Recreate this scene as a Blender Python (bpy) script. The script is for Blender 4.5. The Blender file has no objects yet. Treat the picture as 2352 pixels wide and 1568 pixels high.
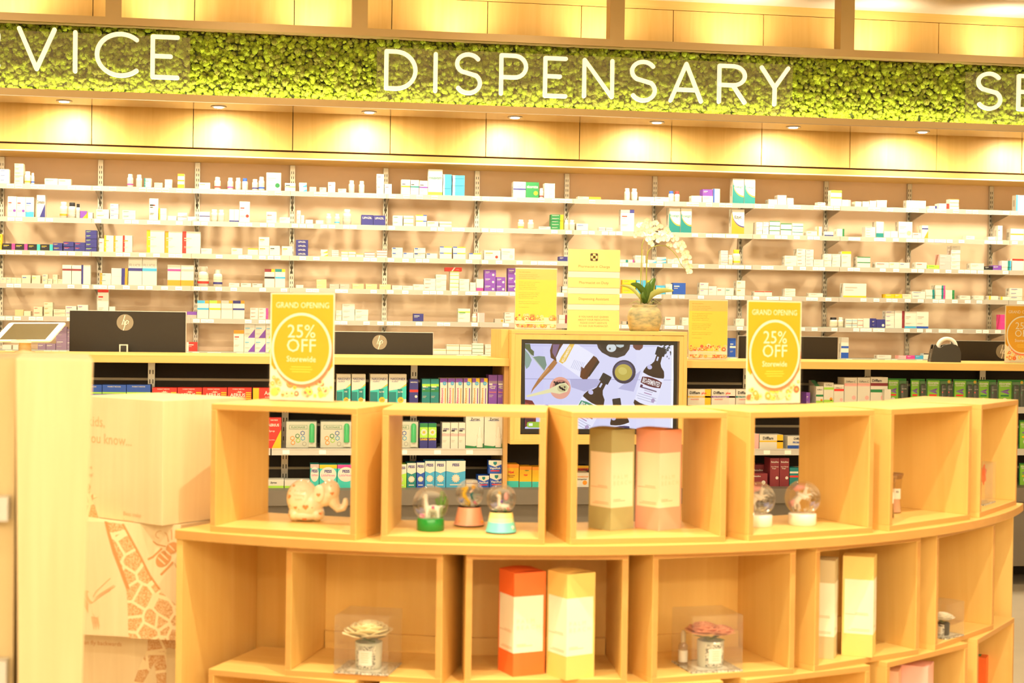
import bpy, math, random
import numpy as np
from mathutils import Vector, Matrix, noise
SC = bpy.context.scene
COL = SC.collection
# ---------------------------------------------------------------- camera
FPX = 3500.0
YAW = math.atan(FPX / 21800.0)          # camera turned towards the right end of the dispensary wall
ROLL = 0.0140
PITCH = math.atan((784 - 740) / -FPX) * -1  # looking slightly down
EYE = 1.28
cam_d = bpy.data.cameras.new('camera')
cam_d.sensor_width = 36.0
cam_d.lens = FPX / 2352 * 36.0
cam_d.clip_start = 0.05
cam_d.clip_end = 60
cam_d.dof.use_dof = True
cam_d.dof.focus_distance = 8.2
cam_d.dof.aperture_fstop = 5.2
cam = bpy.data.objects.new('camera', cam_d)
COL.objects.link(cam)
RM = Matrix.Rotation(-YAW, 3, 'Z') @ Matrix.Rotation(math.pi / 2 - PITCH, 3, 'X') @ Matrix.Rotation(ROLL, 3, 'Z')
cam.matrix_world = Matrix.Translation((0, 0, EYE)) @ RM.to_4x4()
SC.camera = cam
# ---------------------------------------------------------------- view, world
SC.view_settings.view_transform = 'Standard'
SC.view_settings.look = 'None'
SC.view_settings.gamma = 1.0
SC.view_settings.use_curve_mapping = False
SC.view_settings.exposure = 0.0
SC.cycles.use_denoising = True
SC.cycles.max_bounces = 8
SC.cycles.diffuse_bounces = 5
SC.cycles.glossy_bounces = 3
SC.cycles.transmission_bounces = 6
SC.cycles.transparent_max_bounces = 12
SC.cycles.sample_clamp_indirect = 6.0
SC.cycles.caustics_reflective = False
SC.cycles.caustics_refractive = False
world = bpy.data.worlds.new('world')
world.use_nodes = True
world.node_tree.nodes['Background'].inputs[0].default_value = (1.0, 0.86, 0.62, 1)
world.node_tree.nodes['Background'].inputs[1].default_value = 0.35
SC.world = world

def ray(u, v):
    d = Vector(((u - 1176) / FPX, (784 - v) / FPX, -1.0))
    return RM @ d
CAM = Vector((0, 0, EYE))
def atY(u, v, Y):
    """point where the line of sight through (u, v) meets the plane y = Y"""
    d = ray(u, v)
    return CAM + d * (Y / d.y)
def atZ(u, v, Z):
    d = ray(u, v)
    return CAM + d * ((Z - EYE) / d.z)
def atP(u, v, p, n):
    d = ray(u, v); p = Vector(p); n = Vector(n)
    return CAM + d * ((p - CAM).dot(n) / d.dot(n))
def proj(P):
    q = RM.transposed() @ (Vector(P) - CAM)
    return (1176 + FPX * q.x / -q.z, 784 - FPX * q.y / -q.z)

# ---------------------------------------------------------------- lights of the shop, with added fill
WARM = (1.0, 0.86, 0.60)
def area_light(name, loc, sx, sy, power, rot=(0, 0, 0), color=WARM, spread=math.pi):
    l = bpy.data.lights.new(name, 'AREA'); l.shape = 'RECTANGLE'; l.size = sx; l.size_y = sy
    l.energy = power; l.color = color; l.spread = spread
    o = bpy.data.objects.new(name, l); o.location = loc; o.rotation_euler = rot
    COL.objects.link(o); return o
def spot_light(name, loc, target, power, cone=70, blend=0.6, radius=0.04, color=WARM):
    l = bpy.data.lights.new(name, 'SPOT'); l.energy = power; l.spot_size = math.radians(cone); l.spot_blend = blend
    l.shadow_soft_size = radius; l.color = color
    o = bpy.data.objects.new(name, l); o.location = loc
    d = Vector(target) - Vector(loc); o.rotation_euler = d.to_track_quat('-Z', 'Y').to_euler()
    COL.objects.link(o); return o
CEIL_Z = 3.36
# unseen fill lamps, added near the ceiling over shop floor and dispensary aisle
for lx in (-2.6, -0.6, 1.4, 3.4):
    for ly, lp in ((-3.0, 135), (-1.2, 28), (1.2, 10), (3.2, 9)):
        area_light('shop_fill_light', (lx, ly, CEIL_Z - 0.03), 0.6, 0.6, lp)
for lx in (-1.9, -0.1, 1.7, 3.5, 5.3):
    area_light('aisle_fill_light', (lx, 7.35, CEIL_Z - 0.03), 0.3, 0.3, 40)  # added fill for the shelf wall
# gimbal spots on the shop ceiling that light the display gondola
spot_light('ceiling_spot', (-0.5, 3.0, CEIL_Z - 0.05), (0.15, 4.15, 0.9), 210, 58, 0.5, 0.03)
spot_light('ceiling_spot', (0.7, 2.6, CEIL_Z - 0.05), (0.75, 3.9, 0.9), 210, 58, 0.5, 0.03)
spot_light('ceiling_spot', (2.2, 2.9, CEIL_Z - 0.05), (1.75, 4.1, 0.9), 230, 58, 0.5, 0.03)
spot_light('ceiling_spot', (-0.9, 1.4, CEIL_Z - 0.05), (-0.4, 4.2, 0.8), 90, 45, 0.4, 0.03)
spot_light('ceiling_spot', (0.4, 5.1, CEIL_Z - 0.05), (0.4, 7.2, 1.0), 170, 75, 0.6, 0.035)
spot_light('ceiling_spot', (-1.0, 5.0, CEIL_Z - 0.05), (-1.0, 7.2, 1.0), 170, 75, 0.6, 0.035)
spot_light('ceiling_spot', (1.9, 5.3, CEIL_Z - 0.05), (2.0, 7.3, 1.0), 170, 75, 0.6, 0.035)

# ---------------------------------------------------------------- materials
def srgb(r, g, b):
    f = lambda c: ((c / 255.0 + 0.055) / 1.055) ** 2.4 if c / 255.0 > 0.04045 else c / 255.0 / 12.92
    return (f(r), f(g), f(b), 1.0)
_M = {}
def mat(name, col, rough=0.5, metal=0.0, spec=0.5, emit=None, estr=0.0, bump=0.0, coat=0.0):
    if name in _M: return _M[name]
    m = bpy.data.materials.new(name); m.use_nodes = True
    nt = m.node_tree; b = nt.nodes['Principled BSDF']
    b.inputs['Base Color'].default_value = col if len(col) == 4 else (*col, 1)
    b.inputs['Roughness'].default_value = rough
    b.inputs['Metallic'].default_value = metal
    b.inputs['Specular IOR Level'].default_value = spec
    if coat: b.inputs['Coat Weight'].default_value = coat
    if emit:
        b.inputs['Emission Color'].default_value = (*emit[:3], 1); b.inputs['Emission Strength'].default_value = estr
    # a faint procedural tone variation keeps every surface from being dead flat
    tc = nt.nodes.new('ShaderNodeTexCoord'); nz = nt.nodes.new('ShaderNodeTexNoise'); nz.inputs['Scale'].default_value = 9
    nt.links.new(tc.outputs['Object'], nz.inputs['Vector'])
    hs = nt.nodes.new('ShaderNodeMixRGB'); hs.blend_type = 'MULTIPLY'; hs.inputs['Fac'].default_value = 1
    hs.inputs['Color1'].default_value = b.inputs['Base Color'].default_value
    mr = nt.nodes.new('ShaderNodeMapRange'); mr.inputs['To Min'].default_value = 0.95; mr.inputs['To Max'].default_value = 1.04
    nt.links.new(nz.outputs['Fac'], mr.inputs['Value']); nt.links.new(mr.outputs['Result'], hs.inputs['Color2'])
    nt.links.new(hs.outputs['Color'], b.inputs['Base Color'])
    if bump:
        bp = nt.nodes.new('ShaderNodeBump'); bp.inputs['Strength'].default_value = bump; bp.inputs['Distance'].default_value = 0.004
        n2 = nt.nodes.new('ShaderNodeTexNoise'); n2.inputs['Scale'].default_value = 60
        nt.links.new(tc.outputs['Object'], n2.inputs['Vector']); nt.links.new(n2.outputs['Fac'], bp.inputs['Height'])
        nt.links.new(bp.outputs['Normal'], b.inputs['Normal'])
    _M[name] = m
    return m
def wood_mat(name, c1, c2, axis='Z', rough=0.42, scale=1.0):
    if name in _M: return _M[name]
    m = bpy.data.materials.new(name); m.use_nodes = True
    nt = m.node_tree; L = nt.links; b = nt.nodes['Principled BSDF']
    tc = nt.nodes.new('ShaderNodeTexCoord')
    geo = nt.nodes.new('ShaderNodeNewGeometry')
    mp = nt.nodes.new('ShaderNodeMapping')
    s = {'Z': (14, 14, 0.9), 'X': (0.9, 14, 14), 'Y': (14, 0.9, 14)}[axis]
    mp.inputs['Scale'].default_value = [k * scale for k in s]
    L.new(tc.outputs['Object'], mp.inputs['Vector'])
    n1 = nt.nodes.new('ShaderNodeTexNoise'); n1.inputs['Scale'].default_value = 1.6; n1.inputs['Detail'].default_value = 5; n1.inputs['Distortion'].default_value = 1.2
    L.new(mp.outputs['Vector'], n1.inputs['Vector'])
    mp2 = nt.nodes.new('ShaderNodeMapping'); mp2.inputs['Scale'].default_value = [k * 0.22 * scale for k in s]
    L.new(tc.outputs['Object'], mp2.inputs['Vector'])
    n2 = nt.nodes.new('ShaderNodeTexNoise'); n2.inputs['Scale'].default_value = 1.2; n2.inputs['Detail'].default_value = 2; n2.inputs['Distortion'].default_value = 2.4
    L.new(mp2.outputs['Vector'], n2.inputs['Vector'])
    ad = nt.nodes.new('ShaderNodeMath'); ad.operation = 'ADD'
    L.new(n1.outputs['Fac'], ad.inputs[0]); L.new(n2.outputs['Fac'], ad.inputs[1])
    mr = nt.nodes.new('ShaderNodeMapRange'); mr.inputs['From Min'].default_value = 0.7; mr.inputs['From Max'].default_value = 1.3
    L.new(ad.outputs[0], mr.inputs['Value'])
    mx = nt.nodes.new('ShaderNodeMixRGB'); mx.inputs['Color1'].default_value = (*c1, 1); mx.inputs['Color2'].default_value = (*c2, 1)
    L.new(mr.outputs['Result'], mx.inputs['Fac']); L.new(mx.outputs['Color'], b.inputs['Base Color'])
    b.inputs['Roughness'].default_value = rough; b.inputs['Specular IOR Level'].default_value = 0.4
    _M[name] = m
    return m
def glass_mat(name, tint=(0.97, 0.99, 0.97), gloss=0.5, rough=0.02, ior=1.45, film=0.0, filmcol=(1, 1, 1)):
    """thin clear sheet: straight-through transparency, fresnel reflection, optional faint haze on the sheet"""
    if name in _M: return _M[name]
    m = bpy.data.materials.new(name); m.use_nodes = True
    nt = m.node_tree; L = nt.links; nt.nodes.remove(nt.nodes['Principled BSDF'])
    out = nt.nodes['Material Output']
    tr = nt.nodes.new('ShaderNodeBsdfTransparent'); tr.inputs[0].default_value = (*tint, 1)
    gl = nt.nodes.new('ShaderNodeBsdfGlossy'); gl.inputs['Roughness'].default_value = rough
    fr = nt.nodes.new('ShaderNodeFresnel'); ge = nt.nodes.new('ShaderNodeNewGeometry'); mr = nt.nodes.new('ShaderNodeMapRange')
    mr.inputs['To Min'].default_value = ior; mr.inputs['To Max'].default_value = 1.0 / ior      # same thin sheet from either side
    L.new(ge.outputs['Backfacing'], mr.inputs['Value']); L.new(mr.outputs['Result'], fr.inputs['IOR'])
    ml = nt.nodes.new('ShaderNodeMath'); ml.operation = 'MULTIPLY'; ml.inputs[1].default_value = gloss
    L.new(fr.outputs[0], ml.inputs[0])
    mx = nt.nodes.new('ShaderNodeMixShader'); L.new(ml.outputs[0], mx.inputs[0]); L.new(tr.outputs[0], mx.inputs[1]); L.new(gl.outputs[0], mx.inputs[2])
    last = mx
    if film > 0:
        df = nt.nodes.new('ShaderNodeBsdfDiffuse'); df.inputs[0].default_value = (*filmcol, 1)
        m2 = nt.nodes.new('ShaderNodeMixShader'); m2.inputs[0].default_value = film
        L.new(mx.outputs[0], m2.inputs[1]); L.new(df.outputs[0], m2.inputs[2]); last = m2
    L.new(last.outputs[0], out.inputs['Surface'])
    _M[name] = m
    return m
MAPLE = wood_mat('maple_vertical', (0.82, 0.55, 0.185), (0.74, 0.46, 0.13))
MAPLE_X = wood_mat('maple_horizontal', (0.82, 0.55, 0.185), (0.74, 0.46, 0.13), 'X')
MAPLE_EDGE = wood_mat('maple_edge_band', (0.62, 0.315, 0.092), (0.56, 0.28, 0.075), 'X')
MAPLE_PALE = wood_mat('maple_pale_laminate', (0.80, 0.63, 0.38), (0.74, 0.56, 0.32), 'Z', 0.5, 1.6)
DARKWOOD = wood_mat('plywood_inside', (0.60, 0.36, 0.13), (0.50, 0.28, 0.09))
STEEL = mat('brushed_steel', (0.62, 0.60, 0.55), 0.3, 0.9)
STEEL_W = mat('zinc_steel', (0.75, 0.72, 0.66), 0.35, 0.7)
BLACK = mat('black_plastic', (0.012, 0.010, 0.008), 0.35)
SLOT = mat('dark_slot', (0.02, 0.018, 0.015), 0.8)
WHITE = mat('white_card', (0.88, 0.86, 0.80), 0.55)
BRONZE = mat('champagne_metal', (0.36, 0.235, 0.09), 0.42, 0.3)
# print colours, one letter each, used by the cartons
PAL = {'w': ('white', (0.68, 0.65, 0.56)), 'k': ('black', (0.010, 0.008, 0.012)), 'n': ('navy', (0.03, 0.03, 0.20)), 'b': ('blue', (0.015, 0.08, 0.42)),
       'c': ('light blue', (0.05, 0.36, 0.62)), 't': ('teal', (0.008, 0.20, 0.20)), 'g': ('green', (0.015, 0.20, 0.06)), 'l': ('lime green', (0.36, 0.66, 0.06)),
       'y': ('yellow', (0.80, 0.48, 0.012)), 'o': ('orange', (0.95, 0.30, 0.02)), 'r': ('red', (0.75, 0.03, 0.02)), 'p': ('pink', (0.90, 0.42, 0.40)),
       'm': ('magenta', (0.80, 0.05, 0.28)), 'v': ('purple', (0.19, 0.06, 0.40)), 'e': ('grey', (0.40, 0.38, 0.38)), 'd': ('maroon', (0.22, 0.02, 0.03)),
       's': ('tan', (0.72, 0.50, 0.25)), 'f': ('cream', (0.66, 0.58, 0.42)), 'q': ('mauve', (0.26, 0.17, 0.26)), 'h': ('pale grey', (0.45, 0.41, 0.35)),
       'a': ('aqua', (0.04, 0.52, 0.46)), 'i': ('pale pink', (0.93, 0.70, 0.62))}
def pm(ch):
    return mat('print_' + PAL[ch][0].replace(' ', '_'), PAL[ch][1], 0.5)

# ---------------------------------------------------------------- mesh builder
_TXT = {}
def text_geo(s, bold=0.0, res=2, spacing=1.0):
    key = (s, bold, res, spacing)
    if key in _TXT: return _TXT[key]
    cu = bpy.data.curves.new('t', 'FONT'); cu.body = s; cu.size = 1.0; cu.offset = bold; cu.resolution_u = res; cu.space_character = spacing
    ob = bpy.data.objects.new('t', cu); COL.objects.link(ob)
    dg = bpy.context.evaluated_depsgraph_get()
    me = ob.evaluated_get(dg).to_mesh()
    vs = [(v.co.x, v.co.y) for v in me.vertices]; fs = [tuple(p.vertices) for p in me.polygons]
    ob.evaluated_get(dg).to_mesh_clear()
    bpy.data.objects.remove(ob); bpy.data.curves.remove(cu)
    if vs:
        x0 = min(v[0] for v in vs); x1 = max(v[0] for v in vs); y0 = min(v[1] for v in vs); y1 = max(v[1] for v in vs)
    else: x0 = x1 = y0 = y1 = 0
    _TXT[key] = (vs, fs, x0, x1, y0, y1)
    return _TXT[key]
class MB:
    def __init__(s): s.v = []; s.f = []; s.mi = []; s.mats = []; s.sm = []
    def m(s, material):
        if material not in s.mats: s.mats.append(material)
        return s.mats.index(material)
    def add(s, vs, fs, material, smooth=False):
        o = len(s.v); s.v.extend([tuple(p) for p in vs]); k = s.m(material)
        for f in fs: s.f.append(tuple(i + o for i in f)); s.mi.append(k); s.sm.append(smooth)
        return s
    def box(s, a, b, material):
        x0, y0, z0 = a; x1, y1, z1 = b
        vs = [(x0, y0, z0), (x1, y0, z0), (x1, y1, z0), (x0, y1, z0), (x0, y0, z1), (x1, y0, z1), (x1, y1, z1), (x0, y1, z1)]
        return s.add(vs, [(3, 2, 1, 0), (4, 5, 6, 7), (0, 1, 5, 4), (1, 2, 6, 5), (2, 3, 7, 6), (3, 0, 4, 7)], material)
    def poly(s, pts, material): return s.add(pts, [tuple(range(len(pts)))], material)
    def prism(s, pts, vec, material, smooth=False):
        n = len(pts); vec = Vector(vec); P = [Vector(p) for p in pts]
        vs = P + [p + vec for p in P]
        s.add(vs, [tuple(range(n))[::-1], tuple(range(n, 2 * n))], material)
        return s.add(vs, [(i, (i + 1) % n, n + (i + 1) % n, n + i) for i in range(n)], material, smooth)
    def tube(s, pts, r, material, n=8, caps=True, flat=None):
        """round bar through pts; r one radius or a list"""
        P = [Vector(p) for p in pts]; rr = r if isinstance(r, (list, tuple)) else [r] * len(P)
        vs = []; ref = Vector((0, 0, 1))
        t0 = (P[1] - P[0]).normalized()
        a = t0.cross(ref)
        if a.length < 1e-3: a = t0.cross(Vector((0, 1, 0)))
        a.normalize()
        for i, p in enumerate(P):
            t = (P[min(i + 1, len(P) - 1)] - P[max(i - 1, 0)]).normalized()
            a = (a - t * a.dot(t)).normalized(); b = t.cross(a)
            for k in range(n):
                an = 2 * math.pi * k / n
                vs.append(p + a * (math.cos(an) * rr[i]) + b * (math.sin(an) * rr[i]))
        fs = [(i * n + k, i * n + (k + 1) % n, (i + 1) * n + (k + 1) % n, (i + 1) * n + k) for i in range(len(P) - 1) for k in range(n)]
        if caps: fs += [tuple(range(n))[::-1], tuple(range((len(P) - 1) * n, len(P) * n))]
        return s.add(vs, fs, material, True)
    def lathe(s, prof, c, material, n=24, sx=1.0, sy=1.0):
        """prof: (radius, z) list, bottom to top, around a vertical axis at c"""
        vs = []
        for r, z in prof:
            for k in range(n):
                an = 2 * math.pi * k / n
                vs.append((c[0] + math.cos(an) * r * sx, c[1] + math.sin(an) * r * sy, c[2] + z))
        m = len(prof)
        fs = [(i * n + k, i * n + (k + 1) % n, (i + 1) * n + (k + 1) % n, (i + 1) * n + k) for i in range(m - 1) for k in range(n)]
        if prof[0][0] > 1e-5: s.add([vs[k] for k in range(n)], [tuple(range(n))[::-1]], material)
        if prof[-1][0] > 1e-5: s.add(vs[-n:], [tuple(range(n))], material)
        return s.add(vs, fs, material, True)
    def ball(s, c, r, material, sub=2, sc=(1, 1, 1), rot=None):
        vs, fs = ico(sub)
        out = []
        for v in vs:
            p = Vector((v[0] * r * sc[0], v[1] * r * sc[1], v[2] * r * sc[2]))
            if rot is not None: p = rot @ p
            out.append(p + Vector(c))
        return s.add(out, fs, material, True)
    def text(s, st, o, ux, uy, material, w=None, h=None, bold=0.0, center=True, res=2, maxw=None, spacing=1.0):
        """flat lettering; o = middle (or left end) of the baseline, ux / uy unit directions, h = height of the letters or w = whole width"""
        vs, fs, x0, x1, y0, y1 = text_geo(st, bold, res, spacing)
        if not vs: return s
        sx = sy = None
        if h: sy = h / 0.72; sx = sy
        if w:
            sx = w / (x1 - x0)
            if not h: sy = sx
        if maxw and (x1 - x0) * sx > maxw: sx = maxw / (x1 - x0)
        o = Vector(o); ux = Vector(ux); uy = Vector(uy)
        cx = (x0 + x1) / 2 if center else x0
        return s.add([o + ux * ((x - cx) * sx) + uy * (y * sy) for x, y in vs], fs, material)
    def build(s, name, parent=None, loc=(0, 0, 0), rot=(0, 0, 0), bevel=0.0, subsurf=0):
        me = bpy.data.meshes.new(name); me.from_pydata(s.v, [], s.f)
        for m in s.mats: me.materials.append(m)
        me.polygons.foreach_set('material_index', s.mi); me.polygons.foreach_set('use_smooth', s.sm)
        me.update()
        ob = bpy.data.objects.new(name, me); COL.objects.link(ob)
        ob.location = loc; ob.rotation_euler = rot
        if parent is not None: ob.parent = parent
        if bevel:
            b = ob.modifiers.new('bevel', 'BEVEL'); b.width = bevel; b.segments = 2; b.limit_method = 'ANGLE'; b.angle_limit = math.radians(50)
        if subsurf:
            q = ob.modifiers.new('sub', 'SUBSURF'); q.levels = subsurf; q.render_levels = subsurf
        return ob
_ICO = {}
def ico(sub):
    if sub in _ICO: return _ICO[sub]
    import bmesh
    bm = bmesh.new(); bmesh.ops.create_icosphere(bm, subdivisions=sub, radius=1.0)
    bm.verts.ensure_lookup_table()
    r = ([tuple(v.co) for v in bm.verts], [tuple(v.index for v in f.verts) for f in bm.faces]); bm.free()
    _ICO[sub] = r
    return r
def empty(name, loc, rz=0.0, parent=None):
    o = bpy.data.objects.new(name, None); COL.objects.link(o); o.location = loc; o.rotation_euler = (0, 0, rz)
    o.empty_display_size = 0.05
    if parent is not None: o.parent = parent
    return o
def tag(o, label=None, cat=None, group=None, kind=None):
    if label: o['label'] = label
    if cat: o['category'] = cat
    if group: o['group'] = group
    if kind: o['kind'] = kind
    return o
def copy_tree(o, parent=None):
    c = o.copy(); COL.objects.link(c)
    if parent is not None: c.parent = parent
    for ch in list(o.children): copy_tree(ch, c)
    return c
X1 = Vector((1, 0, 0)); Z1 = Vector((0, 0, 1))
ORD = ['first', 'second', 'third', 'fourth', 'fifth', 'sixth', 'seventh', 'eighth', 'ninth', 'tenth', 'eleventh', 'twelfth', 'thirteenth', 'fourteenth', 'fifteenth', 'sixteenth']
# ================================================================ the room
def struct(name, mb, **k):
    o = mb.build(name, **k); o['kind'] = 'structure'; return o
FLOOR_M = mat('floor_tile', (0.55, 0.47, 0.36), 0.25)
PLASTER = mat('warm_plaster', (0.80, 0.74, 0.62), 0.8)
LAMINATE = mat('rose_beige_laminate', (0.84, 0.62, 0.45), 0.42)
CHARCOAL = mat('charcoal_backing', (0.030, 0.020, 0.013), 0.7)
YB, YP, YS, YSH = 9.90, 9.55, 9.08, 9.58     # laminate wall, bulkhead panels, hanging sign front, front edge of the glass shelves
struct('floor', MB().box((-5, -3.5, -0.05), (8.5, 10.1, 0), FLOOR_M))
struct('ceiling', MB().box((-5, -3.5, CEIL_Z), (8.5, 10.1, CEIL_Z + 0.05), PLASTER))
struct('wall_left', MB().box((-5.1, -3.5, 0), (-5, 10.1, CEIL_Z), PLASTER))
struct('wall_right', MB().box((8.5, -3.5, 0), (8.6, 10.1, CEIL_Z), PLASTER))
struct('wall_front', MB().box((-5, -3.6, 0), (8.5, -3.5, CEIL_Z), PLASTER))
struct('wall_back', MB().box((-5, YB, 0), (8.5, YB + 0.1, CEIL_Z), LAMINATE))
# bulkhead over the shelves: ply panels with open joints, deep underside, fascia strip
b = MB(); b.box((-5, YP + 0.02, 2.27), (8.5, YB, CEIL_Z), CHARCOAL)
struct('wall_bulkhead', b)
b = MB()
for k in range(-6, 13):
    x = -1.068 + 0.604 * k
    b.box((x + 0.0025, YP, 2.325), (x + 0.6015, YP + 0.02, 3.30), MAPLE)
struct('trim_1', b)          # the panelling itself
struct('trim_2', MB().box((-5, YP, 3.304), (8.5, YP + 0.02, CEIL_Z), MAPLE_X))
t = MB(); t.box((-5, YP - 0.006, 2.275), (8.5, YP + 0.02, 2.313), MAPLE_EDGE)
t.box((-5, YP - 0.006, 2.268), (8.5, YB, 2.275), MAPLE_X)
t.box((-5, YP - 0.010, 2.270), (8.5, YP - 0.006, 2.2775), STEEL_W)
struct('trim_3', t)

# ================================================================ hanging sign with the moss band
sg = empty('hanging_sign', (1.6, YS, 2.53))
tag(sg, 'long champagne metal sign box filled with green moss, hanging over the dispensary', 'sign')
def loc(o, p):      # make a child drawn in world space sit right under an unrotated parent
    o.parent = p; o.location = -Vector(p.location); return o
x0, x1 = -4.5, 8.0
zb0, zb1, zt0, zt1 = 2.540, 2.580, 2.965, 3.010
fr = MB()
fr.box((x0, YS, zb0), (x1, YS + 0.012, zb1), BRONZE); fr.box((x0, YS, zt0), (x1, YS + 0.012, zt1), BRONZE)
fr.box((x0, YS + 0.012, zt1 - 0.006), (x1, YS + 0.29, zt1), BRONZE); fr.box((x0, YS + 0.012, zt0), (x1, YS + 0.14, zt0 + 0.004), BRONZE)
fr.box((x0, YS + 0.012, zb1 - 0.03), (x1, YS + 0.045, zb1 - 0.026), BRONZE)
fr.box((x0, YS + 0.282, zb0), (x1, YS + 0.29, zt1), BRONZE)
loc(fr.build('sign_frame'), sg)
SOFFIT = mat('polished_soffit', (0.55, 0.47, 0.38), 0.16, 0.75)
loc(MB().box((x0, YS + 0.001, zb0 - 0.004), (x1, YS + 0.289, zb0), SOFFIT).build('soffit_panel'), sg)
for xp in (-0.90, 0.52, 2.08, 3.55, 5.0):
    p = MB(); p.box((xp - 0.045, YS, zt1), (xp + 0.045, YS + 0.012, CEIL_Z), BRONZE)
    p.box((xp - 0.045, YS + 0.012, zt1), (xp - 0.033, YS + 0.11, CEIL_Z), BRONZE)
    loc(p.build('hanger_post'), sg)
# preserved moss: thousands of lumps
def moss():
    rng = np.random.default_rng(7)
    vs, fs = ico(2); V0 = np.array(vs); F0 = np.array(fs)
    zlo, zhi = zb1 - 0.012, zt0 + 0.0
    xa, xb = -1.9, 5.4
    P = []; nx = 330; nz = 19
    for i in range(nx):
        for j in range(nz):
            P.append((xa + (i + rng.uniform(0, 1)) * (xb - xa) / nx, zlo + (j + rng.uniform(0, 1)) * (zhi - zlo) / nz))
    P = np.array(P); n = len(P)
    R = rng.uniform(0.010, 0.0215, n); dep = rng.uniform(0, 0.034, n) * rng.uniform(0.3, 1, n)
    ph = rng.uniform(0, 6.28, (n, 3, 3)); fq = rng.uniform(4, 11, (n, 3))
    allv = []; 
    for k in range(n):
        d = np.ones(len(V0))
        for a in range(3):
            d += 0.16 * np.sin(V0[:, 0] * fq[k, a] + ph[k, a, 0]) * np.sin(V0[:, 1] * fq[k, (a + 1) % 3] + ph[k, a, 1]) * np.sin(V0[:, 2] * fq[k, (a + 2) % 3] + ph[k, a, 2]) * 2
        v = V0 * d[:, None] * R[k] * np.array([1, 0.9, 1])
        v += np.array([P[k, 0], YS + 0.115 - dep[k], P[k, 1]])
        allv.append(v)
    V = np.concatenate(allv); F = (F0[None] + (np.arange(n) * len(V0))[:, None, None]).reshape(-1, 3)
    me = bpy.data.meshes.new('moss'); me.vertices.add(len(V)); me.vertices.foreach_set('co', V.ravel())
    me.loops.add(len(F) * 3); me.loops.foreach_set('vertex_index', F.ravel().astype(np.int32))
    me.polygons.add(len(F)); me.polygons.foreach_set('loop_start', np.arange(0, len(F) * 3, 3, dtype=np.int32))
    me.polygons.foreach_set('loop_total', np.full(len(F), 3, dtype=np.int32)); me.polygons.foreach_set('use_smooth', np.ones(len(F), dtype=bool))
    me.update(calc_edges=True)
    at = me.attributes.new('tone', 'FLOAT', 'POINT'); at.data.foreach_set('value', np.repeat(rng.uniform(0, 1, n), len(V0)).astype(np.float32))
    m = bpy.data.materials.new('preserved_moss'); m.use_nodes = True; nt = m.node_tree; L = nt.links; bs = nt.nodes['Principled BSDF']
    a = nt.nodes.new('ShaderNodeAttribute'); a.attribute_name = 'tone'
    cr = nt.nodes.new('ShaderNodeValToRGB'); e = cr.color_ramp.elements
    e[0].position = 0; e[0].color = (0.085, 0.115, 0.008, 1); e[1].position = 1; e[1].color = (0.50, 0.56, 0.05, 1)
    q = cr.color_ramp.elements.new(0.25); q.color = (0.21, 0.20, 0.035, 1); q = cr.color_ramp.elements.new(0.55); q.color = (0.25, 0.33, 0.015, 1)
    tc = nt.nodes.new('ShaderNodeTexCoord'); nz2 = nt.nodes.new('ShaderNodeTexNoise'); nz2.inputs['Scale'].default_value = 170; nz2.inputs['Detail'].default_value = 4
    L.new(tc.outputs['Object'], nz2.inputs['Vector'])
    n3 = nt.nodes.new('ShaderNodeTexNoise'); n3.inputs['Scale'].default_value = 3.0; L.new(tc.outputs['Object'], n3.inputs['Vector'])
    s1 = nt.nodes.new('ShaderNodeMath'); s1.operation = 'MULTIPLY_ADD'; s1.inputs[1].default_value = 0.5; L.new(a.outputs['Fac'], s1.inputs[0])
    s2 = nt.nodes.new('ShaderNodeMath'); s2.operation = 'MULTIPLY_ADD'; s2.inputs[1].default_value = 0.9; s2.inputs[2].default_value = -0.2; L.new(nz2.outputs['Fac'], s2.inputs[0]); L.new(s2.outputs[0], s1.inputs[2])
    L.new(s1.outputs[0], cr.inputs['Fac'])
    L.new(cr.outputs['Color'], bs.inputs['Base Color']); bs.inputs['Roughness'].default_value = 0.9; bs.inputs['Specular IOR Level'].default_value = 0.15
    bp = nt.nodes.new('ShaderNodeBump'); bp.inputs['Strength'].default_value = 1.0; bp.inputs['Distance'].default_value = 0.012
    L.new(nz2.outputs['Fac'], bp.inputs['Height']); L.new(bp.outputs['Normal'], bs.inputs['Normal'])
    me.materials.append(m)
    o = bpy.data.objects.new('moss', me); COL.objects.link(o)
    return o
mo = loc(moss(), sg); mo['kind'] = 'stuff'
loc(MB().box((x0, YS + 0.115, zb0), (x1, YS + 0.13, zt1 - 0.01), mat('moss_backing', (0.05, 0.06, 0.01), 0.9)).build('moss_backing'), sg)
# LED strip lying behind the lower lip, shining up over the moss
LED = mat('led_strip_glow', (1, 0.9, 0.6), 0.5, emit=(1, 0.93, 0.62), estr=5.0)
led = MB().box((x0, YS + 0.018, zb1 - 0.026), (x1, YS + 0.030, zb1 - 0.018), LED).build('led_strip'); loc(led, sg)
area_light('led_strip_light', (1.75, YS + 0.026, zb1 - 0.012), 7.6, 0.012, 40, (math.pi - math.radians(14), 0, 0), (1.0, 0.93, 0.6))

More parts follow.
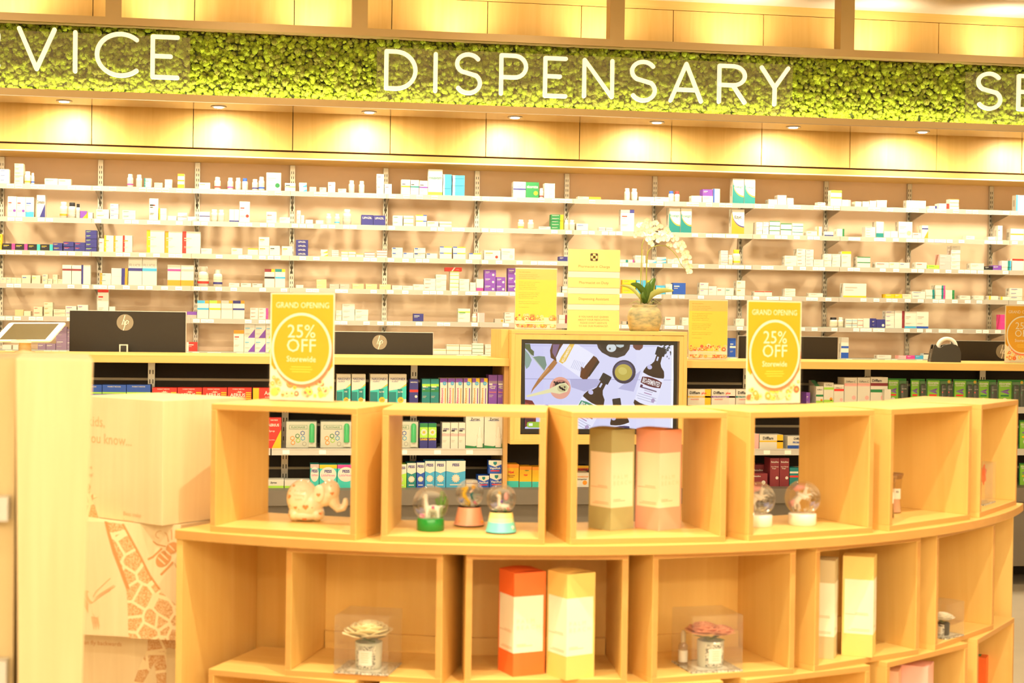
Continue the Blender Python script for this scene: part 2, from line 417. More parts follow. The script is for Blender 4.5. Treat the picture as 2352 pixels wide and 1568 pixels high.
# rounded opal letters, each an extruded stroke
def arc(cx, cy, rx, ry, a0, a1, n=14):
    return [(cx + rx * math.cos(math.radians(a0 + (a1 - a0) * i / n)), cy + ry * math.sin(math.radians(a0 + (a1 - a0) * i / n))) for i in range(n + 1)]
GL = {  # strokes on a unit-high letter (0..1), width given
 'V': (0.80, [[(0, 1), (0.40, 0), (0.80, 1)]]),
 'I': (0.0, [[(0, 0), (0, 1)]]),
 'C': (0.78, [arc(0.52, 0.5, 0.52, 0.5, 48, 312, 26)]),
 'E': (0.58, [[(0.58, 1), (0, 1), (0, 0), (0.58, 0)], [(0, 0.52), (0.42, 0.52)]]),
 'R': (0.60, [[(0, 0), (0, 1), (0.30, 1)] + arc(0.32, 0.735, 0.28, 0.265, 85, -90, 12) + [(0, 0.47)], [(0.32, 0.47), (0.60, 0)]]),
 'D': (0.74, [[(0, 0), (0, 1), (0.24, 1)] + arc(0.24, 0.5, 0.50, 0.5, 88, -90, 18) + [(0, 0)]]),
 'S': (0.62, [arc(0.315, 0.755, 0.29, 0.245, 32, 235, 14) + arc(0.315, 0.262, 0.30, 0.262, 48, -148, 14)]),
 'P': (0.60, [[(0, 0), (0, 1), (0.30, 1)] + arc(0.32, 0.715, 0.28, 0.285, 85, -90, 12) + [(0, 0.43)]]),
 'N': (0.76, [[(0, 0), (0, 1), (0.76, 0), (0.76, 1)]]),
 'A': (0.84, [[(0, 0), (0.42, 1), (0.84, 0)], [(0.13, 0.30), (0.71, 0.30)]]),
 'Y': (0.80, [[(0, 1), (0.40, 0.46), (0.80, 1)], [(0.40, 0.46), (0.40, 0)]])}
OPAL = mat('opal_acrylic', (0.93, 0.90, 0.76), 0.45, emit=(1.0, 0.90, 0.58), estr=0.42)  # faint glow stands in for strip light falling on the letters
def stroke_outline(pts, r):
    P = [Vector((x, y)) for x, y in pts]; n = len(P); L, R = [], []
    for i in range(n):
        d1 = (P[i] - P[i - 1]).normalized() if i else (P[1] - P[0]).normalized()
        d2 = (P[i + 1] - P[i]).normalized() if i < n - 1 else d1
        n1 = Vector((-d1.y, d1.x)); n2 = Vector((-d2.y, d2.x)); m = (n1 + n2)
        m = m.normalized() if m.length > 1e-4 else n1
        k = r / max(0.45, m.dot(n1))
        crs = d1.x * d2.y - d1.y * d2.x
        if abs(crs) > 0.35:      # sharp corner: round the outer side
            outer = 1 if crs < 0 else -1
            a0 = math.atan2(n1.y * outer, n1.x * outer); a1 = math.atan2(n2.y * outer, n2.x * outer)
            da = (a1 - a0 + math.pi) % (2 * math.pi) - math.pi
            arcp = [P[i] + Vector((math.cos(a0 + da * t / 6), math.sin(a0 + da * t / 6))) * r for t in range(7)]
            ki = min(r / max(0.25, m.dot(n1)), r * 2.6)
            if outer == 1: L += arcp; R.append(P[i] - m * ki)
            else: R += arcp; L.append(P[i] + m * ki)
        else:
            L.append(P[i] + m * k); R.append(P[i] - m * k)
    def cap(c, d):
        a = math.atan2(d.y, d.x)
        return [c + Vector((math.cos(a + math.pi / 2 - math.pi * t / 8), math.sin(a + math.pi / 2 - math.pi * t / 8))) * r for t in range(1, 8)]
    return L + cap(P[-1], (P[-1] - P[-2]).normalized()) + R[::-1] + [q for q in cap(P[0], (P[0] - P[1]).normalized())]
def letter(ch, xl, zl, W, H, parent, r=0.0125):
    w, st = GL[ch]; b = MB()
    for k, s in enumerate(st):
        pts = [(x * (W / w if w else 1), y * H) for x, y in s]
        if pts[0] == pts[-1]: pts = pts[:-1] + [(pts[0][0] + 1e-4, pts[0][1])]
        o = stroke_outline(pts, r)
        y0 = -0.012 - 0.0003 * k
        b.prism([(xl + p.x, YS + 0.012 + y0, zl + p.y) for p in o], (0, 0.014, 0), OPAL)
    return loc(b.build('letter_' + ch.lower()), parent)
ACR = glass_mat('acrylic_sheet', (0.96, 0.97, 0.93), 1.0, 0.03, 1.49, 0.12, (0.45, 0.38, 0.20))
def sign_word(label, xa, xb, za, zb, letters):
    root = empty('letter_board', ((xa + xb) / 2, YS + 0.02, za)); tag(root, label, 'sign')
    loc(MB().box((xa, YS + 0.020, za), (xb, YS + 0.026, zb), ACR).build('clear_backing_sheet'), root)
    for (ch, u0, v0, u1, v1) in letters:    # stroke centres: bottom left, top right in the photograph
        a = atY(u0, v0, YS); c = atY(u1, v1, YS)
        letter(ch, a.x, a.z, max(0.0, c.x - a.x), c.z - a.z, root)
    return root
zs0, zs1 = 2.600, 2.905
LA = []
sign_word('clear board lettered DISPENSARY in rounded white letters over the moss', atY(866, 150, YS).x, atY(1823, 200, YS).x, zs0, zs1,
  [('D', 887, 202, 955, 120), ('I', 1000, 208, 1000, 124), ('S', 1047, 212, 1104, 126), ('P', 1151, 214, 1209, 129), ('E', 1252, 219, 1300, 135),
   ('N', 1342, 220, 1407, 140), ('S', 1449, 229, 1506, 143), ('A', 1541, 230, 1612, 148), ('R', 1652, 233, 1712, 153), ('Y', 1749, 238, 1811, 157)])
sign_word('clear board with rounded white letters R V I C E over the moss', -2.3, atY(436, 150, YS).x, zs0, zs1 + 0.008,
  [('R', -54, 148, -4, 61), ('V', 43, 156, 125, 68), ('I', 172, 163, 172, 74), ('C', 222, 171, 305, 79), ('E', 350, 176, 408, 86)])
sign_word('clear board starting with rounded white S and E at the far end of the moss', atY(2221, 200, YS).x, 5.3, zs0, zs1,
  [('S', 2245, 248, 2300, 170), ('E', 2340, 250, 2392, 176)])
# soffit downlights
LAMP = mat('downlight_glow', (1, 1, 1), 0.5, emit=(1.0, 0.95, 0.8), estr=14)
DN = ['first', 'second', 'third', 'fourth', 'fifth', 'sixth', 'seventh', 'eighth']
for k, (u, v) in enumerate([(-235, 205), (140, 224), (502, 243), (847, 259), (1178, 273), (1500, 285), (1813, 295), (2120, 302), (2410, 310)]):
    p = atZ(u, v, zb0 - 0.004); p = Vector((p.x, YS + 0.15, zb0 - 0.004))
    vis = 1 <= k <= 7
    if vis:
        d = MB(); d.lathe([(0.030, 0.003), (0.045, 0), (0.047, -0.003), (0.040, -0.006), (0.030, -0.004)], (0, 0, 0), STEEL_W, 20)
        rim = empty('downlight', p)
        tag(rim, 'small round recessed downlight, %s from the left under the moss sign' % DN[k - 1], 'light', 'downlights under the hanging sign')
        o = d.build('trim_ring', rim)
        MB().lathe([(0.0001, -0.0066), (0.027, -0.0066)], (0, 0, 0), LAMP, 16).build('lamp_lens', rim)
    spot_light('downlight_beam', p + Vector((0, 0, -0.012)), p + Vector((0, 0.35, -1.0)), 80, 165, 1.0, 0.03)
# uplighters lying on top of the sign box, washing the upper panels
for k in range(9):
    spot_light('uplighter', (-1.55 + 0.9 * k, YS + 0.20, zt1 + 0.03), (-1.55 + 0.9 * k, YP, zt1 + 0.42), 15, 150, 1.0, 0.04)
# ================================================================ dispensary shelving on the back wall
ROWZ = [2.076, 1.877, 1.676, 1.476, 1.278, 1.074]
ROWN = ['top', 'second', 'third', 'fourth', 'fifth', 'lowest']
UPX = [-1.645 + 0.5975 * k for k in range(-1, 13)]
SHGLASS = glass_mat('shelf_glass', (0.97, 0.985, 0.97), 0.7, 0.02, 1.45, 0.05, (0.85, 0.85, 0.75))
LIPM = mat('frosted_ticket_strip', (0.44, 0.40, 0.34), 0.25, spec=0.8)
TICK = mat('price_ticket_paper', (0.93, 0.92, 0.86), 0.6)
TICKY = mat('price_ticket_yellow', (0.93, 0.80, 0.35), 0.6)
TICKP = mat('price_ticket_print', (0.62, 0.50, 0.30), 0.6)
BRKT = mat('dark_chrome', (0.30, 0.27, 0.22), 0.22, 0.85)
BAYN = ['left edge', 'first', 'second', 'third', 'fourth', 'fifth', 'sixth', 'seventh', 'eighth', 'ninth', 'tenth', 'eleventh', 'twelfth', 'thirteenth', 'fourteenth']
rs = random.Random(3)
for k, x in enumerate(UPX):
    if x > 5.6 or x < -2: continue
    up = empty('shelf_upright', (x, YB, 0.9))
    tag(up, 'slotted steel wall upright with dark brackets, %s along the dispensary wall from the left' % BAYN[k], 'shelf upright', 'slotted uprights of the dispensary shelving')
    m = MB(); m.box((-0.0135, -0.016, 0), (0.0135, 0, 1.365), STEEL_W)
    m.box((-0.0155, -0.018, 0), (-0.0125, 0, 1.365), STEEL); m.box((0.0125, -0.018, 0), (0.0155, 0, 1.365), STEEL)
    z = 0.03
    while z < 1.34:
        for s in (-1, 1): m.box((s * 0.0065 - 0.0018, -0.0165, z), (s * 0.0065 + 0.0018, -0.0155, z + 0.017), SLOT)
        z += 0.032
    m.build('slotted_channel', up)
    for r, zr in enumerate(ROWZ):
        q = MB(); z1 = zr - 0.9 - 0.009
        q.prism([(-0.004, -0.016, z1), (-0.004, -0.30, z1), (-0.004, -0.305, z1 - 0.012), (-0.004, -0.045, z1 - 0.062), (-0.004, -0.016, z1 - 0.095)], (0.008, 0, 0), BRKT)
        q.box((-0.009, -0.30, z1 - 0.002), (0.009, -0.02, z1), BRKT)
        q.build('shelf_bracket', up)
tick_me = None
for r, zr in enumerate(ROWZ):
    for k in range(len(UPX) - 1):
        xa, xb = UPX[k] + 0.004, UPX[k + 1] - 0.002
        if xa > 5.3: continue
        xa -= 0.02; xb -= 0.02 - 0.004
        dz = rs.uniform(-0.002, 0.002) if r else 0
        sh = empty('glass_shelf', (xa, YSH, zr))
        tag(sh, 'clear glass shelf with frosted ticket strip, %s shelf down, %s bay from the left' % (ROWN[r], BAYN[k]), 'shelf', 'glass shelves of the dispensary wall')
        w = xb - xa
        MB().box((0, 0.003, -0.008), (w, 0.300, 0), SHGLASS).build('glass_pane', sh)
        g = MB(); g.box((0, 0, -0.008), (w, 0.003, 0), mat('glass_edge', (0.35, 0.42, 0.36), 0.15)); g.build('glass_front_edge', sh)
        l = MB(); l.box((0, -0.004, -0.030), (w, -0.001, -0.003), LIPM); l.box((0, -0.006, -0.031), (w, -0.001, -0.029), LIPM)
        l.build('ticket_strip', sh)
        n = rs.randint(5, 8); xs = sorted(rs.sample(range(0, 13), n))
        for c in xs:
            xx = 0.012 + c * (w - 0.06) / 12.0 + rs.uniform(-0.004, 0.004)
            t = MB(); t.box((0, -0.0065, -0.0265), (0.040, -0.0045, -0.0055), TICK)
            if r == 0: t.box((0.001, -0.0068, -0.022), (0.039, -0.0064, -0.012), TICKY)
            t.box((0.006, -0.0069, -0.018), (0.033, -0.0064, -0.0155), TICKP)
            t.build('price_ticket', sh, loc=(xx, 0, 0))
# ================================================================ dispensary counter
YC = 7.05
CT, CTB = 1.110, 1.074
CXA = atY(1173, 900, YC - 0.05).x; CXB = atY(1578, 860, YC - 0.05).x
cl = MB().box((-4.2, YC, CTB), (CXA, YC + 0.56, CT), MAPLE_X).build('counter_top', bevel=0.002)
tag(cl, 'long maple counter top with a thick square edge, left of the screen cabinet', 'counter')
cr_ = MB().box((CXB, YC, CTB), (6.5, YC + 0.56, CT), MAPLE_X).build('counter_top', bevel=0.002)
tag(cr_, 'long maple counter top with a thick square edge, right of the screen cabinet', 'counter')
# screen cabinet: projecting maple box with inset face and display
sc_ = empty('screen_cabinet', (1.58, YC - 0.05, 0.70))
tag(sc_, 'maple cabinet box around the display in the middle of the counter', 'cabinet')
xa = atY(1197, 860, YC - 0.05).x - 0.0; 
xa = atY(1180, 860, YC - 0.05).x; xb = atY(1578, 860, YC - 0.05).x
za, zb = 0.712, 1.246
# outline measured on the face
xa = atY(1173, 900, YC - 0.05).x
m = MB(); T = 0.018
yf, yk = YC - 0.05, YC + 0.36
m.box((xa, yf, zb - T), (xb, yk, zb), MAPLE_X); m.box((xa, yf, za), (xb, yk, za + T), MAPLE_X)
m.box((xa, yf, za + T), (xa + T, yk, zb - T), MAPLE); m.box((xb - T, yf, za + T), (xb, yk, zb - T), MAPLE)
loc(m.build('cabinet_shell', bevel=0.0015), sc_)
a = atY(1198, 779, yf + 0.004); c = atY(1558, 998, yf + 0.004)
xi0, xi1, zi1, zi0 = a.x, c.x, a.z, c.z
m = MB(); y0, y1 = yf + 0.004, yf + 0.02
m.box((xa + T, y0, zi1), (xb - T, y1, zb - T - 0.002), MAPLE); m.box((xa + T, y0, za + T), (xb - T, y1, zi0), MAPLE)
m.box((xa + T, y0, zi0), (xi0, y1, zi1), MAPLE); m.box((xi1, y0, zi0), (xb - T, y1, zi1), MAPLE)
loc(m.build('front_panel'), sc_)
sid = MB().box((xa - 0.036, YC + 0.03, CT), (xa - 0.0005, YC + 0.36, zb), MAPLE).build('side_cheek'); loc(sid, sc_)
# black recess behind the counter fronts: open retail bays
def bay(x0, x1, label, ups, last):
    root = empty('retail_shelf_bay', ((x0 + x1) / 2, YC, 0)); tag(root, label, 'shelving')
    m = MB(); m.box((x0, YC + 0.40, 0.0), (x1, YC + 0.42, CTB), CHARCOAL)
    m.box((x0, YC + 0.02, 0.0), (x0 + 0.02, YC + 0.40, CTB), DARKWOOD); m.box((x1 - 0.02, YC + 0.02, 0.0), (x1, YC + 0.40, CTB), DARKWOOD)
    loc(m.build('carcass'), root)
    m = MB()
    for z in (0.985, 0.77, 0.56): m.box((x0 + 0.02, YC + 0.395, z - 0.006), (x1 - 0.02, YC + 0.401, z + 0.006), mat('slat_rail', (0.32, 0.27, 0.19), 0.4, 0.5))
    loc(m.build('slat_rail'), root)
    for x in ups:
        m = MB(); m.box((x - 0.016, YC + 0.375, 0.45), (x + 0.016, YC + 0.395, CTB), STEEL)
        z = 0.47
        while z < 1.05:
            for s in (-1, 1): m.box((x + s * 0.007 - 0.002, YC + 0.3735, z), (x + s * 0.007 + 0.002, YC + 0.3755, z + 0.02), SLOT)
            z += 0.045
        loc(m.build('slotted_channel'), root)
    return root
UL = [atY(348, 860, YC + 0.38).x, atY(655, 960, YC + 0.38).x - 0.0, atY(951, 860, YC + 0.38).x, atY(1140, 860, YC + 0.38).x]
RETL = bay(-3.9, CXA - 0.0005, 'open black-backed retail shelving under the counter, left of the screen cabinet', UL, 1.1)
UR = [atY(1712, 960, YC + 0.38).x, atY(1992, 870, YC + 0.38).x, atY(2256, 870, YC + 0.38).x]
RETR = bay(CXB + 0.0005, 6.3, 'open black-backed retail shelving under the counter, right of the screen cabinet', UR, 2.0)
METAL_SH = mat('grey_enamel', (0.62, 0.60, 0.56), 0.35, 0.3)
RZ = [0.892, 0.683, 0.500]      # tops of the retail shelves
def retail_shelf(x0, x1, z, root, d=0.34, lip=0.030):
    m = MB(); m.box((x0, YC + 0.05, z - 0.012), (x1, YC + 0.39, z), METAL_SH); m.box((x0, YC + 0.045, z - lip), (x1, YC + 0.052, z + 0.002), METAL_SH)
    m.box((x0, YC + 0.043, z - lip), (x1, YC + 0.046, z - lip + 0.004), METAL_SH); m.box((x0, YC + 0.043, z - 0.004), (x1, YC + 0.046, z + 0.002), METAL_SH)
    s = loc(m.build('metal_shelf'), root)
    rr = random.Random(int(x0 * 100)); x = x0 + 0.05
    while x < x1 - 0.08:
        t = MB().box((x, YC + 0.0425, z - 0.025), (x + 0.032, YC + 0.0445, z - 0.006), TICK).build('price_ticket'); t.parent = s
        x += rr.uniform(0.10, 0.17)
for (x0, x1) in ((-2.2, -0.607), (-0.600, 0.02), (0.025, 1.10)):
    for z in RZ[:2]: retail_shelf(x0, x1, z, RETL)
for (x0, x1) in ((2.05, 2.21), (2.215, 2.905), (2.91, 3.60), (3.605, 4.3)):
    for z in RZ[:2]: retail_shelf(x0, x1, z, RETR)
GREYF = mat('charcoal_ledge', (0.16, 0.135, 0.105), 0.45)
def base(x0, x1, root):
    m = MB(); m.box((x0, YC + 0.04, 0.10), (x1, YC + 0.39, RZ[2]), GREYF)
    m.prism([(x0, YC + 0.04, RZ[2]), (x0, YC + 0.04, RZ[2] - 0.055), (x0, YC + 0.0, RZ[2] - 0.075), (x0, YC + 0.0, RZ[2] - 0.005)], (x1 - x0, 0, 0), GREYF)
    loc(m.build('base_plinth'), root)
base(-0.10, CXA - 0.001, RETL); base(CXB + 0.001, 6.2, RETR)
# ledge running on below the screen cabinet
m = MB(); m.box((CXA, YC + 0.04, 0.0), (CXB, YC + 0.39, RZ[2]), GREYF)
m.prism([(CXA, YC + 0.04, RZ[2]), (CXA, YC + 0.04, RZ[2] - 0.055), (CXA, YC + 0.0, RZ[2] - 0.075), (CXA, YC + 0.0, RZ[2] - 0.005)], (CXB - CXA, 0, 0), GREYF)
lo = m.build('base_ledge'); tag(lo, 'dark grey ledge with sloping front below the screen cabinet', 'shelf')
m = MB().box((CXA, YC + 0.40, 0.0), (CXB, YC + 0.42, 1.1), CHARCOAL).build('backing_panel')
tag(m, 'charcoal backing panel behind the screen cabinet and the cough remedies', 'panel')
# ================================================================ curved display gondola
GC = Vector((0.849, 5.516)); STEP = 14.93
def pol(r, deg): a = math.radians(deg); return Vector((GC.x + r * math.cos(a), GC.y + r * math.sin(a)))
RIN, ROUT = 1.50, 1.803
W = 0.407; H = 0.33; TB = 0.0155
TOPZ, SLABZ, ROW2, ROW3 = 1.060, 0.730, 0.705, 0.375
def cube(center_deg, z0, name_label, depth=0.30, back=False, rfront=ROUT, group=None, w=W, h=H):
    """open box unit whose front faces outward; its own axes: x along the front, -y outward"""
    c = pol(rfront, center_deg)
    o = empty('cube_shelf', (c.x, c.y, z0), math.radians(center_deg + 90))
    tag(o, name_label, 'display cube', group)
    MB().box((-w / 2, 0, 0), (w / 2, depth, TB), MAPLE_X).build('bottom_board', o, bevel=0.001)
    MB().box((-w / 2, 0, h - TB), (w / 2, depth, h), MAPLE_X).build('top_board', o, bevel=0.001)
    MB().box((-w / 2, 0, TB), (-w / 2 + TB, depth, h - TB), MAPLE).build('side_board', o, bevel=0.001)
    MB().box((w / 2 - TB, 0, TB), (w / 2, depth, h - TB), MAPLE).build('side_board', o, bevel=0.001)
    for part, (x0, x1, z0, z1) in zip(list(o.children), ((-w / 2, w / 2, 0, TB), (-w / 2, w / 2, h - TB, h), (-w / 2, -w / 2 + TB, TB, h - TB), (w / 2 - TB, w / 2, TB, h - TB))):
        MB().box((x0 + 0.0012, -0.0006, z0 + 0.0012), (x1 - 0.0012, 0.0002, z1 - 0.0012), MAPLE_EDGE).build('edge_band', part)
    if back:
        MB().box((-w / 2 + TB, depth - 0.012, TB), (w / 2 - TB, depth, h - TB), MAPLE).build('back_board', o)
        MB().box((-w / 2 + TB + 0.002, depth - 0.024, TB), (w / 2 - TB - 0.002, depth - 0.0125, TB + 0.045), MAPLE_X).build('back_rail', o)
    return o
TOPA = [-116.6 + STEP * i for i in range(6)]
TOPL = ['open maple cube on the curved slab holding the elephant money bank', 'open maple cube on the curved slab holding three snow globes', 'open maple cube on the curved slab holding sage and pink cartons',
        'open maple cube on the curved slab holding two unicorn globes', 'open maple cube on the curved slab holding two candle jars', 'last open maple cube on the curved slab, with a boxed orange flower']
TOPC = [cube(a, SLABZ, l, group='cubes standing on the curved slab') for a, l in zip(TOPA, TOPL)]
R2A = [-109.7, -94.85, -79.85, -64.8, -49.3]
R2L = ['maple cube under the curved slab with a boxed cream rose candle', 'maple cube under the curved slab with red and yellow cartons', 'maple cube under the curved slab with a boxed dusky pink rose',
       'maple cube under the curved slab with beige and yellow cartons', 'maple cube under the curved slab with a boxed white rose']
R2C = [cube(a, ROW2 - H, l, back=True, group='cubes under the curved slab', rfront=1.79) for a, l in zip(R2A, R2L)]
R3L = ['empty maple cube in the bottom row, nearest the printed giraffe', 'maple cube in the bottom row, below the cream rose', 'maple cube in the bottom row, below the pink rose',
       'maple cube in the bottom row under the beige and yellow cartons', 'maple cube in the bottom row holding pink cartons', 'maple cube in the bottom row holding an orange carton']
R3C = [cube(a, ROW3 - H, l, back=True, group='cubes in the bottom row', rfront=1.803) for a, l in zip(TOPA, R3L)]
# curved slab, end panels, curved back
def ring_prism(r0, r1, a0, a1, z0, z1, material, n=60):
    b = MB(); vs = []
    for i in range(n + 1):
        a = a0 + (a1 - a0) * i / n
        p, q = pol(r0, a), pol(r1, a)
        vs += [(p.x, p.y, z0), (q.x, q.y, z0), (q.x, q.y, z1), (p.x, p.y, z1)]
    fs = []
    for i in range(n):
        o, e = 4 * i, 4 * (i + 1)
        fs += [(o, o + 1, e + 1, e), (o + 3, e + 3, e + 2, o + 2), (o + 1, o + 2, e + 2, e + 1), (o, e, e + 3, o + 3)]
    fs += [(0, 3, 2, 1), (4 * n, 4 * n + 1, 4 * n + 2, 4 * n + 3)]
    return b.add(vs, fs, material)
A0, A1 = -126.2, -33.6
gr = empty('curved_display_stand', (GC.x, GC.y, 0)); tag(gr, 'curved maple display stand whose slab carries the row of open cubes', 'display stand')
loc(ring_prism(1.485, 1.828, A0, A1, ROW2, SLABZ, MAPLE_X).build('curved_slab', bevel=0.0015), gr)
loc(ring_prism(1.8275, 1.8288, A0, A1, ROW2 + 0.002, SLABZ - 0.002, MAPLE_EDGE).build('edge_band'), gr)
def radial_panel(a, th, r0, r1, z0, z1, material=MAPLE):
    p, q = pol(r0, a), pol(r1, a); d = (q - p).normalized(); n = Vector((-d.y, d.x)) * th
    b = MB(); b.prism([(p.x, p.y, z0), (q.x, q.y, z0), (q.x + n.x, q.y + n.y, z0), (p.x + n.x, p.y + n.y, z0)], (0, 0, z1 - z0), material); return b
loc(radial_panel(A0, 0.02, 1.50, 1.822, 0.0, ROW2).build('end_panel', bevel=0.001), gr)
loc(radial_panel(A1, -0.02, 1.50, 1.80, 0.0, ROW2).build('end_panel', bevel=0.001), gr)
loc(ring_prism(1.470, 1.484, A0, A1, 0.0, ROW2, MAPLE, 40).build('curved_back', None), gr)
loc(ring_prism(1.50, 1.76, A0 + 1, A1 - 1, 0.0, 0.043, DARKWOOD, 40).build('plinth', None), gr)
# ================================================================ goods in the gondola
from mathutils.bvhtree import BVHTree
FZ1 = SLABZ + TB + 0.0003       # floor inside the top cubes
FZ2 = ROW2 - H + TB + 0.0003
FZ3 = ROW3 - H + TB + 0.0003
def organic(name, blobs, material, voxel, parent=None, smooth=8):
    """one continuous skin grown over ellipsoids and tubes: blobs = [('e', centre, radii, rotY)] or [('t', pts, radii)]"""
    m = MB()
    for b in blobs:
        if b[0] == 'e': m.ball(b[1], 1.0, material, 3, b[2], Matrix.Rotation(math.radians(b[3]) if len(b) > 3 else 0, 3, 'Y'))
        elif b[0] == 't':
            m.tube(b[1], list(b[2]), material, 12)
            for p, r in ((b[1][0], b[2][0]), (b[1][-1], b[2][-1])): m.ball(p, r, material, 2)
    o = m.build(name, parent)
    r = o.modifiers.new('skin', 'REMESH'); r.mode = 'VOXEL'; r.voxel_size = voxel; r.use_smooth_shade = True
    s = o.modifiers.new('soft', 'SMOOTH'); s.factor = 0.6; s.iterations = smooth
    dg = bpy.context.evaluated_depsgraph_get(); ev = o.evaluated_get(dg)
    me = bpy.data.meshes.new_from_object(ev); o.modifiers.clear(); old = o.data; o.data = me; bpy.data.meshes.remove(old)
    if not me.materials: me.materials.append(material)
    return o
def bvh_of(o):
    return BVHTree.FromPolygons([v.co for v in o.data.vertices], [tuple(p.vertices) for p in o.data.polygons])
def decal(m, bvh, polys, material, off=0.0004):
    """printed shapes laid on the near (-y) side; polys in local x, z"""
    for pts in polys:
        out = []
        for x, z in pts:
            h = bvh.ray_cast(Vector((x, -1, z)), Vector((0, 1, 0)))
            if h[0] is None: break
            out.append((x, h[0].y - off, z))
        else:
            cx = sum(p[0] for p in out) / len(out); cz = sum(p[2] for p in out) / len(out)
            h = bvh.ray_cast(Vector((cx, -1, cz)), Vector((0, 1, 0)))
            if h[0] is None: continue
            n = len(out); m.add(out + [(cx, h[0].y - off * 1.6, cz)], [(i, (i + 1) % n, n) for i in range(n)], material)
def heart(cx, cz, s, rot=0):
    P = []
    for i in range(20):
        t = 2 * math.pi * i / 20
        x = 16 * math.sin(t) ** 3 / 17.0; z = (13 * math.cos(t) - 5 * math.cos(2 * t) - 2 * math.cos(3 * t) - math.cos(4 * t)) / 17.0
        c, q = math.cos(rot), math.sin(rot); P.append((cx + s * (x * c - z * q), cz + s * (x * q + z * c)))
    return P
def thin(pts, w):      # a thin stroke as short quads (for script lettering on curved things)
    return [[(a[0] - w, a[1]), (b[0] - w, b[1]), (b[0] + w, b[1]), (a[0] + w, a[1])] for a, b in zip(pts, pts[1:])]
VA = -YAW     # items that face the shopper squarely
# ---- elephant money bank
k_ = 0.0001226
def E_(x, z): return ((x - 530) * k_, (1097 - z) * k_)
def e3(x, z, y=0.0): a = E_(x, z); return (a[0], y, a[1])
CERAM = mat('cream_ceramic', (0.88, 0.78, 0.60), 0.12, coat=0.6)
p = atZ(699, 1200, FZ1)
el = empty('money_bank', (p.x + 0.006, p.y + 0.035, FZ1), VA)
tag(el, 'glossy cream elephant money bank printed with orange hearts, trunk raised', 'money bank')
R3 = lambda rx, ry, rz: (rx * k_, ry * k_, rz * k_)
body = organic('elephant_body', [('e', e3(440, 600), R3(345, 330, 405)), ('e', e3(600, 700), R3(300, 300, 350)), ('e', e3(290, 930), R3(150, 250, 170)), ('e', e3(760, 930), R3(165, 250, 170)), ('e', e3(520, 960), R3(360, 250, 135)),
    ('e', e3(1040, 430), R3(215, 230, 240)), ('e', e3(930, 520), R3(200, 230, 260)),
    ('t', [e3(1080, 560), e3(1140, 720), e3(1230, 825), e3(1325, 800), e3(1368, 710), e3(1372, 640)], [160 * k_, 125 * k_, 95 * k_, 82 * k_, 72 * k_, 62 * k_])], CERAM, 0.0016, el, 10)
# sit flat
zmin = min(v.co.z for v in body.data.vertices)
for v in body.data.vertices:
    if v.co.z < 0.0015: v.co.z = 0.0
bv = bvh_of(body)
m = MB(); OR = mat('heart_orange', (0.95, 0.28, 0.10), 0.3)
for (x, z, s, r) in [(175, 550, 60, 0.1), (330, 780, 45, 0.2), (548, 765, 72, 0), (270, 315, 36, -0.5), (520, 250, 60, 3.0), (1105, 470, 46, 0.1), (862, 905, 42, 0.3), (515, 1040, 52, 0), (175, 960, 34, -0.3), (690, 775, 18, 0), (195, 745, 16, 0), (1075, 312, 16, 0), (400, 820, 14, 0), (905, 1050, 30, 0.3), (198, 430, 14, 0)]:
    c = E_(x, z); decal(m, bv, [heart(c[0], c[1], s * k_, r)], OR)
m.build('heart_print', body)
ear = organic('ear', [('e', e3(835, 470, -0.0285), R3(120, 40, 200), 8), ('e', e3(800, 400, -0.029), R3(80, 34, 110), 8)], CERAM, 0.0012, el, 5)
m = MB(); bve = bvh_of(ear); c = E_(820, 500); decal(m, bve, [heart(c[0], c[1], 52 * k_)], OR); m.build('heart_print', ear)
m = MB(); GLT = mat('faded_gold_print', (0.82, 0.52, 0.28), 0.5)
for txt, x, z in (('my first', 430, 440), ('money', 410, 530), ('bank', 405, 620)):
    vs, fs, xa_, xb_, ya_, yb_ = text_geo(txt)
    sc = 0.0105; c = E_(x, z)
    for f in fs:
        decal(m, bv, [[(c[0] + (vs[i][0] - (xa_ + xb_) / 2) * sc, c[1] + vs[i][1] * sc) for i in f]], GLT, 0.0003)
m.build('lettering', body)
# ---- snow globes
def refr_glass():
    n = 'globe_glass'
    if n in _M: return _M[n]
    m = bpy.data.materials.new(n); m.use_nodes = True; nt = m.node_tree; L = nt.links; nt.nodes.remove(nt.nodes['Principled BSDF'])
    out = nt.nodes['Material Output']; g = nt.nodes.new('ShaderNodeBsdfGlass'); g.inputs['IOR'].default_value = 1.34; g.inputs['Roughness'].default_value = 0.0
    t = nt.nodes.new('ShaderNodeBsdfTransparent'); t.inputs[0].default_value = (1, 1, 1, 1)
    x = nt.nodes.new('ShaderNodeMixShader'); x.inputs[0].default_value = 0.32
    L.new(t.outputs[0], x.inputs[1]); L.new(g.outputs[0], x.inputs[2]); L.new(x.outputs[0], out.inputs['Surface']); _M[n] = m
    return m
GG = refr_glass()
def globe(label, u, vb, zf, rpx, hpx, base, label_cat='snow globe', group=None):
    """u, vb: middle of the foot; rpx: globe radius; hpx: height of globe centre above the foot (pixels of the photo at that distance)"""
    p = atZ(u, vb, zf); k = (p - CAM).dot(RM @ Vector((0, 0, -1))) / FPX
    r = rpx * k; hc = hpx * k
    root = empty('snow_globe', (p.x, p.y, zf), VA); tag(root, label, 'snow globe', group)
    base(root, k, r)
    m = MB(); m.ball((0, 0, hc), r, GG, 4); m.build('glass_ball', root)
    return root, k, r, hc
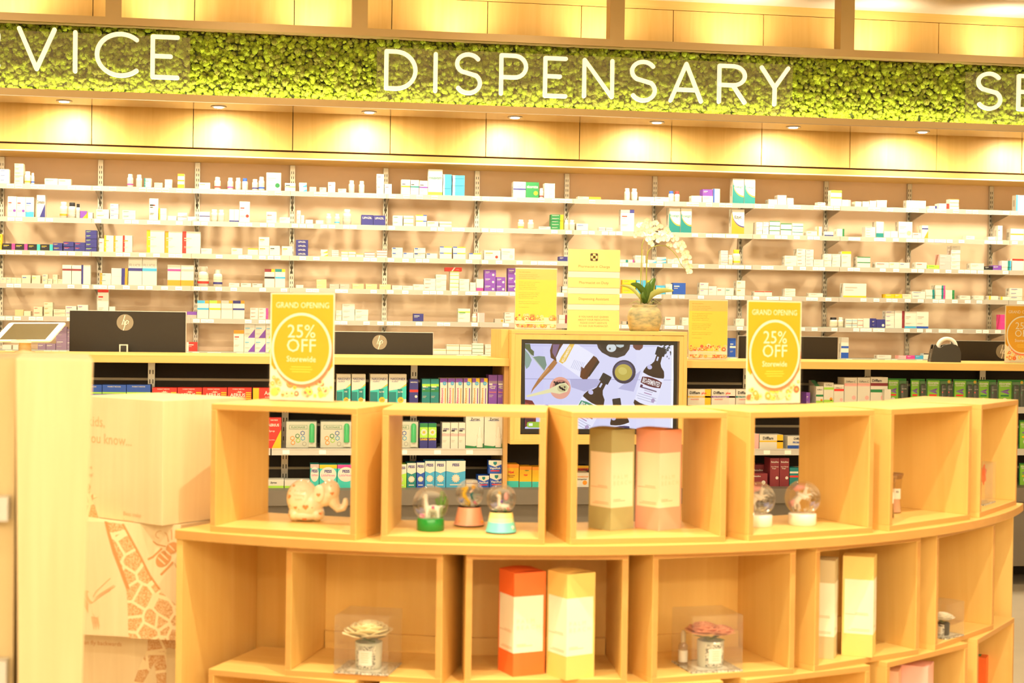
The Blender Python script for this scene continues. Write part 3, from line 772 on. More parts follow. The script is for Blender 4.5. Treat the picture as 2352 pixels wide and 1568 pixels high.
def add_gems(root, k, r, hc, seed):
    rr = random.Random(seed); m = MB()
    for i in range(26):
        a = rr.uniform(0, 6.28); q = rr.uniform(0.1, 0.62) * r; m.ball((q * math.cos(a), q * math.sin(a), hc - r * rr.uniform(0.60, 0.74)), r * 0.035, mat('glitter_flake', (0.9, 0.85, 0.7), 0.2, 0.5), 1)
    m.build('glitter', root)
GRN = mat('deep_green_resin', (0.01, 0.22, 0.03), 0.25)
def base_g(root, k, r):
    m = MB(); m.lathe([(30.5 * k, 0), (31.5 * k, 1 * k), (31.5 * k, 27 * k), (30.5 * k, 28.5 * k), (0.0001, 28.5 * k)], (0, 0, 0), GRN, 40); m.build('green_base', root)
r_, k, r, hc = globe('snow globe with a white llama and green cactus on a dark green base', 988.7, 1217, FZ1, 41.5, 61, base_g)
WF = mat('white_resin', (0.92, 0.86, 0.76), 0.35); CAC = mat('cactus_green', (0.12, 0.32, 0.03), 0.45)
q = 1 / 7.84 * k
def G3(x, z, cx=538, cz=1000, y=0.0): return ((x - cx) * q, y, (cz - z) * q)
organic('llama_figure', [('e', G3(590, 610), (115 * q, 60 * q, 68 * q)), ('t', [G3(470, 610), G3(452, 500), G3(450, 410)], [52 * q, 38 * q, 38 * q]), ('e', G3(445, 395), (45 * q, 36 * q, 42 * q)), ('e', G3(420, 412), (28 * q, 22 * q, 20 * q)),
   ('t', [G3(475, 640, y=-20 * q), G3(472, 790, y=-20 * q)], [34 * q, 26 * q]), ('t', [G3(510, 640, y=25 * q), G3(508, 790, y=25 * q)], [30 * q, 24 * q]), ('t', [G3(660, 640, y=-20 * q), G3(672, 790, y=-20 * q)], [34 * q, 24 * q]), ('t', [G3(640, 640, y=25 * q), G3(640, 790, y=25 * q)], [30 * q, 24 * q]),
   ('t', [G3(700, 570), G3(735, 560)], [24 * q, 14 * q]), ('t', [G3(432, 375), G3(428, 340)], [12 * q, 7 * q]), ('t', [G3(462, 372), G3(465, 340)], [12 * q, 7 * q])], WF, 0.0011, r_, 3)
m = MB(); m.tube([G3(725, 800, y=60 * q), G3(725, 320, y=60 * q)], [34 * q, 28 * q], CAC, 10); m.ball(G3(725, 320, y=60 * q), 28 * q, CAC, 2)
m.tube([G3(725, 560, y=60 * q), G3(775, 520, y=60 * q), G3(800, 400, y=60 * q)], 20 * q, CAC, 8); m.tube([G3(725, 600, y=60 * q), G3(660, 560, y=60 * q), G3(630, 440, y=60 * q)], 26 * q, CAC, 8); m.build('cactus', r_)
m = MB(); m.box(G3(340, 800, y=-10 * q), (G3(430, 720)[0], 60 * q, G3(430, 715)[2]), pm('m')); m.ball(G3(580, 580, y=-58 * q), 30 * q, pm('m'), 1); m.build('coloured_ornaments', r_); add_gems(r_, k, r, hc, 1)
def cone_base(cols, rb, rt, hb, dark=True):
    def f(root, k, r):
        m = MB(); n = 14
        if dark: MB().lathe([(rb * 0.93 * k, 0), (rb * 0.93 * k, 3.2 * k)], (0, 0, 0), SLOT, 32).build('foot_ring', root)
        z0 = 3.0 * k if dark else 0; P = []
        for i in range(n + 1):
            t = i / n; P.append(((rb + (rt - rb) * (t ** 0.8)) * k, z0 + (hb * k - z0) * t))
        for a, b, c in zip(P, P[1:], range(n)):
            m.lathe([a, b], (0, 0, 0), cols[min(len(cols) - 1, int(c / n * len(cols)))], 32)
        m.lathe([(rb * k, z0), (rb * 0.99 * k, z0 + 0.0005)], (0, 0, 0), cols[0], 32); m.lathe([(0.0001, z0), (rb * k, z0)], (0, 0, 0), cols[0], 32)
        m.lathe([(rt * k, hb * k), (rt * 0.3 * k, hb * k)], (0, 0, 0), cols[-1], 32)
        m.build('painted_base', root)
    return f
PK = mat('salmon_resin', (0.95, 0.45, 0.30), 0.3)
r_, k, r, hc = globe('snow globe with a yellow seahorse on a salmon pink base with seaweed', 1077.5, 1206, FZ1, 32.5, 73, cone_base([PK], 36, 26, 43))
q = 1 / 7.84 * k
def G3b(x, z, y=0.0): return ((x - 1235) * q, y, (925 - z) * q)
organic('seahorse_figure', [('t', [G3b(1085, 285), G3b(1140, 255), G3b(1180, 260)], [12 * q, 22 * q, 32 * q]), ('e', G3b(1185, 255), (36 * q, 28 * q, 32 * q)), ('t', [G3b(1185, 270), G3b(1140, 340), G3b(1145, 400), G3b(1190, 450), G3b(1235, 500), G3b(1220, 545), G3b(1170, 540), G3b(1165, 510)], [30 * q, 38 * q, 42 * q, 34 * q, 26 * q, 20 * q, 15 * q, 10 * q])], mat('seahorse_yellow', (0.95, 0.62, 0.04), 0.35), 0.0010, r_, 3)
m = MB(); m.ball(G3b(1300, 245, 30 * q), 42 * q, mat('doll_hair', (0.95, 0.55, 0.08), 0.5), 2); m.tube([G3b(1290, 290, 20 * q), G3b(1240, 340, 10 * q)], 20 * q, pm('i'), 8); m.tube([G3b(1270, 330, 30 * q), G3b(1265, 400, 30 * q), G3b(1290, 460, 30 * q)], [24 * q, 20 * q, 10 * q], pm('t'), 8)
m.ball(G3b(1110, 465, -10 * q), 34 * q, mat('shell_blue', (0.3, 0.4, 0.85), 0.4), 1); m.ball(G3b(1330, 505, -10 * q), 32 * q, pm('m'), 1); m.build('mermaid_and_shells', r_); add_gems(r_, k, r, hc, 2)
m = MB()
for pts in ([(1225, 880), (1235, 780), (1215, 700)], [(1265, 880), (1290, 770), (1285, 700)], [(1200, 870), (1180, 800), (1150, 770)]):
    m.tube([G3b(x, z, -(30.5 * k if z > 800 else 27.5 * k)) for x, z in pts], [7 * q, 8 * q, 4 * q], mat('seaweed', (0.25, 0.33, 0.22), 0.5), 6)
for x, z, s in ((1080, 830, 34), (1350, 640, 20), (1250, 695, 18), (1335, 735, 16), (1310, 860, 16), (1470, 830, 28)):
    m.ball(G3b(x, z, -(35 * k - abs(x - 1235) * q * 0.45 - (900 - z) * q * 0.25)), s * q, mat('starfish_orange', (0.95, 0.42, 0.05), 0.4), 1, (1, 0.4, 1))
m.build('sea_relief', r_)
TQ = mat('turquoise_resin', (0.18, 0.70, 0.66), 0.28); YL = mat('primrose_resin', (0.92, 0.78, 0.30), 0.3); LG = mat('pale_lime_resin', (0.55, 0.75, 0.42), 0.3)
r_, k, r, hc = globe('snow globe with a pale unicorn on a yellow to turquoise flowered base', 1150.5, 1222, FZ1, 34.5, 77, cone_base([TQ, TQ, TQ, LG, YL, YL], 36, 26, 47))
q = 1 / 7.84 * k
def G3c(x, z, y=0.0): return ((x - 1805) * q, y, (1060 - z) * q)
organic('unicorn_figure', [('e', G3c(1850, 590), (95 * q, 50 * q, 42 * q)), ('t', [G3c(1780, 570), G3c(1770, 470), G3c(1775, 410)], [42 * q, 30 * q, 30 * q]), ('e', G3c(1755, 405), (42 * q, 30 * q, 30 * q)), ('t', [G3c(1770, 600), G3c(1700, 630)], [20 * q, 14 * q]), ('t', [G3c(1900, 600), G3c(1930, 560)], [18 * q, 12 * q])], mat('shell_white_resin', (0.95, 0.80, 0.66), 0.35), 0.0011, r_, 3)
m = MB(); m.ball(G3c(1880, 420, 10 * q), 52 * q, pm('p'), 2, (0.7, 0.5, 1.4)); m.ball(G3c(1775, 365), 28 * q, mat('doll_hair', (0.95, 0.55, 0.08), 0.5), 1); m.ball(G3c(1810, 500, -36 * q), 26 * q, pm('v'), 1)
m.ball(G3c(1710, 650, -30 * q), 30 * q, pm('g'), 1); m.ball(G3c(1870, 645, -40 * q), 30 * q, pm('g'), 1); m.ball(G3c(1920, 620, -30 * q), 26 * q, pm('r'), 1); m.build('mane_and_flowers', r_); add_gems(r_, k, r, hc, 3)
m = MB()
for x, z, s, mt in ((1850, 860, 52, pm('i')), (1700, 780, 24, pm('o')), (1895, 780, 26, pm('y')), (1745, 900, 46, pm('g')), (1915, 950, 46, pm('g')), (2010, 955, 38, pm('w')), (1850, 930, 24, pm('w'))):
    m.ball(G3c(x, z, -(36 * k - abs(x - 1805) * q * 0.5 - (1050 - z) * q * 0.26)), s * q, mt, 1, (1, 0.3, 1))
m.build('flower_relief', r_)
WB = mat('white_gloss_base', (0.90, 0.82, 0.74), 0.2)
def base_w(root, k, r):
    m = MB(); m.lathe([(31 * k, 0), (32 * k, 1 * k), (32 * k, 24 * k), (31 * k, 26 * k), (0.0001, 26 * k)], (0, 0, 0), WB, 40); m.build('white_base', root)
def unicorn(root, k, hc, rp=41):
    q = k / 3.5
    def U(x, z, y=0.0): return ((x - 567) * q, y, hc + (880 - z) * q)
    organic('unicorn_figure', [('e', U(560, 865), (42 * q, 22 * q, 20 * q), 32), ('t', [U(540, 880), U(520, 905)], [22 * q, 24 * q]), ('t', [U(585, 845), U(590, 815), U(588, 800)], [17 * q, 13 * q, 12 * q]), ('e', U(600, 805), (18 * q, 9 * q, 9 * q), -20),
        ('t', [U(595, 860), U(630, 850), U(650, 862)], [9 * q, 7 * q, 5 * q]), ('t', [U(590, 870), U(618, 878), U(605, 898)], [9 * q, 7 * q, 5 * q]), ('t', [U(520, 905), U(540, 935), U(548, 965)], [12 * q, 8 * q, 6 * q]), ('t', [U(515, 905), U(505, 940), U(510, 968)], [12 * q, 8 * q, 6 * q]),
        ('t', [U(592, 792), U(596, 762)], [4 * q, 1.5 * q])], WF, 0.0010, root, 2)
    m = MB(); m.tube([U(585, 790), U(560, 800), U(530, 800), U(500, 820)], [8 * q, 20 * q, 26 * q, 14 * q], pm('p'), 8); m.tube([U(505, 895), U(485, 915), U(488, 950)], [10 * q, 16 * q, 6 * q], pm('p'), 8); m.build('pink_mane', root)
r_, k, r, hc = globe('snow globe with a rearing white unicorn, white base, beside the cube wall', 1741.5, 1207, FZ1, 38.5, 62, base_w, group='unicorn snow globes'); unicorn(r_, k, hc); add_gems(r_, k, r, hc, 4)
r_, k, r, hc = globe('snow globe with a rearing white unicorn, white base, in the cube middle', 1842.5, 1204, FZ1, 41, 61, base_w, group='unicorn snow globes'); unicorn(r_, k, hc); add_gems(r_, k, r, hc, 5)
# ---- tall fragrance cartons, seen corner-on
def tall_carton(label, u, v, zf, wl, wr, hpx, col, group=None, z_only=None, flap=True, text=True):
    """(u, v) = foot of the near corner, wl / wr = apparent widths of the left and right face in photo pixels"""
    p = atZ(u, v, zf); k = (p - CAM).dot(RM @ Vector((0, 0, -1))) / FPX
    s = math.hypot(wl, wr) * k; th = math.atan2(wl, wr); h = hpx * k
    o = empty('fragrance_carton', p, -YAW + th); tag(o, label, 'box', group)
    M_ = mat('carton_' + label.split()[1], col, 0.55); m = MB()
    m.box((0, 0, 0), (s, s, h - 0.002), M_)
    m.build('carton_body', o)
    f = MB(); n = 7       # slightly domed tuck flap
    for i in range(n):
        a, b = i / n, (i + 1) / n
        za_, zb_ = 0.004 * math.sin(a * math.pi), 0.004 * math.sin(b * math.pi)
        f.poly([(a * s, 0, h - 0.002 + za_), (b * s, 0, h - 0.002 + zb_), (b * s, s, h - 0.002 + zb_), (a * s, s, h - 0.002 + za_)], M_)
    f.build('tuck_flap', o)
    l = MB(); LB = mat('carton_label_cream', (0.92, 0.84, 0.66), 0.5); PR = mat('label_copper_print', (0.70, 0.42, 0.24), 0.5)
    z0, z1 = 0.225 * h, 0.765 * h; e = 0.07 * s
    l.box((0, -0.0006, z0), (s - e, 0, z1), LB); l.box((-0.0006, -0.0006, z0), (0, s - e, z1), LB)
    def tx(face, st, along, z, hh, mt=PR):
        if face: l.text(st, (along * s, -0.001, z), X1, Z1, mt, h=hh, center=False, spacing=1.6, maxw=(1 - along) * s * 0.86)
        else: l.text(st, (-0.001, (1 - along) * s, z), Vector((0, -1, 0)), Z1, mt, h=hh, center=False, maxw=(1 - along) * s * 0.86)
    if text:
        FA = mat('label_faint_gold', (0.86, 0.70, 0.46), 0.4)
        tx(True, 'PALM', 0.10, 0.505 * h, 0.011, FA); tx(True, 'BEACH', 0.10, 0.445 * h, 0.011, FA)
        for z, w in ((0.30, 0.30), (0.285, 0.5)): l.box((0.1 * s, -0.001, z * h), ((0.1 + w) * s, -0.0005, z * h + 0.0014), PR)
        for z, a, w in ((0.43, 0.42, 0.42), (0.415, 0.1, 0.76), (0.27, 0.3, 0.6), (0.255, 0.2, 0.7)): l.box((-0.001, (1 - a - w) * s, z * h), (-0.0005, (1 - a) * s, z * h + 0.0014), PR)
    l.build('wrap_label', o)
    return o
tall_carton('tall sage green carton with a cream wrap label, beside the pink one', 1402, 1219, FZ1, 48, 57, 234, (0.42, 0.40, 0.20))
tall_carton('tall pink carton with a cream wrap label, beside the sage one', 1512.5, 1219, FZ1, 50, 56, 233, (0.90, 0.42, 0.32))
tall_carton('tall vermilion carton with cream wrap label, under the curved slab', 1178, 1554, FZ2, 35, 73, 240, (0.90, 0.16, 0.03))
tall_carton('tall yellow carton with cream wrap label, beside the vermilion one', 1299.5, 1563, FZ2, 43, 67, 246, (0.86, 0.58, 0.17))
tall_carton('tall beige carton with cream wrap label, half hidden by the cube side', 1914.5, 1514, FZ2, 62, 21, 228, (0.62, 0.50, 0.28))
tall_carton('tall lemon carton with cream wrap label, beside the beige one', 2003.5, 1510, FZ2, 66, 23, 232, (0.86, 0.60, 0.19))
tall_carton('tall peach carton low in the bottom row, beside the pale pink one', 2060, 1765, FZ3, 60, 22, 225, (0.88, 0.50, 0.34), text=False)
tall_carton('tall blush carton low in the bottom row, beside the peach one', 2128, 1756, FZ3, 66, 31, 226, (0.90, 0.46, 0.40), text=False)
p = atZ(2263, 1650, FZ3)
o = empty('game_carton', p, -YAW + 1.15); tag(o, 'orange upright carton with white letters in the far bottom cube', 'box')
m = MB(); m.box((0, 0, 0), (0.10, 0.075, 0.19), mat('bright_orange_card', (0.92, 0.16, 0.03), 0.4)); m.build('carton_body', o)
m = MB()
for i, c in enumerate('HZ'): m.text(c, (-0.0008, 0.037, 0.12 - i * 0.035), Vector((0, -1, 0)), Z1, WHITE, h=0.022)
m.box((0.02, 0.02, 0.19), (0.05, 0.05, 0.1906), pm('g')); m.build('printed_letters', o)
# ---- boxed roses
ACB = glass_mat('clear_box_plastic', (0.97, 0.97, 0.95), 1.0, 0.03, 1.5, 0.06, (0.95, 0.86, 0.72))
def damask():
    n = 'damask_print'
    if n in _M: return _M[n]
    m = bpy.data.materials.new(n); m.use_nodes = True; nt = m.node_tree; b = nt.nodes['Principled BSDF']; tc = nt.nodes.new('ShaderNodeTexCoord')
    w = nt.nodes.new('ShaderNodeTexNoise'); w.inputs['Scale'].default_value = 160; w.inputs['Detail'].default_value = 1; w.inputs['Distortion'].default_value = 2.5
    nt.links.new(tc.outputs['Object'], w.inputs['Vector']); cr = nt.nodes.new('ShaderNodeValToRGB'); cr.color_ramp.interpolation = 'CONSTANT'
    cr.color_ramp.elements[0].color = (0.06, 0.06, 0.06, 1); cr.color_ramp.elements[1].position = 0.5; cr.color_ramp.elements[1].color = (0.85, 0.80, 0.68, 1)
    nt.links.new(w.outputs['Fac'], cr.inputs['Fac']); nt.links.new(cr.outputs['Color'], b.inputs['Base Color']); _M[n] = m
    return m
DMK = damask()
def rose(parent, c, R, col, seed, name='rose_bloom'):
    rr = random.Random(seed); m = MB(); M_ = mat('petal_' + name + str(seed), col, 0.7)
    n = 34
    for i in range(n):
        t = i / n; an = i * 2.4; tilt = 0.15 + 1.15 * t; rad = R * (0.10 + 0.62 * t); s = R * (0.30 + 0.30 * t)
        d = Vector((math.cos(an), math.sin(an), 0)); tang = Vector((-d.y, d.x, 0)); up = (d * math.sin(tilt) + Z1 * math.cos(tilt)).normalized()
        base = Vector(c) + d * rad * 0.55 + Z1 * (R * 0.25 * (1 - t) - R * 0.12 * t)
        vs = []; nu, nv = 6, 5
        for a in range(nv + 1):
            for b in range(nu + 1):
                uu = b / nu * 2 - 1; vv = a / nv
                wdt = s * (0.45 + 0.75 * math.sin(min(1, vv * 0.85 + 0.15) * math.pi * 0.62)) * 0.85
                curl = math.sin(vv * 2.2) * 0.25 * s; ruff = 0.05 * s * math.sin(uu * 5 + i) * vv
                P = base + tang * (uu * wdt) + up * (vv * s * 1.15 * (1 - 0.22 * uu * uu)) + d * (curl * vv - (1 - uu * uu) * -0.12 * s + ruff)
                vs.append(P)
        fs = [(a * (nu + 1) + b, a * (nu + 1) + b + 1, (a + 1) * (nu + 1) + b + 1, (a + 1) * (nu + 1) + b) for a in range(nv) for b in range(nu)]
        m.add(vs, fs, M_, True)
    o = m.build(name, parent); sl = o.modifiers.new('t', 'SOLIDIFY'); sl.thickness = 0.0008
    return o
LEAF = mat('leaf_green', (0.05, 0.16, 0.015), 0.45)
def leaf(m, a, b, w, material=LEAF, up=Z1, droop=0.0):
    a = Vector(a); b = Vector(b); d = (b - a); s = d.cross(up).normalized(); n = 8; vs = []
    for i in range(n + 1):
        t = i / n; ww = w * math.sin(math.pi * min(1, t * 0.94 + 0.06)) ** 0.7; c = a + d * t + up * (math.sin(t * math.pi) * d.length * droop)
        vs += [c - s * ww + up * (0.18 * ww), c, c + s * ww + up * (0.18 * ww)]
    fs = [(3 * i + j, 3 * i + j + 1, 3 * i + j + 4, 3 * i + j + 3) for i in range(n) for j in range(2)]
    m.add(vs, fs, material, True)
def rose_box(label, fl, fr, back_px, zf, col, tum, seed, bottle_=False, size=None, lbl='English'):
    """fl, fr: photo positions of the near left / right bottom corners; depth from back_px"""
    a = atZ(*fl, zf); b = atZ(*fr, zf); w = (b - a).length; ax = (b - a).normalized()
    rz = math.atan2(ax.y, ax.x); d = size or w; h = w * 1.02 if not size else size * 1.02
    o = empty('boxed_rose_candle', a, rz); tag(o, label, 'candle')
    m = MB(); m.box((0, 0, 0), (w, d, 0.003), DMK); m.box((w * 0.2, d * 0.16, 0.0031), (w * 0.8, d * 0.86, 0.0035), WHITE); m.build('patterned_base', o)
    m = MB(); m.box((0.0008, 0.0008, 0.0036), (w - 0.0008, d - 0.0008, h), ACB); m.build('clear_cover', o)
    r = w * 0.235; hh = w * 0.50; cx, cy = w * (0.52 if not bottle_ else 0.55), d * 0.45
    m = MB(); m.lathe([(r * 0.92, 0.0036), (r, 0.007), (r * 1.06, hh), (r * 0.98, hh), (r * 0.92, hh * 0.8), (0.0001, hh * 0.8)], (cx, cy, 0), tum, 28); m.build('candle_tumbler', o)
    m = MB()
    for i in range(8):
        a0, a1 = -math.pi / 2 - 0.75 + i * 1.5 / 8, -math.pi / 2 - 0.75 + (i + 1) * 1.5 / 8
        def P(an, z, rr=r * 1.05): return (cx + rr * math.cos(an), cy + rr * math.sin(an), z)
        m.poly([P(a0, hh * 0.10), P(a1, hh * 0.10), P(a1, hh * 0.92, r * 1.09), P(a0, hh * 0.92, r * 1.09)], DMK)
    for i in range(6):
        a0, a1 = -math.pi / 2 - 0.5 + i * 1.0 / 6, -math.pi / 2 - 0.5 + (i + 1) * 1.0 / 6
        m.poly([(cx + r * 1.10 * math.cos(t), cy + r * 1.10 * math.sin(t), z) for t, z in ((a0, hh * 0.22), (a1, hh * 0.22), (a1, hh * 0.76), (a0, hh * 0.76))], WHITE)
    for j in range(5): m.box((cx - r * (0.30 - 0.04 * (j % 2)), cy - r * 1.12, hh * (0.34 + 0.08 * j)), (cx + r * (0.30 - 0.04 * (j % 2)), cy - r * 1.115, hh * (0.34 + 0.08 * j) + 0.0012), pm('s'))
    m.build('candle_label', o)
    if bottle_:
        rose(o, (cx - w * 0.14, cy, hh * 1.30), w * 0.31, col, seed); rose(o, (cx + w * 0.19, cy - 0.004, hh * 1.24), w * 0.25, col, seed + 1)
    else: rose(o, (cx - w * 0.01, cy, hh * 1.28), w * 0.40, col, seed)
    m = MB()
    for an in (0.3, 1.5, 2.9, 4.2, 5.3):
        leaf(m, (cx, cy, hh * 1.02), (cx + math.cos(an) * w * 0.33, cy + math.sin(an) * d * 0.33, hh * (1.10 + 0.1 * math.sin(an * 3))), w * 0.06)
    m.build('rose_leaf', o)
    if bottle_:
        m = MB(); bx, by = w * 0.13, d * 0.74; br = w * 0.085
        m.lathe([(br, 0.0036), (br, w * 0.36), (br * 0.5, w * 0.42), (br * 0.5, w * 0.45)], (bx, by, 0), glass_mat('small_bottle_glass', (0.8, 0.72, 0.6), 0.8, 0.02, 1.45, 0.25, (0.7, 0.6, 0.5)), 16)
        m.build('perfume_bottle', o); n = MB(); n.lathe([(br * 0.55, w * 0.42), (br * 0.55, w * 0.58), (br * 0.35, w * 0.63)], (bx, by, 0), pm('f'), 14); n.lathe([(br * 1.03, w * 0.06), (br * 1.03, w * 0.27)], (bx, by, 0), WHITE, 14); n.build('spray_cap', o)
    return o
TUMW = mat('frosted_tumbler', (0.62, 0.62, 0.52), 0.15)
rose_box('cream rose over a white candle in a clear box on patterned base', (766, 1545), (891, 1552), None, FZ2, (0.93, 0.80, 0.50), TUMW, 5)
rose_box('dusky pink roses over a white candle in a clear box with a spray bottle', (1588, 1547), (1706, 1541), None, FZ2, (0.80, 0.33, 0.20), TUMW, 9, True)
rose_box('white rose over a black candle in a clear box', (2118, 1459), (2173, 1469), None, FZ2, (0.93, 0.85, 0.70), BLACK, 13, size=0.098)
# ---- boxed orange flower in the last cube
fa = math.radians(TOPA[5] + 90); a = atZ(2286, 1153, FZ1) - Vector((0.099 * math.cos(fa) - 0.021 * math.sin(fa), 0.099 * math.sin(fa) + 0.021 * math.cos(fa), 0)); o = empty('boxed_flower', a, fa); tag(o, 'orange flower stem in a clear plastic box in the last open cube', 'flower')
m = MB(); m.box((-0.02, 0.02, 0), (0.10, 0.12, 0.004), DMK); m.build('patterned_base', o)
m = MB(); m.box((-0.019, 0.021, 0.0045), (0.099, 0.119, 0.125), ACB); m.build('clear_cover', o)
m = MB(); m.tube([(0.074, 0.06, 0.0045), (0.074, 0.06, 0.085)], 0.0012, LEAF, 6)
for i in range(6): leaf(m, (0.074, 0.06, 0.085), (0.074 + 0.030 * math.cos(i * 1.05 + 0.4), 0.06 - 0.01, 0.085 + 0.034 * math.sin(i * 1.05 + 0.4)), 0.013, mat('orange_petal', (0.85, 0.13, 0.02), 0.5), up=Vector((0, -1, 0)))
m.build('flower_stem', o)
# ---- candle jars with wooden lids
def jar(label, u, v, wax, hpx):
    p = atZ(u, v, FZ1); k = (p - CAM).dot(RM @ Vector((0, 0, -1))) / FPX; h = hpx * k; r = 17 * k
    o = empty('candle_jar', p, VA); tag(o, label, 'candle', 'candle jars in the fifth open cube')
    prof = [(r * 0.85, 0), (r * 0.92, 0.003), (r * 0.74, h * 0.36), (r * 0.76, h * 0.45), (r * 0.98, h * 0.86)]
    MB().lathe([(x * 0.93, z + 0.002) for x, z in prof[:4]] + [(0.0001, h * 0.62)], (0, 0, 0), wax, 24).build('wax', o)
    MB().lathe(prof, (0, 0, 0), glass_mat('jar_glass', (0.92, 0.88, 0.82), 0.9, 0.02, 1.45), 24).build('glass_jar', o)
    MB().lathe([(r * 0.95, h * 0.86), (r * 1.14, h * 0.96), (r * 1.16, h), (0.0001, h)], (0, 0, 0), mat('walnut_lid', (0.30, 0.15, 0.05), 0.4), 24).build('wooden_lid', o)
    m = MB()
    for i in range(8):
        a0, a1 = -math.pi / 2 - 0.9 + i * 0.225, -math.pi / 2 - 0.9 + (i + 1) * 0.225
        m.poly([(r * 0.86 * math.cos(t), r * 0.86 * math.sin(t), z) for t, z in ((a0, h * 0.36), (a1, h * 0.36), (a1, h * 0.62), (a0, h * 0.62))], WHITE)
    m.box((0.0, -r * 0.88, h * 0.52), (0.002, -r * 0.87, h * 0.57), SLOT); m.box((0.004, -r * 0.88, h * 0.52), (0.006, -r * 0.87, h * 0.57), SLOT)
    m.build('jar_label', o)
jar('dark burgundy candle jar with wooden lid, front of the two', 2038, 1189, mat('burgundy_wax', (0.08, 0.012, 0.015), 0.25), 97)
jar('pale pink candle jar with wooden lid, behind the dark one', 2054, 1177, mat('blush_wax', (0.80, 0.52, 0.40), 0.3), 91)

# ================================================================ end blocks with the printed giraffe, near pillar
BROWN = mat('engraved_brown', (0.60, 0.27, 0.09), 0.55); BROWN_L = mat('engraved_brown_light', (0.78, 0.42, 0.20), 0.55)
def giraffe_mat():
    n = 'giraffe_print'
    if n in _M: return _M[n]
    m = bpy.data.materials.new(n); m.use_nodes = True; nt = m.node_tree; L = nt.links; b = nt.nodes['Principled BSDF']; tc = nt.nodes.new('ShaderNodeTexCoord')
    v = nt.nodes.new('ShaderNodeTexVoronoi'); v.feature = 'DISTANCE_TO_EDGE'; v.inputs['Scale'].default_value = 21; L.new(tc.outputs['Object'], v.inputs['Vector'])
    nz = nt.nodes.new('ShaderNodeTexNoise'); nz.inputs['Scale'].default_value = 300; nz.inputs['Detail'].default_value = 3; L.new(tc.outputs['Object'], nz.inputs['Vector'])
    g = nt.nodes.new('ShaderNodeMath'); g.operation = 'GREATER_THAN'; g.inputs[1].default_value = 0.075; L.new(v.outputs['Distance'], g.inputs[0])
    s = nt.nodes.new('ShaderNodeMapRange'); s.inputs['From Min'].default_value = 0.42; s.inputs['From Max'].default_value = 0.62; s.inputs['To Min'].default_value = 1.0; s.inputs['To Max'].default_value = 0.35; L.new(nz.outputs['Fac'], s.inputs['Value'])
    mu = nt.nodes.new('ShaderNodeMath'); mu.operation = 'MULTIPLY'; L.new(g.outputs[0], mu.inputs[0]); L.new(s.outputs['Result'], mu.inputs[1])
    x = nt.nodes.new('ShaderNodeMixRGB'); x.inputs['Color1'].default_value = (0.86, 0.68, 0.40, 1); x.inputs['Color2'].default_value = (0.58, 0.27, 0.09, 1); L.new(mu.outputs[0], x.inputs['Fac']); L.new(x.outputs['Color'], b.inputs['Base Color'])
    b.inputs['Roughness'].default_value = 0.55; _M[n] = m
    return m
GIR = giraffe_mat()
bs = empty('printed_block_display', (-0.45, 4.35, 0)); tag(bs, 'stack of pale maple blocks printed with a giraffe at the gondola end', 'display stand')
ang = -134.7; c = pol(ROUT, ang)
f0 = pol(ROUT / math.cos(0), -128.3)
# top block, in line with the open cubes
tr = math.radians(ang); out = Vector((math.cos(tr), math.sin(tr), 0)); tg = Vector((-out.y, out.x, 0))
cr3 = Vector((f0.x, f0.y, 0)); WL = 0.36
m = MB(); P = [cr3, cr3 - tg * WL, cr3 - tg * WL - out * 0.30, cr3 - out * 0.30]
m.prism([(q_.x, q_.y, 0.732) for q_ in P], (0, 0, 0.328), MAPLE_PALE); blk = loc(m.build('top_block', bevel=0.001), bs)
def onblock(u, v, off=0.0006):
    return atP(u, v, cr3 + out * off, out)
m = MB()
def ptext(m, st, u, v, hpx, pf, uxv, mt, italic=0):
    o = pf(u, v); hh = (pf(u, v - hpx) - o).length; m.text(st, o, uxv, Z1, mt, h=hh, center=False)
# the hidden part of each line starts behind the pillar
ptext(m, 'kids,', 203, 977, 24, onblock, tg, BROWN_L); ptext(m, 'you know...', 199, 1015, 24, onblock, tg, BROWN_L)
ptext(m, 'have', 197, 1075, 9, onblock, tg, BROWN_L); ptext(m, 'tongues!', 186, 1091, 9, onblock, tg, BROWN_L); ptext(m, 'Bees make', 284, 1183, 10, onblock, tg, BROWN_L); ptext(m, 'honey', 284, 1199, 10, onblock, tg, BROWN_L)
o = m.build('printed_words', blk); o.location = (0, 0, 0); 
for v in o.data.vertices: v.co -= Vector((0, 0, 0))
o.matrix_parent_inverse = Matrix.Identity(4)
m = MB(); m.poly([onblock(u, v, 0.0008) for u, v in [(190, 1195), (188, 1160), (196, 1128), (201, 1112), (206, 1110), (208, 1118), (205, 1128), (214, 1135), (222, 1138), (221, 1142), (211, 1145), (217, 1160), (223, 1180), (229, 1196)]], GIR); m.build('giraffe_head_print', blk)
# second block: nearly square to the shopper
e1 = Vector((0.942, -0.335, 0)); n1 = Vector((-0.335, -0.942, 0)); q0 = Vector((-0.222, 4.125, 0))
m = MB(); rd = Vector((0.602, 0.799, 0)) * 0.27; P = [q0, q0 - e1 * 0.42, q0 - e1 * 0.42 + rd, q0 + rd - e1 * 0.004]
m.prism([(q_.x, q_.y, 0.425) for q_ in P], (0, 0, 0.305), MAPLE_PALE); b2 = loc(m.build('middle_block', bevel=0.001), bs)
def on2(u, v, off=0.0006): return atP(u, v, q0 + n1 * off, n1)
m = MB()
Z5 = lambda x, y: (x / 3.36, 1180 + y / 3.36)
neck = [(805, 55), (830, 160), (870, 300), (920, 430), (975, 580), (985, 700), (990, 900), (995, 958), (1385, 975), (1385, 720), (1310, 660), (1225, 585), (1150, 480), (1070, 320), (1000, 190), (940, 80)]
m.poly([on2(*Z5(x, y)) for x, y in neck], GIR)
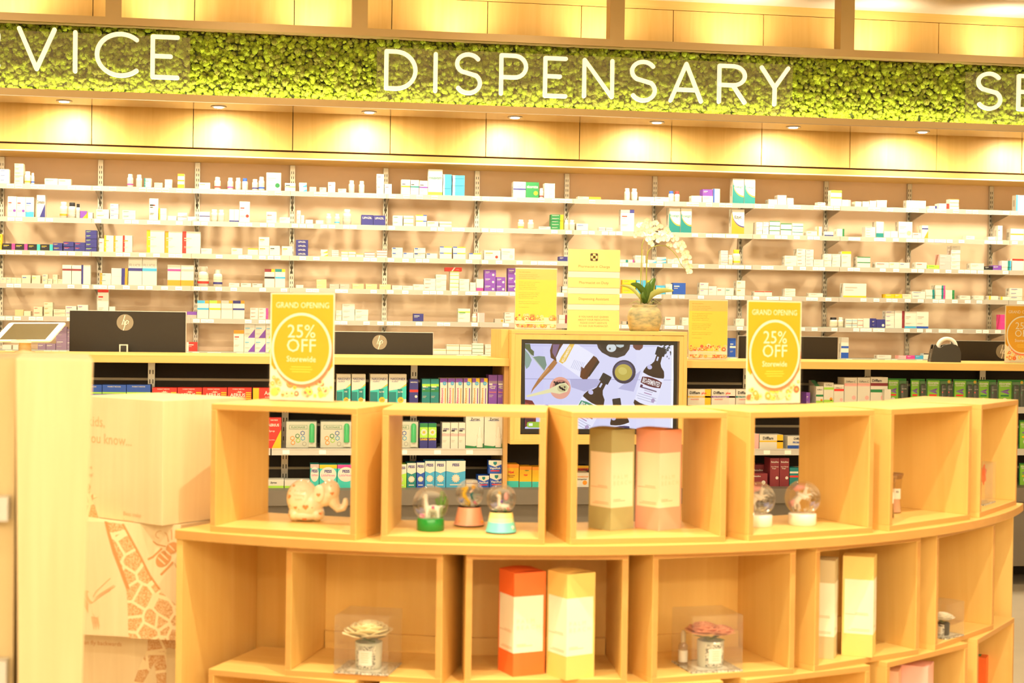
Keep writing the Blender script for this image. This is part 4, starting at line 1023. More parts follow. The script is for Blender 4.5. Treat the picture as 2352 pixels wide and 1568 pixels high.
for s0, s1 in (([(940, 80), (1000, 190), (1070, 320), (1150, 480), (1225, 585)], 14),):
    m.poly([on2(*Z5(x, y), 0.001) for x, y in s0] + [on2(*Z5(x + s1, y - 6), 0.001) for x, y in s0[::-1]], BROWN)
m.poly([on2(*Z5(x, y), 0.001) for x, y in [(805, 55), (830, 160), (870, 300), (920, 430), (975, 580), (1000, 570), (945, 420), (895, 290), (850, 150), (830, 60)]], BROWN)
m.build('giraffe_neck_print', b2)
m = MB()
def ell(cx, cy, rx, ry, rot, mt, off):
    m.poly([on2(*Z5(cx + rx * math.cos(t) * math.cos(rot) - ry * math.sin(t) * math.sin(rot), cy + rx * math.cos(t) * math.sin(rot) + ry * math.sin(t) * math.cos(rot)), off) for t in [i * math.pi / 10 for i in range(20)]], mt)
ell(1262, 345, 72, 52, -0.9, BROWN, 0.0008); ell(1330, 262, 52, 42, -0.6, BROWN, 0.001)
for i in range(3): ell(1246 + i * 22, 362 - i * 34, 44, 6, 0.75, MAPLE_PALE, 0.0014)
ell(1325, 262, 34, 5, 0.8, MAPLE_PALE, 0.0016)
def line2(pts, w, mt=BROWN, pf=on2, off=0.0008):
    for a, b in zip(pts, pts[1:]):
        d = Vector((b[0] - a[0], b[1] - a[1])); n = Vector((-d.y, d.x)).normalized() * w
        m.poly([pf(*Z5(a[0] + n.x, a[1] + n.y), off), pf(*Z5(b[0] + n.x, b[1] + n.y), off), pf(*Z5(b[0] - n.x, b[1] - n.y), off), pf(*Z5(a[0] - n.x, a[1] - n.y), off)], mt)
line2([(1280, 250), (1210, 235), (1180, 210)], 4); line2([(1250, 265), (1180, 330), (1140, 350)], 7); line2([(1335, 370), (1290, 420), (1240, 470)], 8); line2([(1300, 215), (1290, 160), (1270, 140)], 3); line2([(1325, 200), (1325, 140), (1320, 120)], 3); line2([(1350, 380), (1360, 410), (1378, 440)], 3)
for i in range(10): t0, t1 = math.pi * 0.6 + i * 0.3, math.pi * 0.6 + (i + 1) * 0.3; line2([(1240 + 38 * math.cos(t0), 160 + 30 * math.sin(t0)), (1240 + 38 * math.cos(t1), 160 + 30 * math.sin(t1))], 2)
m.build('bee_print', b2)
m = MB()
ell(685, 640, 55, 26, 1.1, BROWN_L, 0.0007); ell(735, 740, 60, 26, 1.35, MAPLE_PALE, 0.0012); ell(700, 640, 42, 16, 1.1, MAPLE_PALE, 0.0012)
line2([(690, 690), (740, 600), (850, 495)], 3, BROWN_L); line2([(700, 690), (770, 640), (890, 555)], 3, BROWN_L)
for i in range(9): line2([(735 + i * 13, 650 - i * 6), (775 + i * 13, 610 - i * 8)], 2, BROWN_L)
for i in range(8): line2([(705 + i * 7, 790), (725 + i * 6, 890 - (i % 3) * 20)], 2.5, BROWN_L)
for i in range(6): line2([(650, 640 + i * 12), (680, 700 + i * 12)], 3, BROWN_L)
m.build('hummingbird_print', b2)
for ch in b2.children: ch.location = (0, 0, 0)
q3 = q0 - n1 * 0.06
m = MB(); P = [q3, q3 - e1 * 0.46, q3 - e1 * 0.46 - n1 * 0.12, q3 - n1 * 0.02]
m.prism([(q_.x, q_.y, 0.0) for q_ in P], (0, 0, 0.425), MAPLE_PALE); b3 = loc(m.build('lower_block', bevel=0.001), bs)
def on3(u, v, off=0.0006): return atP(u, v, q3 + n1 * off, n1)
m = MB()
m.poly([on3(*Z5(x, y)) for x, y in [(1140, 960), (1140, 1040), (1080, 1170), (1030, 1304), (1010, 1400), (1085, 1400), (1110, 1290), (1190, 1150), (1210, 1290), (1205, 1400), (1290, 1400), (1282, 1290), (1285, 1050), (1300, 1030), (1376, 1052), (1378, 975)]], GIR)
m.build('giraffe_legs_print', b3)
m = MB(); ptext(m, 'an fly backwards', 193, 1479, 10, on3, e1, BROWN); m.build('printed_words', b3)
for ch in b3.children: ch.location = (0, 0, 0)
# near pillar, out of focus
pl = empty('display_pillar', (-0.55, 2.55, 0)); tag(pl, 'tall pale maple block in the left foreground, blurred by closeness', 'display stand')
zc = 2.5
def atD(u, v, z): return CAM + ray(u, v) * z
t1, t0 = atD(214, 826, zc), atD(36, 826, zc + 0.05); b1, b0 = atD(189, 1568, zc), atD(40, 1568, zc + 0.05)
back = Vector((t1.x - 0.05, t1.y, 0)).normalized() * 0.42
def col_(p_, z): return Vector((p_.x, p_.y, z))
ZT = t1.z; dzs = (ZT - b1.z)
def ext(tp, bp, z): f = (ZT - z) / dzs; return Vector((tp.x + (bp.x - tp.x) * min(f, 1.0), tp.y + (bp.y - tp.y) * min(f, 1.0), z))
m = MB()
bo = [ext(t0, b0, 0.0), ext(t1, b1, 0.0)]; to = [Vector((t0.x, t0.y, ZT)), Vector((t1.x, t1.y, ZT))]
mid = [ext(t0, b0, b1.z), ext(t1, b1, b1.z)]
vs = [bo[0], bo[1], bo[1] + back, bo[0] + back, mid[0], mid[1], mid[1] + back, mid[0] + back, to[0], to[1], to[1] + back, to[0] + back]
fs = [(3, 2, 1, 0), (8, 9, 10, 11)] + [(a + 4 * k, b + 4 * k, b + 4 + 4 * k, a + 4 + 4 * k) for k in range(2) for a, b in ((0, 1), (1, 2), (2, 3), (3, 0))]
m.add(vs, fs, MAPLE_PALE); loc(m.build('pillar_block', bevel=0.003), pl)
# left neighbour unit with grey ticket rails; its shade is put into darker wood
sx = t0.x - 0.004
m = MB(); m.box((sx - 0.5, t0.y + 0.03, 0), (sx, t0.y + 0.45, ZT - 0.002), wood_mat('maple_shaded', (0.55, 0.42, 0.22), (0.48, 0.36, 0.18)))
g = m.build('shelf_unit'); g.location = (0, 0, 0); tag(g, 'beige display unit at the left edge with grey ticket rails', 'shelving')
for v0, v1 in ((1150, 1206), (1535, 1600)):
    za_, zb_ = atD(10, v1, zc).z, atD(10, v0, zc).z
    MB().box((sx - 0.48, t0.y - 0.004, za_), (sx - 0.006, t0.y + 0.0295, zb_), mat('grey_plastic_rail', (0.52, 0.50, 0.47), 0.35)).build('ticket_rail', g)
# ================================================================ medicines on the glass shelves
RY = random.Random(11)
BAND = {'T': 'top band', 'B': 'lower band', 'L': 'side stripe', 'R': 'end panel', 'M': 'stripe', 'U': 'upper stripe', 'C': 'round mark', 'K': 'corner block', 'D': 'slanted corner', 'l': 'print', 'W': 'curved field'}
def draw_face(m, w, h, toks, y=-0.0004):
    """printed front of a carton: local x 0..w, z 0..h"""
    def q(a, b, c, d, ch, yy=y): m.poly([(a * w, yy, b * h), (c * w, yy, b * h), (c * w, yy, d * h), (a * w, yy, d * h)], pm(ch))
    txt = None; tc = 'k'
    for t in toks:
        k, cs = t[0], t[1:]
        if k == 'T':
            n = len(cs)
            for i, c in enumerate(cs): q(i / n, 0.84, (i + 1) / n, 1, c)
        elif k == 'B': q(0, 0, 1, 0.27 if len(cs) < 2 else 0.12, cs[0])
        elif k == 'L': q(0, 0, 0.2, 1, cs[0])
        elif k == 'R':
            if len(cs) > 1: q(0.62, 0, 0.84, 1, cs[0]); q(0.84, 0, 1, 1, cs[1])
            else: q(0.74, 0, 1, 1, cs[0])
        elif k == 'M': q(0, 0.48, 1, 0.58, cs[0])
        elif k == 'U': q(0, 0.70, 1, 0.80, cs[0])
        elif k == 'K':
            q(0.04, 0.76, 0.34, 0.96, cs[0])
        elif k == 'C':
            r = 0.16 * min(w, h) / 1.0 if w < 2 * h else 0.3 * h
            cx, cz = 0.76 * w, 0.30 * h if w < 2 * h else 0.45 * h
            m.poly([(cx + r * math.cos(a * math.pi / 8), y, cz + r * math.sin(a * math.pi / 8)) for a in range(16)], pm(cs[0]))
        elif k == 'D': m.poly([(0.35 * w, y, 0), (w, y, 0), (w, y, 0.62 * h)], pm(cs[0]))
        elif k == 'W':   # big sweeping coloured field, lower left, with a contrasting rim
            for off, ch, yy in ((0.05, cs[1] if len(cs) > 1 else 'y', y), (0.0, cs[0], y * 1.6)):
                pts = [(0, yy, 0), (w, yy, 0)]
                for i in range(9):
                    a = i / 8.0; x = 1 - a; z = 0.26 + off + 0.62 * (1 - math.sqrt(max(0, 1 - (a) ** 2)))
                    pts.append((x * w, yy, min(1, z) * h))
                m.poly(pts, pm(ch))
        elif k == 'l':
            c = cs[0]; ww = RY.uniform(0.35, 0.6)
            hh = 0.09 if h < w else 0.05
            q(0.08, 0.66, 0.08 + ww, 0.66 + hh, c, y * 1.5)
            q(0.08, 0.66 - hh * 1.8, 0.08 + ww * 0.7, 0.66 - hh * 1.2, 'h', y * 1.5)
            if h > w: q(0.08, 0.3, 0.55, 0.32, 'h', y * 1.5); q(0.08, 0.25, 0.45, 0.27, 'h', y * 1.5)
        elif k == "'":
            s = cs[1:]; c = cs[0]
            z = 0.62 * h if h > 0.5 * w else 0.3 * h
            m.text(s, (w / 2, y * 2.2, z), X1, Z1, pm(c), h=min(0.20 * h if h > 0.5 * w else 0.42 * h, 0.02), maxw=0.86 * w, bold=0.012)
def describe(base, toks, tall):
    d = PAL[base][0] + (' upright carton' if tall else ' carton')
    used = []
    for t in toks:
        if t[0] in BAND and t[0] != 'l': used.append(PAL[t[1]][0] + ' ' + BAND[t[0]])
    if not used:
        for t in toks:
            if t[0] == 'l': used.append(PAL[t[1]][0] + ' print')
    return d + (' with ' + used[0] if used else '')
def carton(w, d, h, base, toks, name='medicine_carton'):
    m = MB(); m.box((0, 0, 0), (w, d, h), pm(base)); draw_face(m, w, h, toks)
    # faint side print
    if w > 0.02 and base in 'wf': m.poly([(-0.0003, d * 0.75, h * 0.3), (-0.0003, d * 0.35, h * 0.3), (-0.0003, d * 0.35, h * 0.7), (-0.0003, d * 0.75, h * 0.7)], pm('h'))
    return m.build(name)
def bottle(r, h, cap, lab, name='pill_bottle'):
    o = MB()
    hb = h * 0.76
    o.lathe([(r * 0.9, 0), (r, 0.002), (r, hb * 0.86), (r * 0.93, hb * 0.94), (r * 0.66, hb)], (0, 0, 0), pm('w'), 16)
    ob = o.build(name)
    c = MB(); c.lathe([(r * 0.74, hb - 0.001), (r * 0.76, hb + 0.001), (r * 0.76, h * 0.97), (r * 0.70, h), (0.0001, h)], (0, 0, 0), pm(cap), 16); c.build('cap', ob)
    l = MB(); l.lathe([(r * 1.015, hb * 0.18), (r * 1.015, hb * 0.74)], (0, 0, 0), pm('f'), 16)
    if lab: l.lathe([(r * 1.03, hb * 0.18), (r * 1.03, hb * 0.34)], (0, 0, 0), pm(lab), 16)
    l.lathe([(r * 1.03, hb * 0.5), (r * 1.03, hb * 0.54)], (0, 0, 0), pm('h'), 16)
    l.build('label', ob)
    return ob
def where(row, k_in_bay, bay): return '%s from left, %s shelf, %s bay' % (ORD[min(k_in_bay, 15)], ROWN[row], BAYN[bay])
MED = {}      # (row) -> list of columns
def put(ox, oy, s, row, items):
    for it in items:
        x0, x1, yt = ox + it[0] / s, ox + it[1] / s, oy + it[2] / s
        MED.setdefault(row, []).append((x0, x1, yt) + tuple(it[3:]))
A = (0, 330, 3.92); B = (560, 330, 3.92); C = (1120, 330, 3.92); D = (1680, 330, 3.5); E = (0, 580, 3.92); F = (560, 580, 3.675); G = (1120, 560, 3.675); HH = (1680, 560, 3.5)
put(*A, 0, [(0, 82, 228, 3, 'w;lb'), (130, 212, 178, 5, 'f;lo'), (215, 275, 248, 'B', 'w', 'o'), (278, 308, 262, 'B', 'w', 'b'), (403, 520, 312, 1, 'f;lt'), (525, 640, 318, 1, 'f;lo'),
 (1145, 1198, 272, 'B', 'w', 'm'), (1225, 1278, 277, 'B', 'w', ''), (1298, 1360, 310, 1, 'w;Lt;lg'), (1390, 1462, 350, 1, 'f;lh'), (1483, 1548, 320, 2, 'w;Tp'), (1600, 1660, 270, 1, 'w;To;Mo;Bo'),
 (1792, 1892, 350, 1, 'w;lo'), (1930, 1987, 300, 'B', 'w', 'r'), (2048, 2100, 305, 'B', 'w', 'm'), (2120, 2170, 305, 'B', 'w', ''), (2180, 2232, 310, 'B', 'b', '')])
put(*B, 0, [(75, 130, 318, 'B', 'w', 'n'), (134, 187, 297, 'B', 'w', 'b'), (204, 336, 260, 1, 'w;lh;Cg'), (370, 465, 353, 1, 'w;lk;Ml'), (498, 568, 350, 2, 'w;Dc'), (592, 652, 388, 1, 'f;le'),
 (683, 742, 392, 1, 'f;lr'), (760, 823, 345, 1, 'w;lr'), (850, 922, 405, 1, 'f;lg'), (945, 998, 330, 'B', 'w', 'e'), (1038, 1088, 335, 'B', 'w', ''), (1197, 1262, 272, 2, 'w;lr'), (1268, 1332, 362, 1, 'w;lr'),
 (1420, 1498, 322, 1, 'w;Mo;lk'), (1502, 1578, 326, 1, 'w;Mt;lk'), (1582, 1658, 332, 1, 'w;Mv;lk'), (1662, 1790, 230, 1, "w;'tmezavant;Blx"), (1795, 1873, 275, 6, 'c;Lw'), (1880, 1990, 284, 6, 'c;Lw')])
put(*C, 0, [(232, 344, 342, 1, "w;'nNICABATE P;Mn"), (347, 462, 346, 1, "g;'wnicorette;Co"), (467, 508, 400, 'B', 'w', 'd'), (513, 558, 356, 1, 'w;lh'), (560, 606, 358, 1, 'w;lh'), (812, 912, 475, 1, 'f;lo'), (915, 1020, 478, 1, 'o'),
 (1237, 1287, 400, 'B', 'w', ''), (1300, 1355, 403, 'B', 'w', ''), (1362, 1500, 478, 1, 'w;lc'), (1505, 1632, 480, 1, 'w;lr'), (1636, 1685, 425, 'B', 'b', ''), (1690, 1735, 428, 'B', 'r', ''), (1838, 1928, 468, 1, 'w'),
 (1938, 2030, 410, 2, 'w;lh', 'v;lw'), (2032, 2092, 405, 1, 'w;Lb')])
ROW = "w;Wto;'tRowapt"
put(*D, 0, [(12, 102, 280, 1, ROW), (106, 192, 284, 1, ROW), (300, 368, 447, 1, 'w'), (372, 444, 413, 2, 'w;lb'), (448, 500, 436, 2, 'w;lb'), (695, 755, 470, 1, 'w;lo'), (800, 888, 374, 1, 'w;Tl;Ml'), (890, 960, 450, 1, 'w;Rp'),
 (995, 1046, 464, 2, 'w'), (1055, 1110, 464, 2, 'w'), (1112, 1165, 458, 2, 'w;lh'), (1170, 1250, 453, 3, 'w;le'), (1408, 1487, 455, 1, 'w;lh'), (1489, 1563, 458, 1, 'w;lh'), (1590, 1652, 500, 1, 'w;Rn'), (1668, 1750, 480, 2, 'w;Rr'),
 (1757, 1830, 445, 3, 'w;To'), (2290, 2360, 413, 1, 'w;Lc')])
put(*A, 1, [(70, 150, 473, 1, 'w;lr;Cv'), (152, 230, 478, 1, 'w;lr;Cv'), (232, 305, 480, 1, 'w;Bc;lb'), (332, 407, 462, 1, "w;'kDymadon;Dn"), (535, 605, 523, 'B', 'w', 'o'), (612, 680, 527, 'B', 'k', 'e'), (684, 720, 540, 'B', 'k', ''),
 (722, 780, 605, 1, 'v;Dy'), (783, 833, 618, 1, 'w;Ly'), (866, 982, 590, 2, 'w;lo'), (992, 1066, 540, 3, 'w;lb'), (1102, 1220, 598, 2, 'w;lg'), (1345, 1425, 492, 1, 'w;lr;lh'), (1428, 1500, 580, 2, 'w;Ly'), (1512, 1590, 648, 1, 'w'),
 (1600, 1685, 620, 2, 'w;Dp'), (1688, 1768, 655, 1, 'w;Dp'), (1795, 1890, 612, 1, 'w;Mn'), (1898, 1960, 590, 'B', 'w', ''), (1967, 2020, 593, 'B', 'w', ''), (2065, 2108, 590, 1, 'w;Bnx'), (2110, 2152, 590, 1, 'w;Bnx'), (2158, 2250, 520, 1, 'w;lr;Cr')])
put(*B, 1, [(204, 295, 612, 1, 'w;lr'), (323, 413, 662, 1, 'w;lh'), (478, 512, 600, 1, 'w;lh'), (514, 543, 643, 1, 'w;lh'), (555, 622, 683, 1, 'w'), (650, 716, 688, 1, 'w'), (740, 790, 627, 'B', 'w', ''), (818, 865, 630, 'B', 'w', 'c'), (895, 970, 590, 'B', 'w', 'h'),
 (1060, 1165, 640, 1, "n;'wLIPAZIL"), (1168, 1275, 645, 1, "n;'wLIPAZIL"), (1342, 1430, 646, 2, 'w;lg'), (1438, 1528, 648, 2, 'w;Mo'), (1550, 1648, 640, 2, 'w;Tyyb'), (1652, 1753, 697, 1, 'w;ly'), (1762, 1870, 700, 1, 'w;Mo')])
put(*C, 1, [(278, 333, 682, 'B', 'w', 'y'), (366, 420, 684, 'B', 'w', ''), (462, 567, 745, 1, 'w;lk'), (572, 685, 637, 5, 'g;Ry;lw'), (690, 733, 685, 'B', 'w', ''), (740, 788, 685, 'B', 'w', ''), (802, 905, 718, 1, 'w;lb'), (1003, 1062, 752, 1, 'w;Md'),
 (1067, 1125, 755, 1, 'w;Md'), (1200, 1320, 592, 1, 'w;Thhn;lr'), (1635, 1735, 573, 1, ROW), (1740, 1838, 577, 1, ROW), (2200, 2312, 587, 1, "w;Won;'kEzyt")])
put(*D, 1, [(200, 252, 630, 3, 'w;lh'), (254, 303, 630, 3, 'w;lh'), (307, 392, 621, 3, 'w;Tg'), (397, 487, 640, 2, 'w;Tg'), (489, 578, 640, 2, 'w;Mt'), (605, 690, 703, 1, 'w;lo'), (693, 728, 665, 1, 'w;Lo'), (748, 820, 705, 1, 'w;Bn'), (850, 908, 683, 1, 'w;Rg'),
 (1078, 1160, 668, 4, 'w;ly'), (1165, 1224, 626, 1, 'w;Bt'), (1226, 1280, 702, 1, 'w'), (1282, 1340, 702, 1, 'w'), (1345, 1455, 627, 1, 'w;lh;Cs'), (1457, 1528, 716, 1, 'w;lr'), (1530, 1582, 657, 1, 'w;Un;Do'), (1887, 1955, 740, 1, 'w;lv'), (2065, 2140, 747, 1, 'w;Rp'),
 (2143, 2180, 658, 1, 'w;lr'), (2245, 2350, 683, 1, 'w;Mo')])
put(*A, 2, [(0, 18, 812, 2, 'y;lk'), (22, 135, 897, 1, 'k;Rm;ly'), (137, 248, 900, 1, 'k;Rm;ly'), (252, 362, 903, 1, 'k;Ra;ly'), (366, 476, 905, 1, 'k;Ra;ly'), (478, 562, 892, 2, 'n;ly'), (570, 666, 882, 2, 'n;lr'), (670, 767, 887, 2, 'n;lr'), (769, 872, 778, 5, 'n;ll'),
 (893, 936, 852, 1, 'w;ld'), (940, 1022, 825, 1, 'w;Ly;lo'), (1025, 1105, 828, 1, 'w;Lo;lo'), (1108, 1190, 825, 1, 'w;Lr;lo'), (1322, 1482, 777, 1, 'w;Ly;lh'), (1486, 1642, 788, 1, 'w;Lo;lh'), (1646, 1806, 790, 1, 'w;Lr;lh'), (1812, 1906, 942, 1, 'w;lh'),
 (2085, 2182, 940, 1, 'w;ly'), (2232, 2325, 942, 1, 'w;Ty')])
put(*B, 2, [(136, 231, 840, 2, 'w;lo'), (233, 325, 918, 1, 'w;lk'), (344, 440, 922, 1, 'w;ly'), (470, 580, 865, 4, "n;'wLIPAZIL"), (693, 756, 952, 2, 'w;Dy'), (792, 855, 957, 3, 'w;Mr'), (877, 940, 967, 2, 'w;Ty'), (942, 1007, 967, 2, 'w;Ty'), (1010, 1077, 992, 1, 'w;Ty'),
 (1087, 1180, 976, 2, 'w;Tr'), (1198, 1290, 957, 3, 'w;Tr'), (1336, 1432, 934, 2, 'w;Kb;lh'), (1434, 1528, 980, 1, 'w;Kb'), (1534, 1635, 938, 2, 'w;Kb;lh'), (1644, 1742, 987, 1, 'w;Kb'), (1765, 1873, 925, 2, 'w;Tbyy'), (1885, 1998, 927, 2, 'w;Tbyy'), (2028, 2137, 985, 1, 'w;Tbyy'), (2165, 2312, 960, 1, 'w;Cr;lo')])
put(*C, 2, [(123, 243, 942, 1, 'w;lh;Cp'), (645, 720, 1015, 1, 'n;lw'), (1190, 1262, 1043, 1, 'w;Rt'), (1266, 1320, 1043, 1, 'w;Rm'), (1330, 1420, 1005, 1, 'w;lh'), (1443, 1520, 1045, 1, 'w;Dc'), (1523, 1608, 1020, 2, 'w;Dc'), (1622, 1680, 1040, 1, 'w;lh'), (1683, 1750, 1030, 1, 'w;lh'),
 (1770, 1842, 1048, 1, 'w'), (2103, 2166, 960, 5, 'w;Mb'), (2170, 2212, 1002, 'B', 'w', ''), (2216, 2283, 953, 'B', 'y', 'y')])
put(*D, 2, [(430, 526, 900, 2, 'w;lh'), (528, 598, 845, 5, 'w;lr'), (600, 661, 850, 5, 'w;lv'), (663, 745, 930, 2, 'w;lh'), (748, 808, 884, 4, 'w;lh'), (812, 880, 886, 4, 'w;lh'), (887, 962, 865, 1, 'w;Ty;lh'), (1012, 1118, 908, 2, 'w;Tg'), (1160, 1267, 953, 1, 'w;lr'), (1270, 1350, 953, 1, 'w;ly'),
 (1352, 1433, 955, 1, 'w;lb'), (1482, 1570, 953, 1, 'w;lr'), (1577, 1670, 975, 1, 'l;lg'), (1674, 1766, 890, 2, 'p;lw'), (1768, 1842, 820, 6, 'w;lh'), (1925, 2030, 960, 1, 'w;lh'), (2035, 2100, 985, 1, 'k;lw'), (2103, 2170, 978, 1, 'v;lw'), (2175, 2252, 940, 3, 'w;Rtc'), (2258, 2350, 925, 1, 'i;Tr')])
put(*A, 3, [(12, 55, 1202, 1, 'f;lb'), (57, 100, 1202, 1, 'f;lb'), (103, 148, 1204, 1, 'f;ll'), (150, 193, 1207, 1, 'f;ll'), (197, 275, 1182, 1, 'f;lb'), (287, 362, 1184, 1, 'f;ll'), (383, 429, 1175, 2, 'f;lb'), (431, 472, 1215, 1, 'f;lb'), (476, 519, 1178, 2, 'f;lo'), (521, 560, 1218, 1, 'f;lo'),
 (562, 643, 1090, 1, 'w;Ud'), (648, 732, 1092, 1, 'w;Ud'), (735, 815, 1090, 1, 'w;Ln'), (900, 1000, 1165, 2, 'w;Lo;lt'), (1002, 1150, 1120, 2, 'w;Rno'), (1158, 1281, 1008, 1, "w;'eFLUCIL;Mn"), (1284, 1412, 1010, 1, "w;'eFLUCIL;Mc"), (1510, 1627, 1090, 1, 'w;Bo;Um'), (1630, 1745, 1092, 1, 'w;Bo;Uh'),
 (1778, 1880, 1103, 'B', 'w', 'r'), (1920, 2002, 1130, 'B', 'w', 'n'), (2063, 2155, 1253, 1, 'w;lh'), (2170, 2260, 1255, 1, 'w;lt'), (2273, 2350, 1257, 1, 'w;lk')])
put(*B, 3, [(78, 168, 1257, 1, 'w;lv'), (188, 278, 1127, 1, 'w;Tddy;Mk'), (283, 373, 1127, 1, 'w;Ttty;Mc'), (470, 536, 1270, 1, 'w'), (655, 745, 1221, 2, 's;lw'), (772, 857, 1262, 1, 'h;lw'), (865, 950, 1262, 1, 'h;lw'), (978, 1080, 1260, 1, 's;lw'), (1098, 1200, 1262, 1, 's;lw'), (1222, 1323, 1265, 1, 's;lw'),
 (1336, 1428, 1275, 1, 'w;lh'), (1432, 1525, 1278, 1, 'w;lh'), (1528, 1622, 1265, 1, 'w;lh'), (1624, 1728, 1213, 3, 'w;lr'), (1730, 1825, 1177, 3, 'w;lh'), (1857, 1938, 1148, 5, 'w;Tl'), (1940, 2032, 1217, 3, 'w;lh'), (2038, 2090, 1248, 1, 'w;lh'), (2095, 2158, 1217, 1, 'w;Bm'), (2168, 2272, 1135, 3, 'v;lw;Cw'), (2275, 2358, 1200, 2, 'v;lw;Cw')])
put(*C, 3, [(185, 275, 1120, 3, 'v;lw;Cw'), (660, 718, 1283, 2, 'w;Lk'), (1215, 1335, 1225, 3, 'y;lo'), (1340, 1430, 1228, 2, 'c;lw'), (1437, 1505, 1230, 2, 'y;lo'), (1515, 1600, 1275, 1, 'c;lw'), (1605, 1662, 1262, 1, 'w;lh'), (1670, 1783, 1252, 1, 'b;lw'), (1912, 1988, 1250, 2, 'w;lv'), (1990, 2062, 1282, 1, 'w;lv'),
 (2065, 2137, 1296, 1, 'w;lr'), (2140, 2215, 1298, 1, 'w;lt'), (2243, 2320, 1232, 2, 'w;lo')])
put(*D, 3, [(185, 265, 1186, 1, 'w;Tr'), (267, 325, 1187, 1, 'w;Tr'), (430, 515, 1164, 3, 'w;lh'), (625, 735, 1200, 1, 'w;lh'), (900, 1085, 1122, 1, 'w;Byx;lh'), (1238, 1312, 1208, 1, 'y;lw'), (1314, 1372, 1208, 1, 'y;lw'), (1375, 1448, 1208, 1, 'f;lh'), (1452, 1560, 1187, 2, 'w;lb'), (1565, 1635, 1172, 3, 'w;Rt'),
 (1642, 1720, 1138, 4, 'w;Rtm'), (1723, 1795, 1175, 3, 'w;Rg'), (1840, 1920, 1220, 1, 'w;lh'), (1955, 2027, 1220, 1, 'w;lh'), (2070, 2145, 1222, 1, 'w;Ly'), (2165, 2238, 1228, 1, 'w;Ly'), (2240, 2340, 1160, 3, 'w;lb')])
put(*E, 4, [(135, 210, 513, 1, 's'), (215, 275, 525, 1, 'f'), (302, 382, 487, 2, 'f;lr'), (395, 475, 447, 3, 'f;lo'), (482, 588, 510, 2, 'f;lh'), (590, 690, 480, 2, 'w;lv'), (697, 792, 470, 2, 'w;lv'), (880, 978, 315, 1, 'w;Tr;lr'), (983, 1035, 485, 1, 'w;Dr'), (1682, 1772, 530, 2, 'h;lw', 'v'),
 (1777, 1880, 430, 1, 'w;Tcco;Mc'), (1885, 1988, 430, 1, 'w;Tllo;My'), (1992, 2095, 430, 1, 'w;Thho;Mh'), (2098, 2202, 432, 1, 'w;Tnno;Mn'), (2253, 2325, 498, 3, 'w;lr')])
put(*F, 4, [(125, 208, 468, 3, 'w;Rm;lr'), (778, 828, 487, 2, 'w;lh'), (832, 938, 432, 3, 'w;le'), (940, 1050, 480, 2, 'w;le'), (1432, 1517, 515, 1, 'n;lw'), (1810, 1910, 472, 1, 'w;Ul;lg'), (1927, 1970, 517, 'B', 'w', ''), (1973, 2033, 508, 1, 'p;Lw'), (2120, 2198, 557, 1, 'h;Co'), (2203, 2283, 505, 3, 'w;lr')])
put(*G, 4, [(605, 672, 598, 2, 'w;Rd'), (1140, 1185, 652, 1, 'h;Rk'), (1500, 1583, 615, 1, 'w;lr'), (1645, 1695, 620, 1, 'w;lh'), (2098, 2165, 630, 1, 'w;lh')])
put(*HH, 4, [(800, 862, 590, 'B', 'k', ''), (865, 905, 590, 'B', 'w', ''), (920, 970, 600, 2, 'w;Mc'), (972, 1013, 600, 2, 'w;Mc'), (1015, 1060, 600, 2, 'w;Mr'), (1062, 1128, 598, 1, 'w;Rn'), (1130, 1165, 598, 1, 'n;lw'), (1167, 1236, 606, 1, 'n;Cw'), (1240, 1312, 537, 4, 'w;lv'), (1314, 1393, 537, 2, 'w;Rd'),
 (1395, 1487, 543, 1, 'w;Bcx;lh'), (1489, 1585, 543, 1, 'w;Bbx;lh'), (2165, 2200, 568, 2, 'm')])
put(*E, 5, [(22, 100, 830, 1, 'w'), (118, 162, 830, 1, 'w'), (340, 412, 818, 1, 'q;lw'), (415, 500, 818, 1, 'q;lw'), (505, 603, 665, 2, 'q;lw'), (605, 640, 685, 2, 'q;lw'), (1680, 1775, 805, 1, 'r;Lw;lw'), (2105, 2197, 697, 1, 'w;To;lr'), (2200, 2296, 640, 2, 'w;Dv;lc')])
put(*F, 5, [(90, 186, 600, 2, 'w;Dv;lc'), (188, 250, 605, 2, 'w;Dl;lc'), (1600, 1708, 812, 1, 'w;Uy'), (1712, 1820, 775, 2, 'w;Uo'), (1822, 1925, 777, 2, 'w;Uo'), (1928, 2023, 765, 3, 'w;Mg'), (2037, 2130, 775, 3, 'w;lh')])
put(*HH, 5, [(884, 943, 750, 1, 'w;Bb;Mb'), (1175, 1285, 893, 1, 'w;lh'), (1345, 1405, 897, 1, 'p;lw'), (1410, 1475, 897, 1, 'm;lw'), (1478, 1543, 897, 1, 'c;lw'), (1545, 1590, 880, 1, 'w;Tk')])
put(*G, 5, [(2045, 2095, 795, 1, 'b;Mw;lw')])
JOBS = []
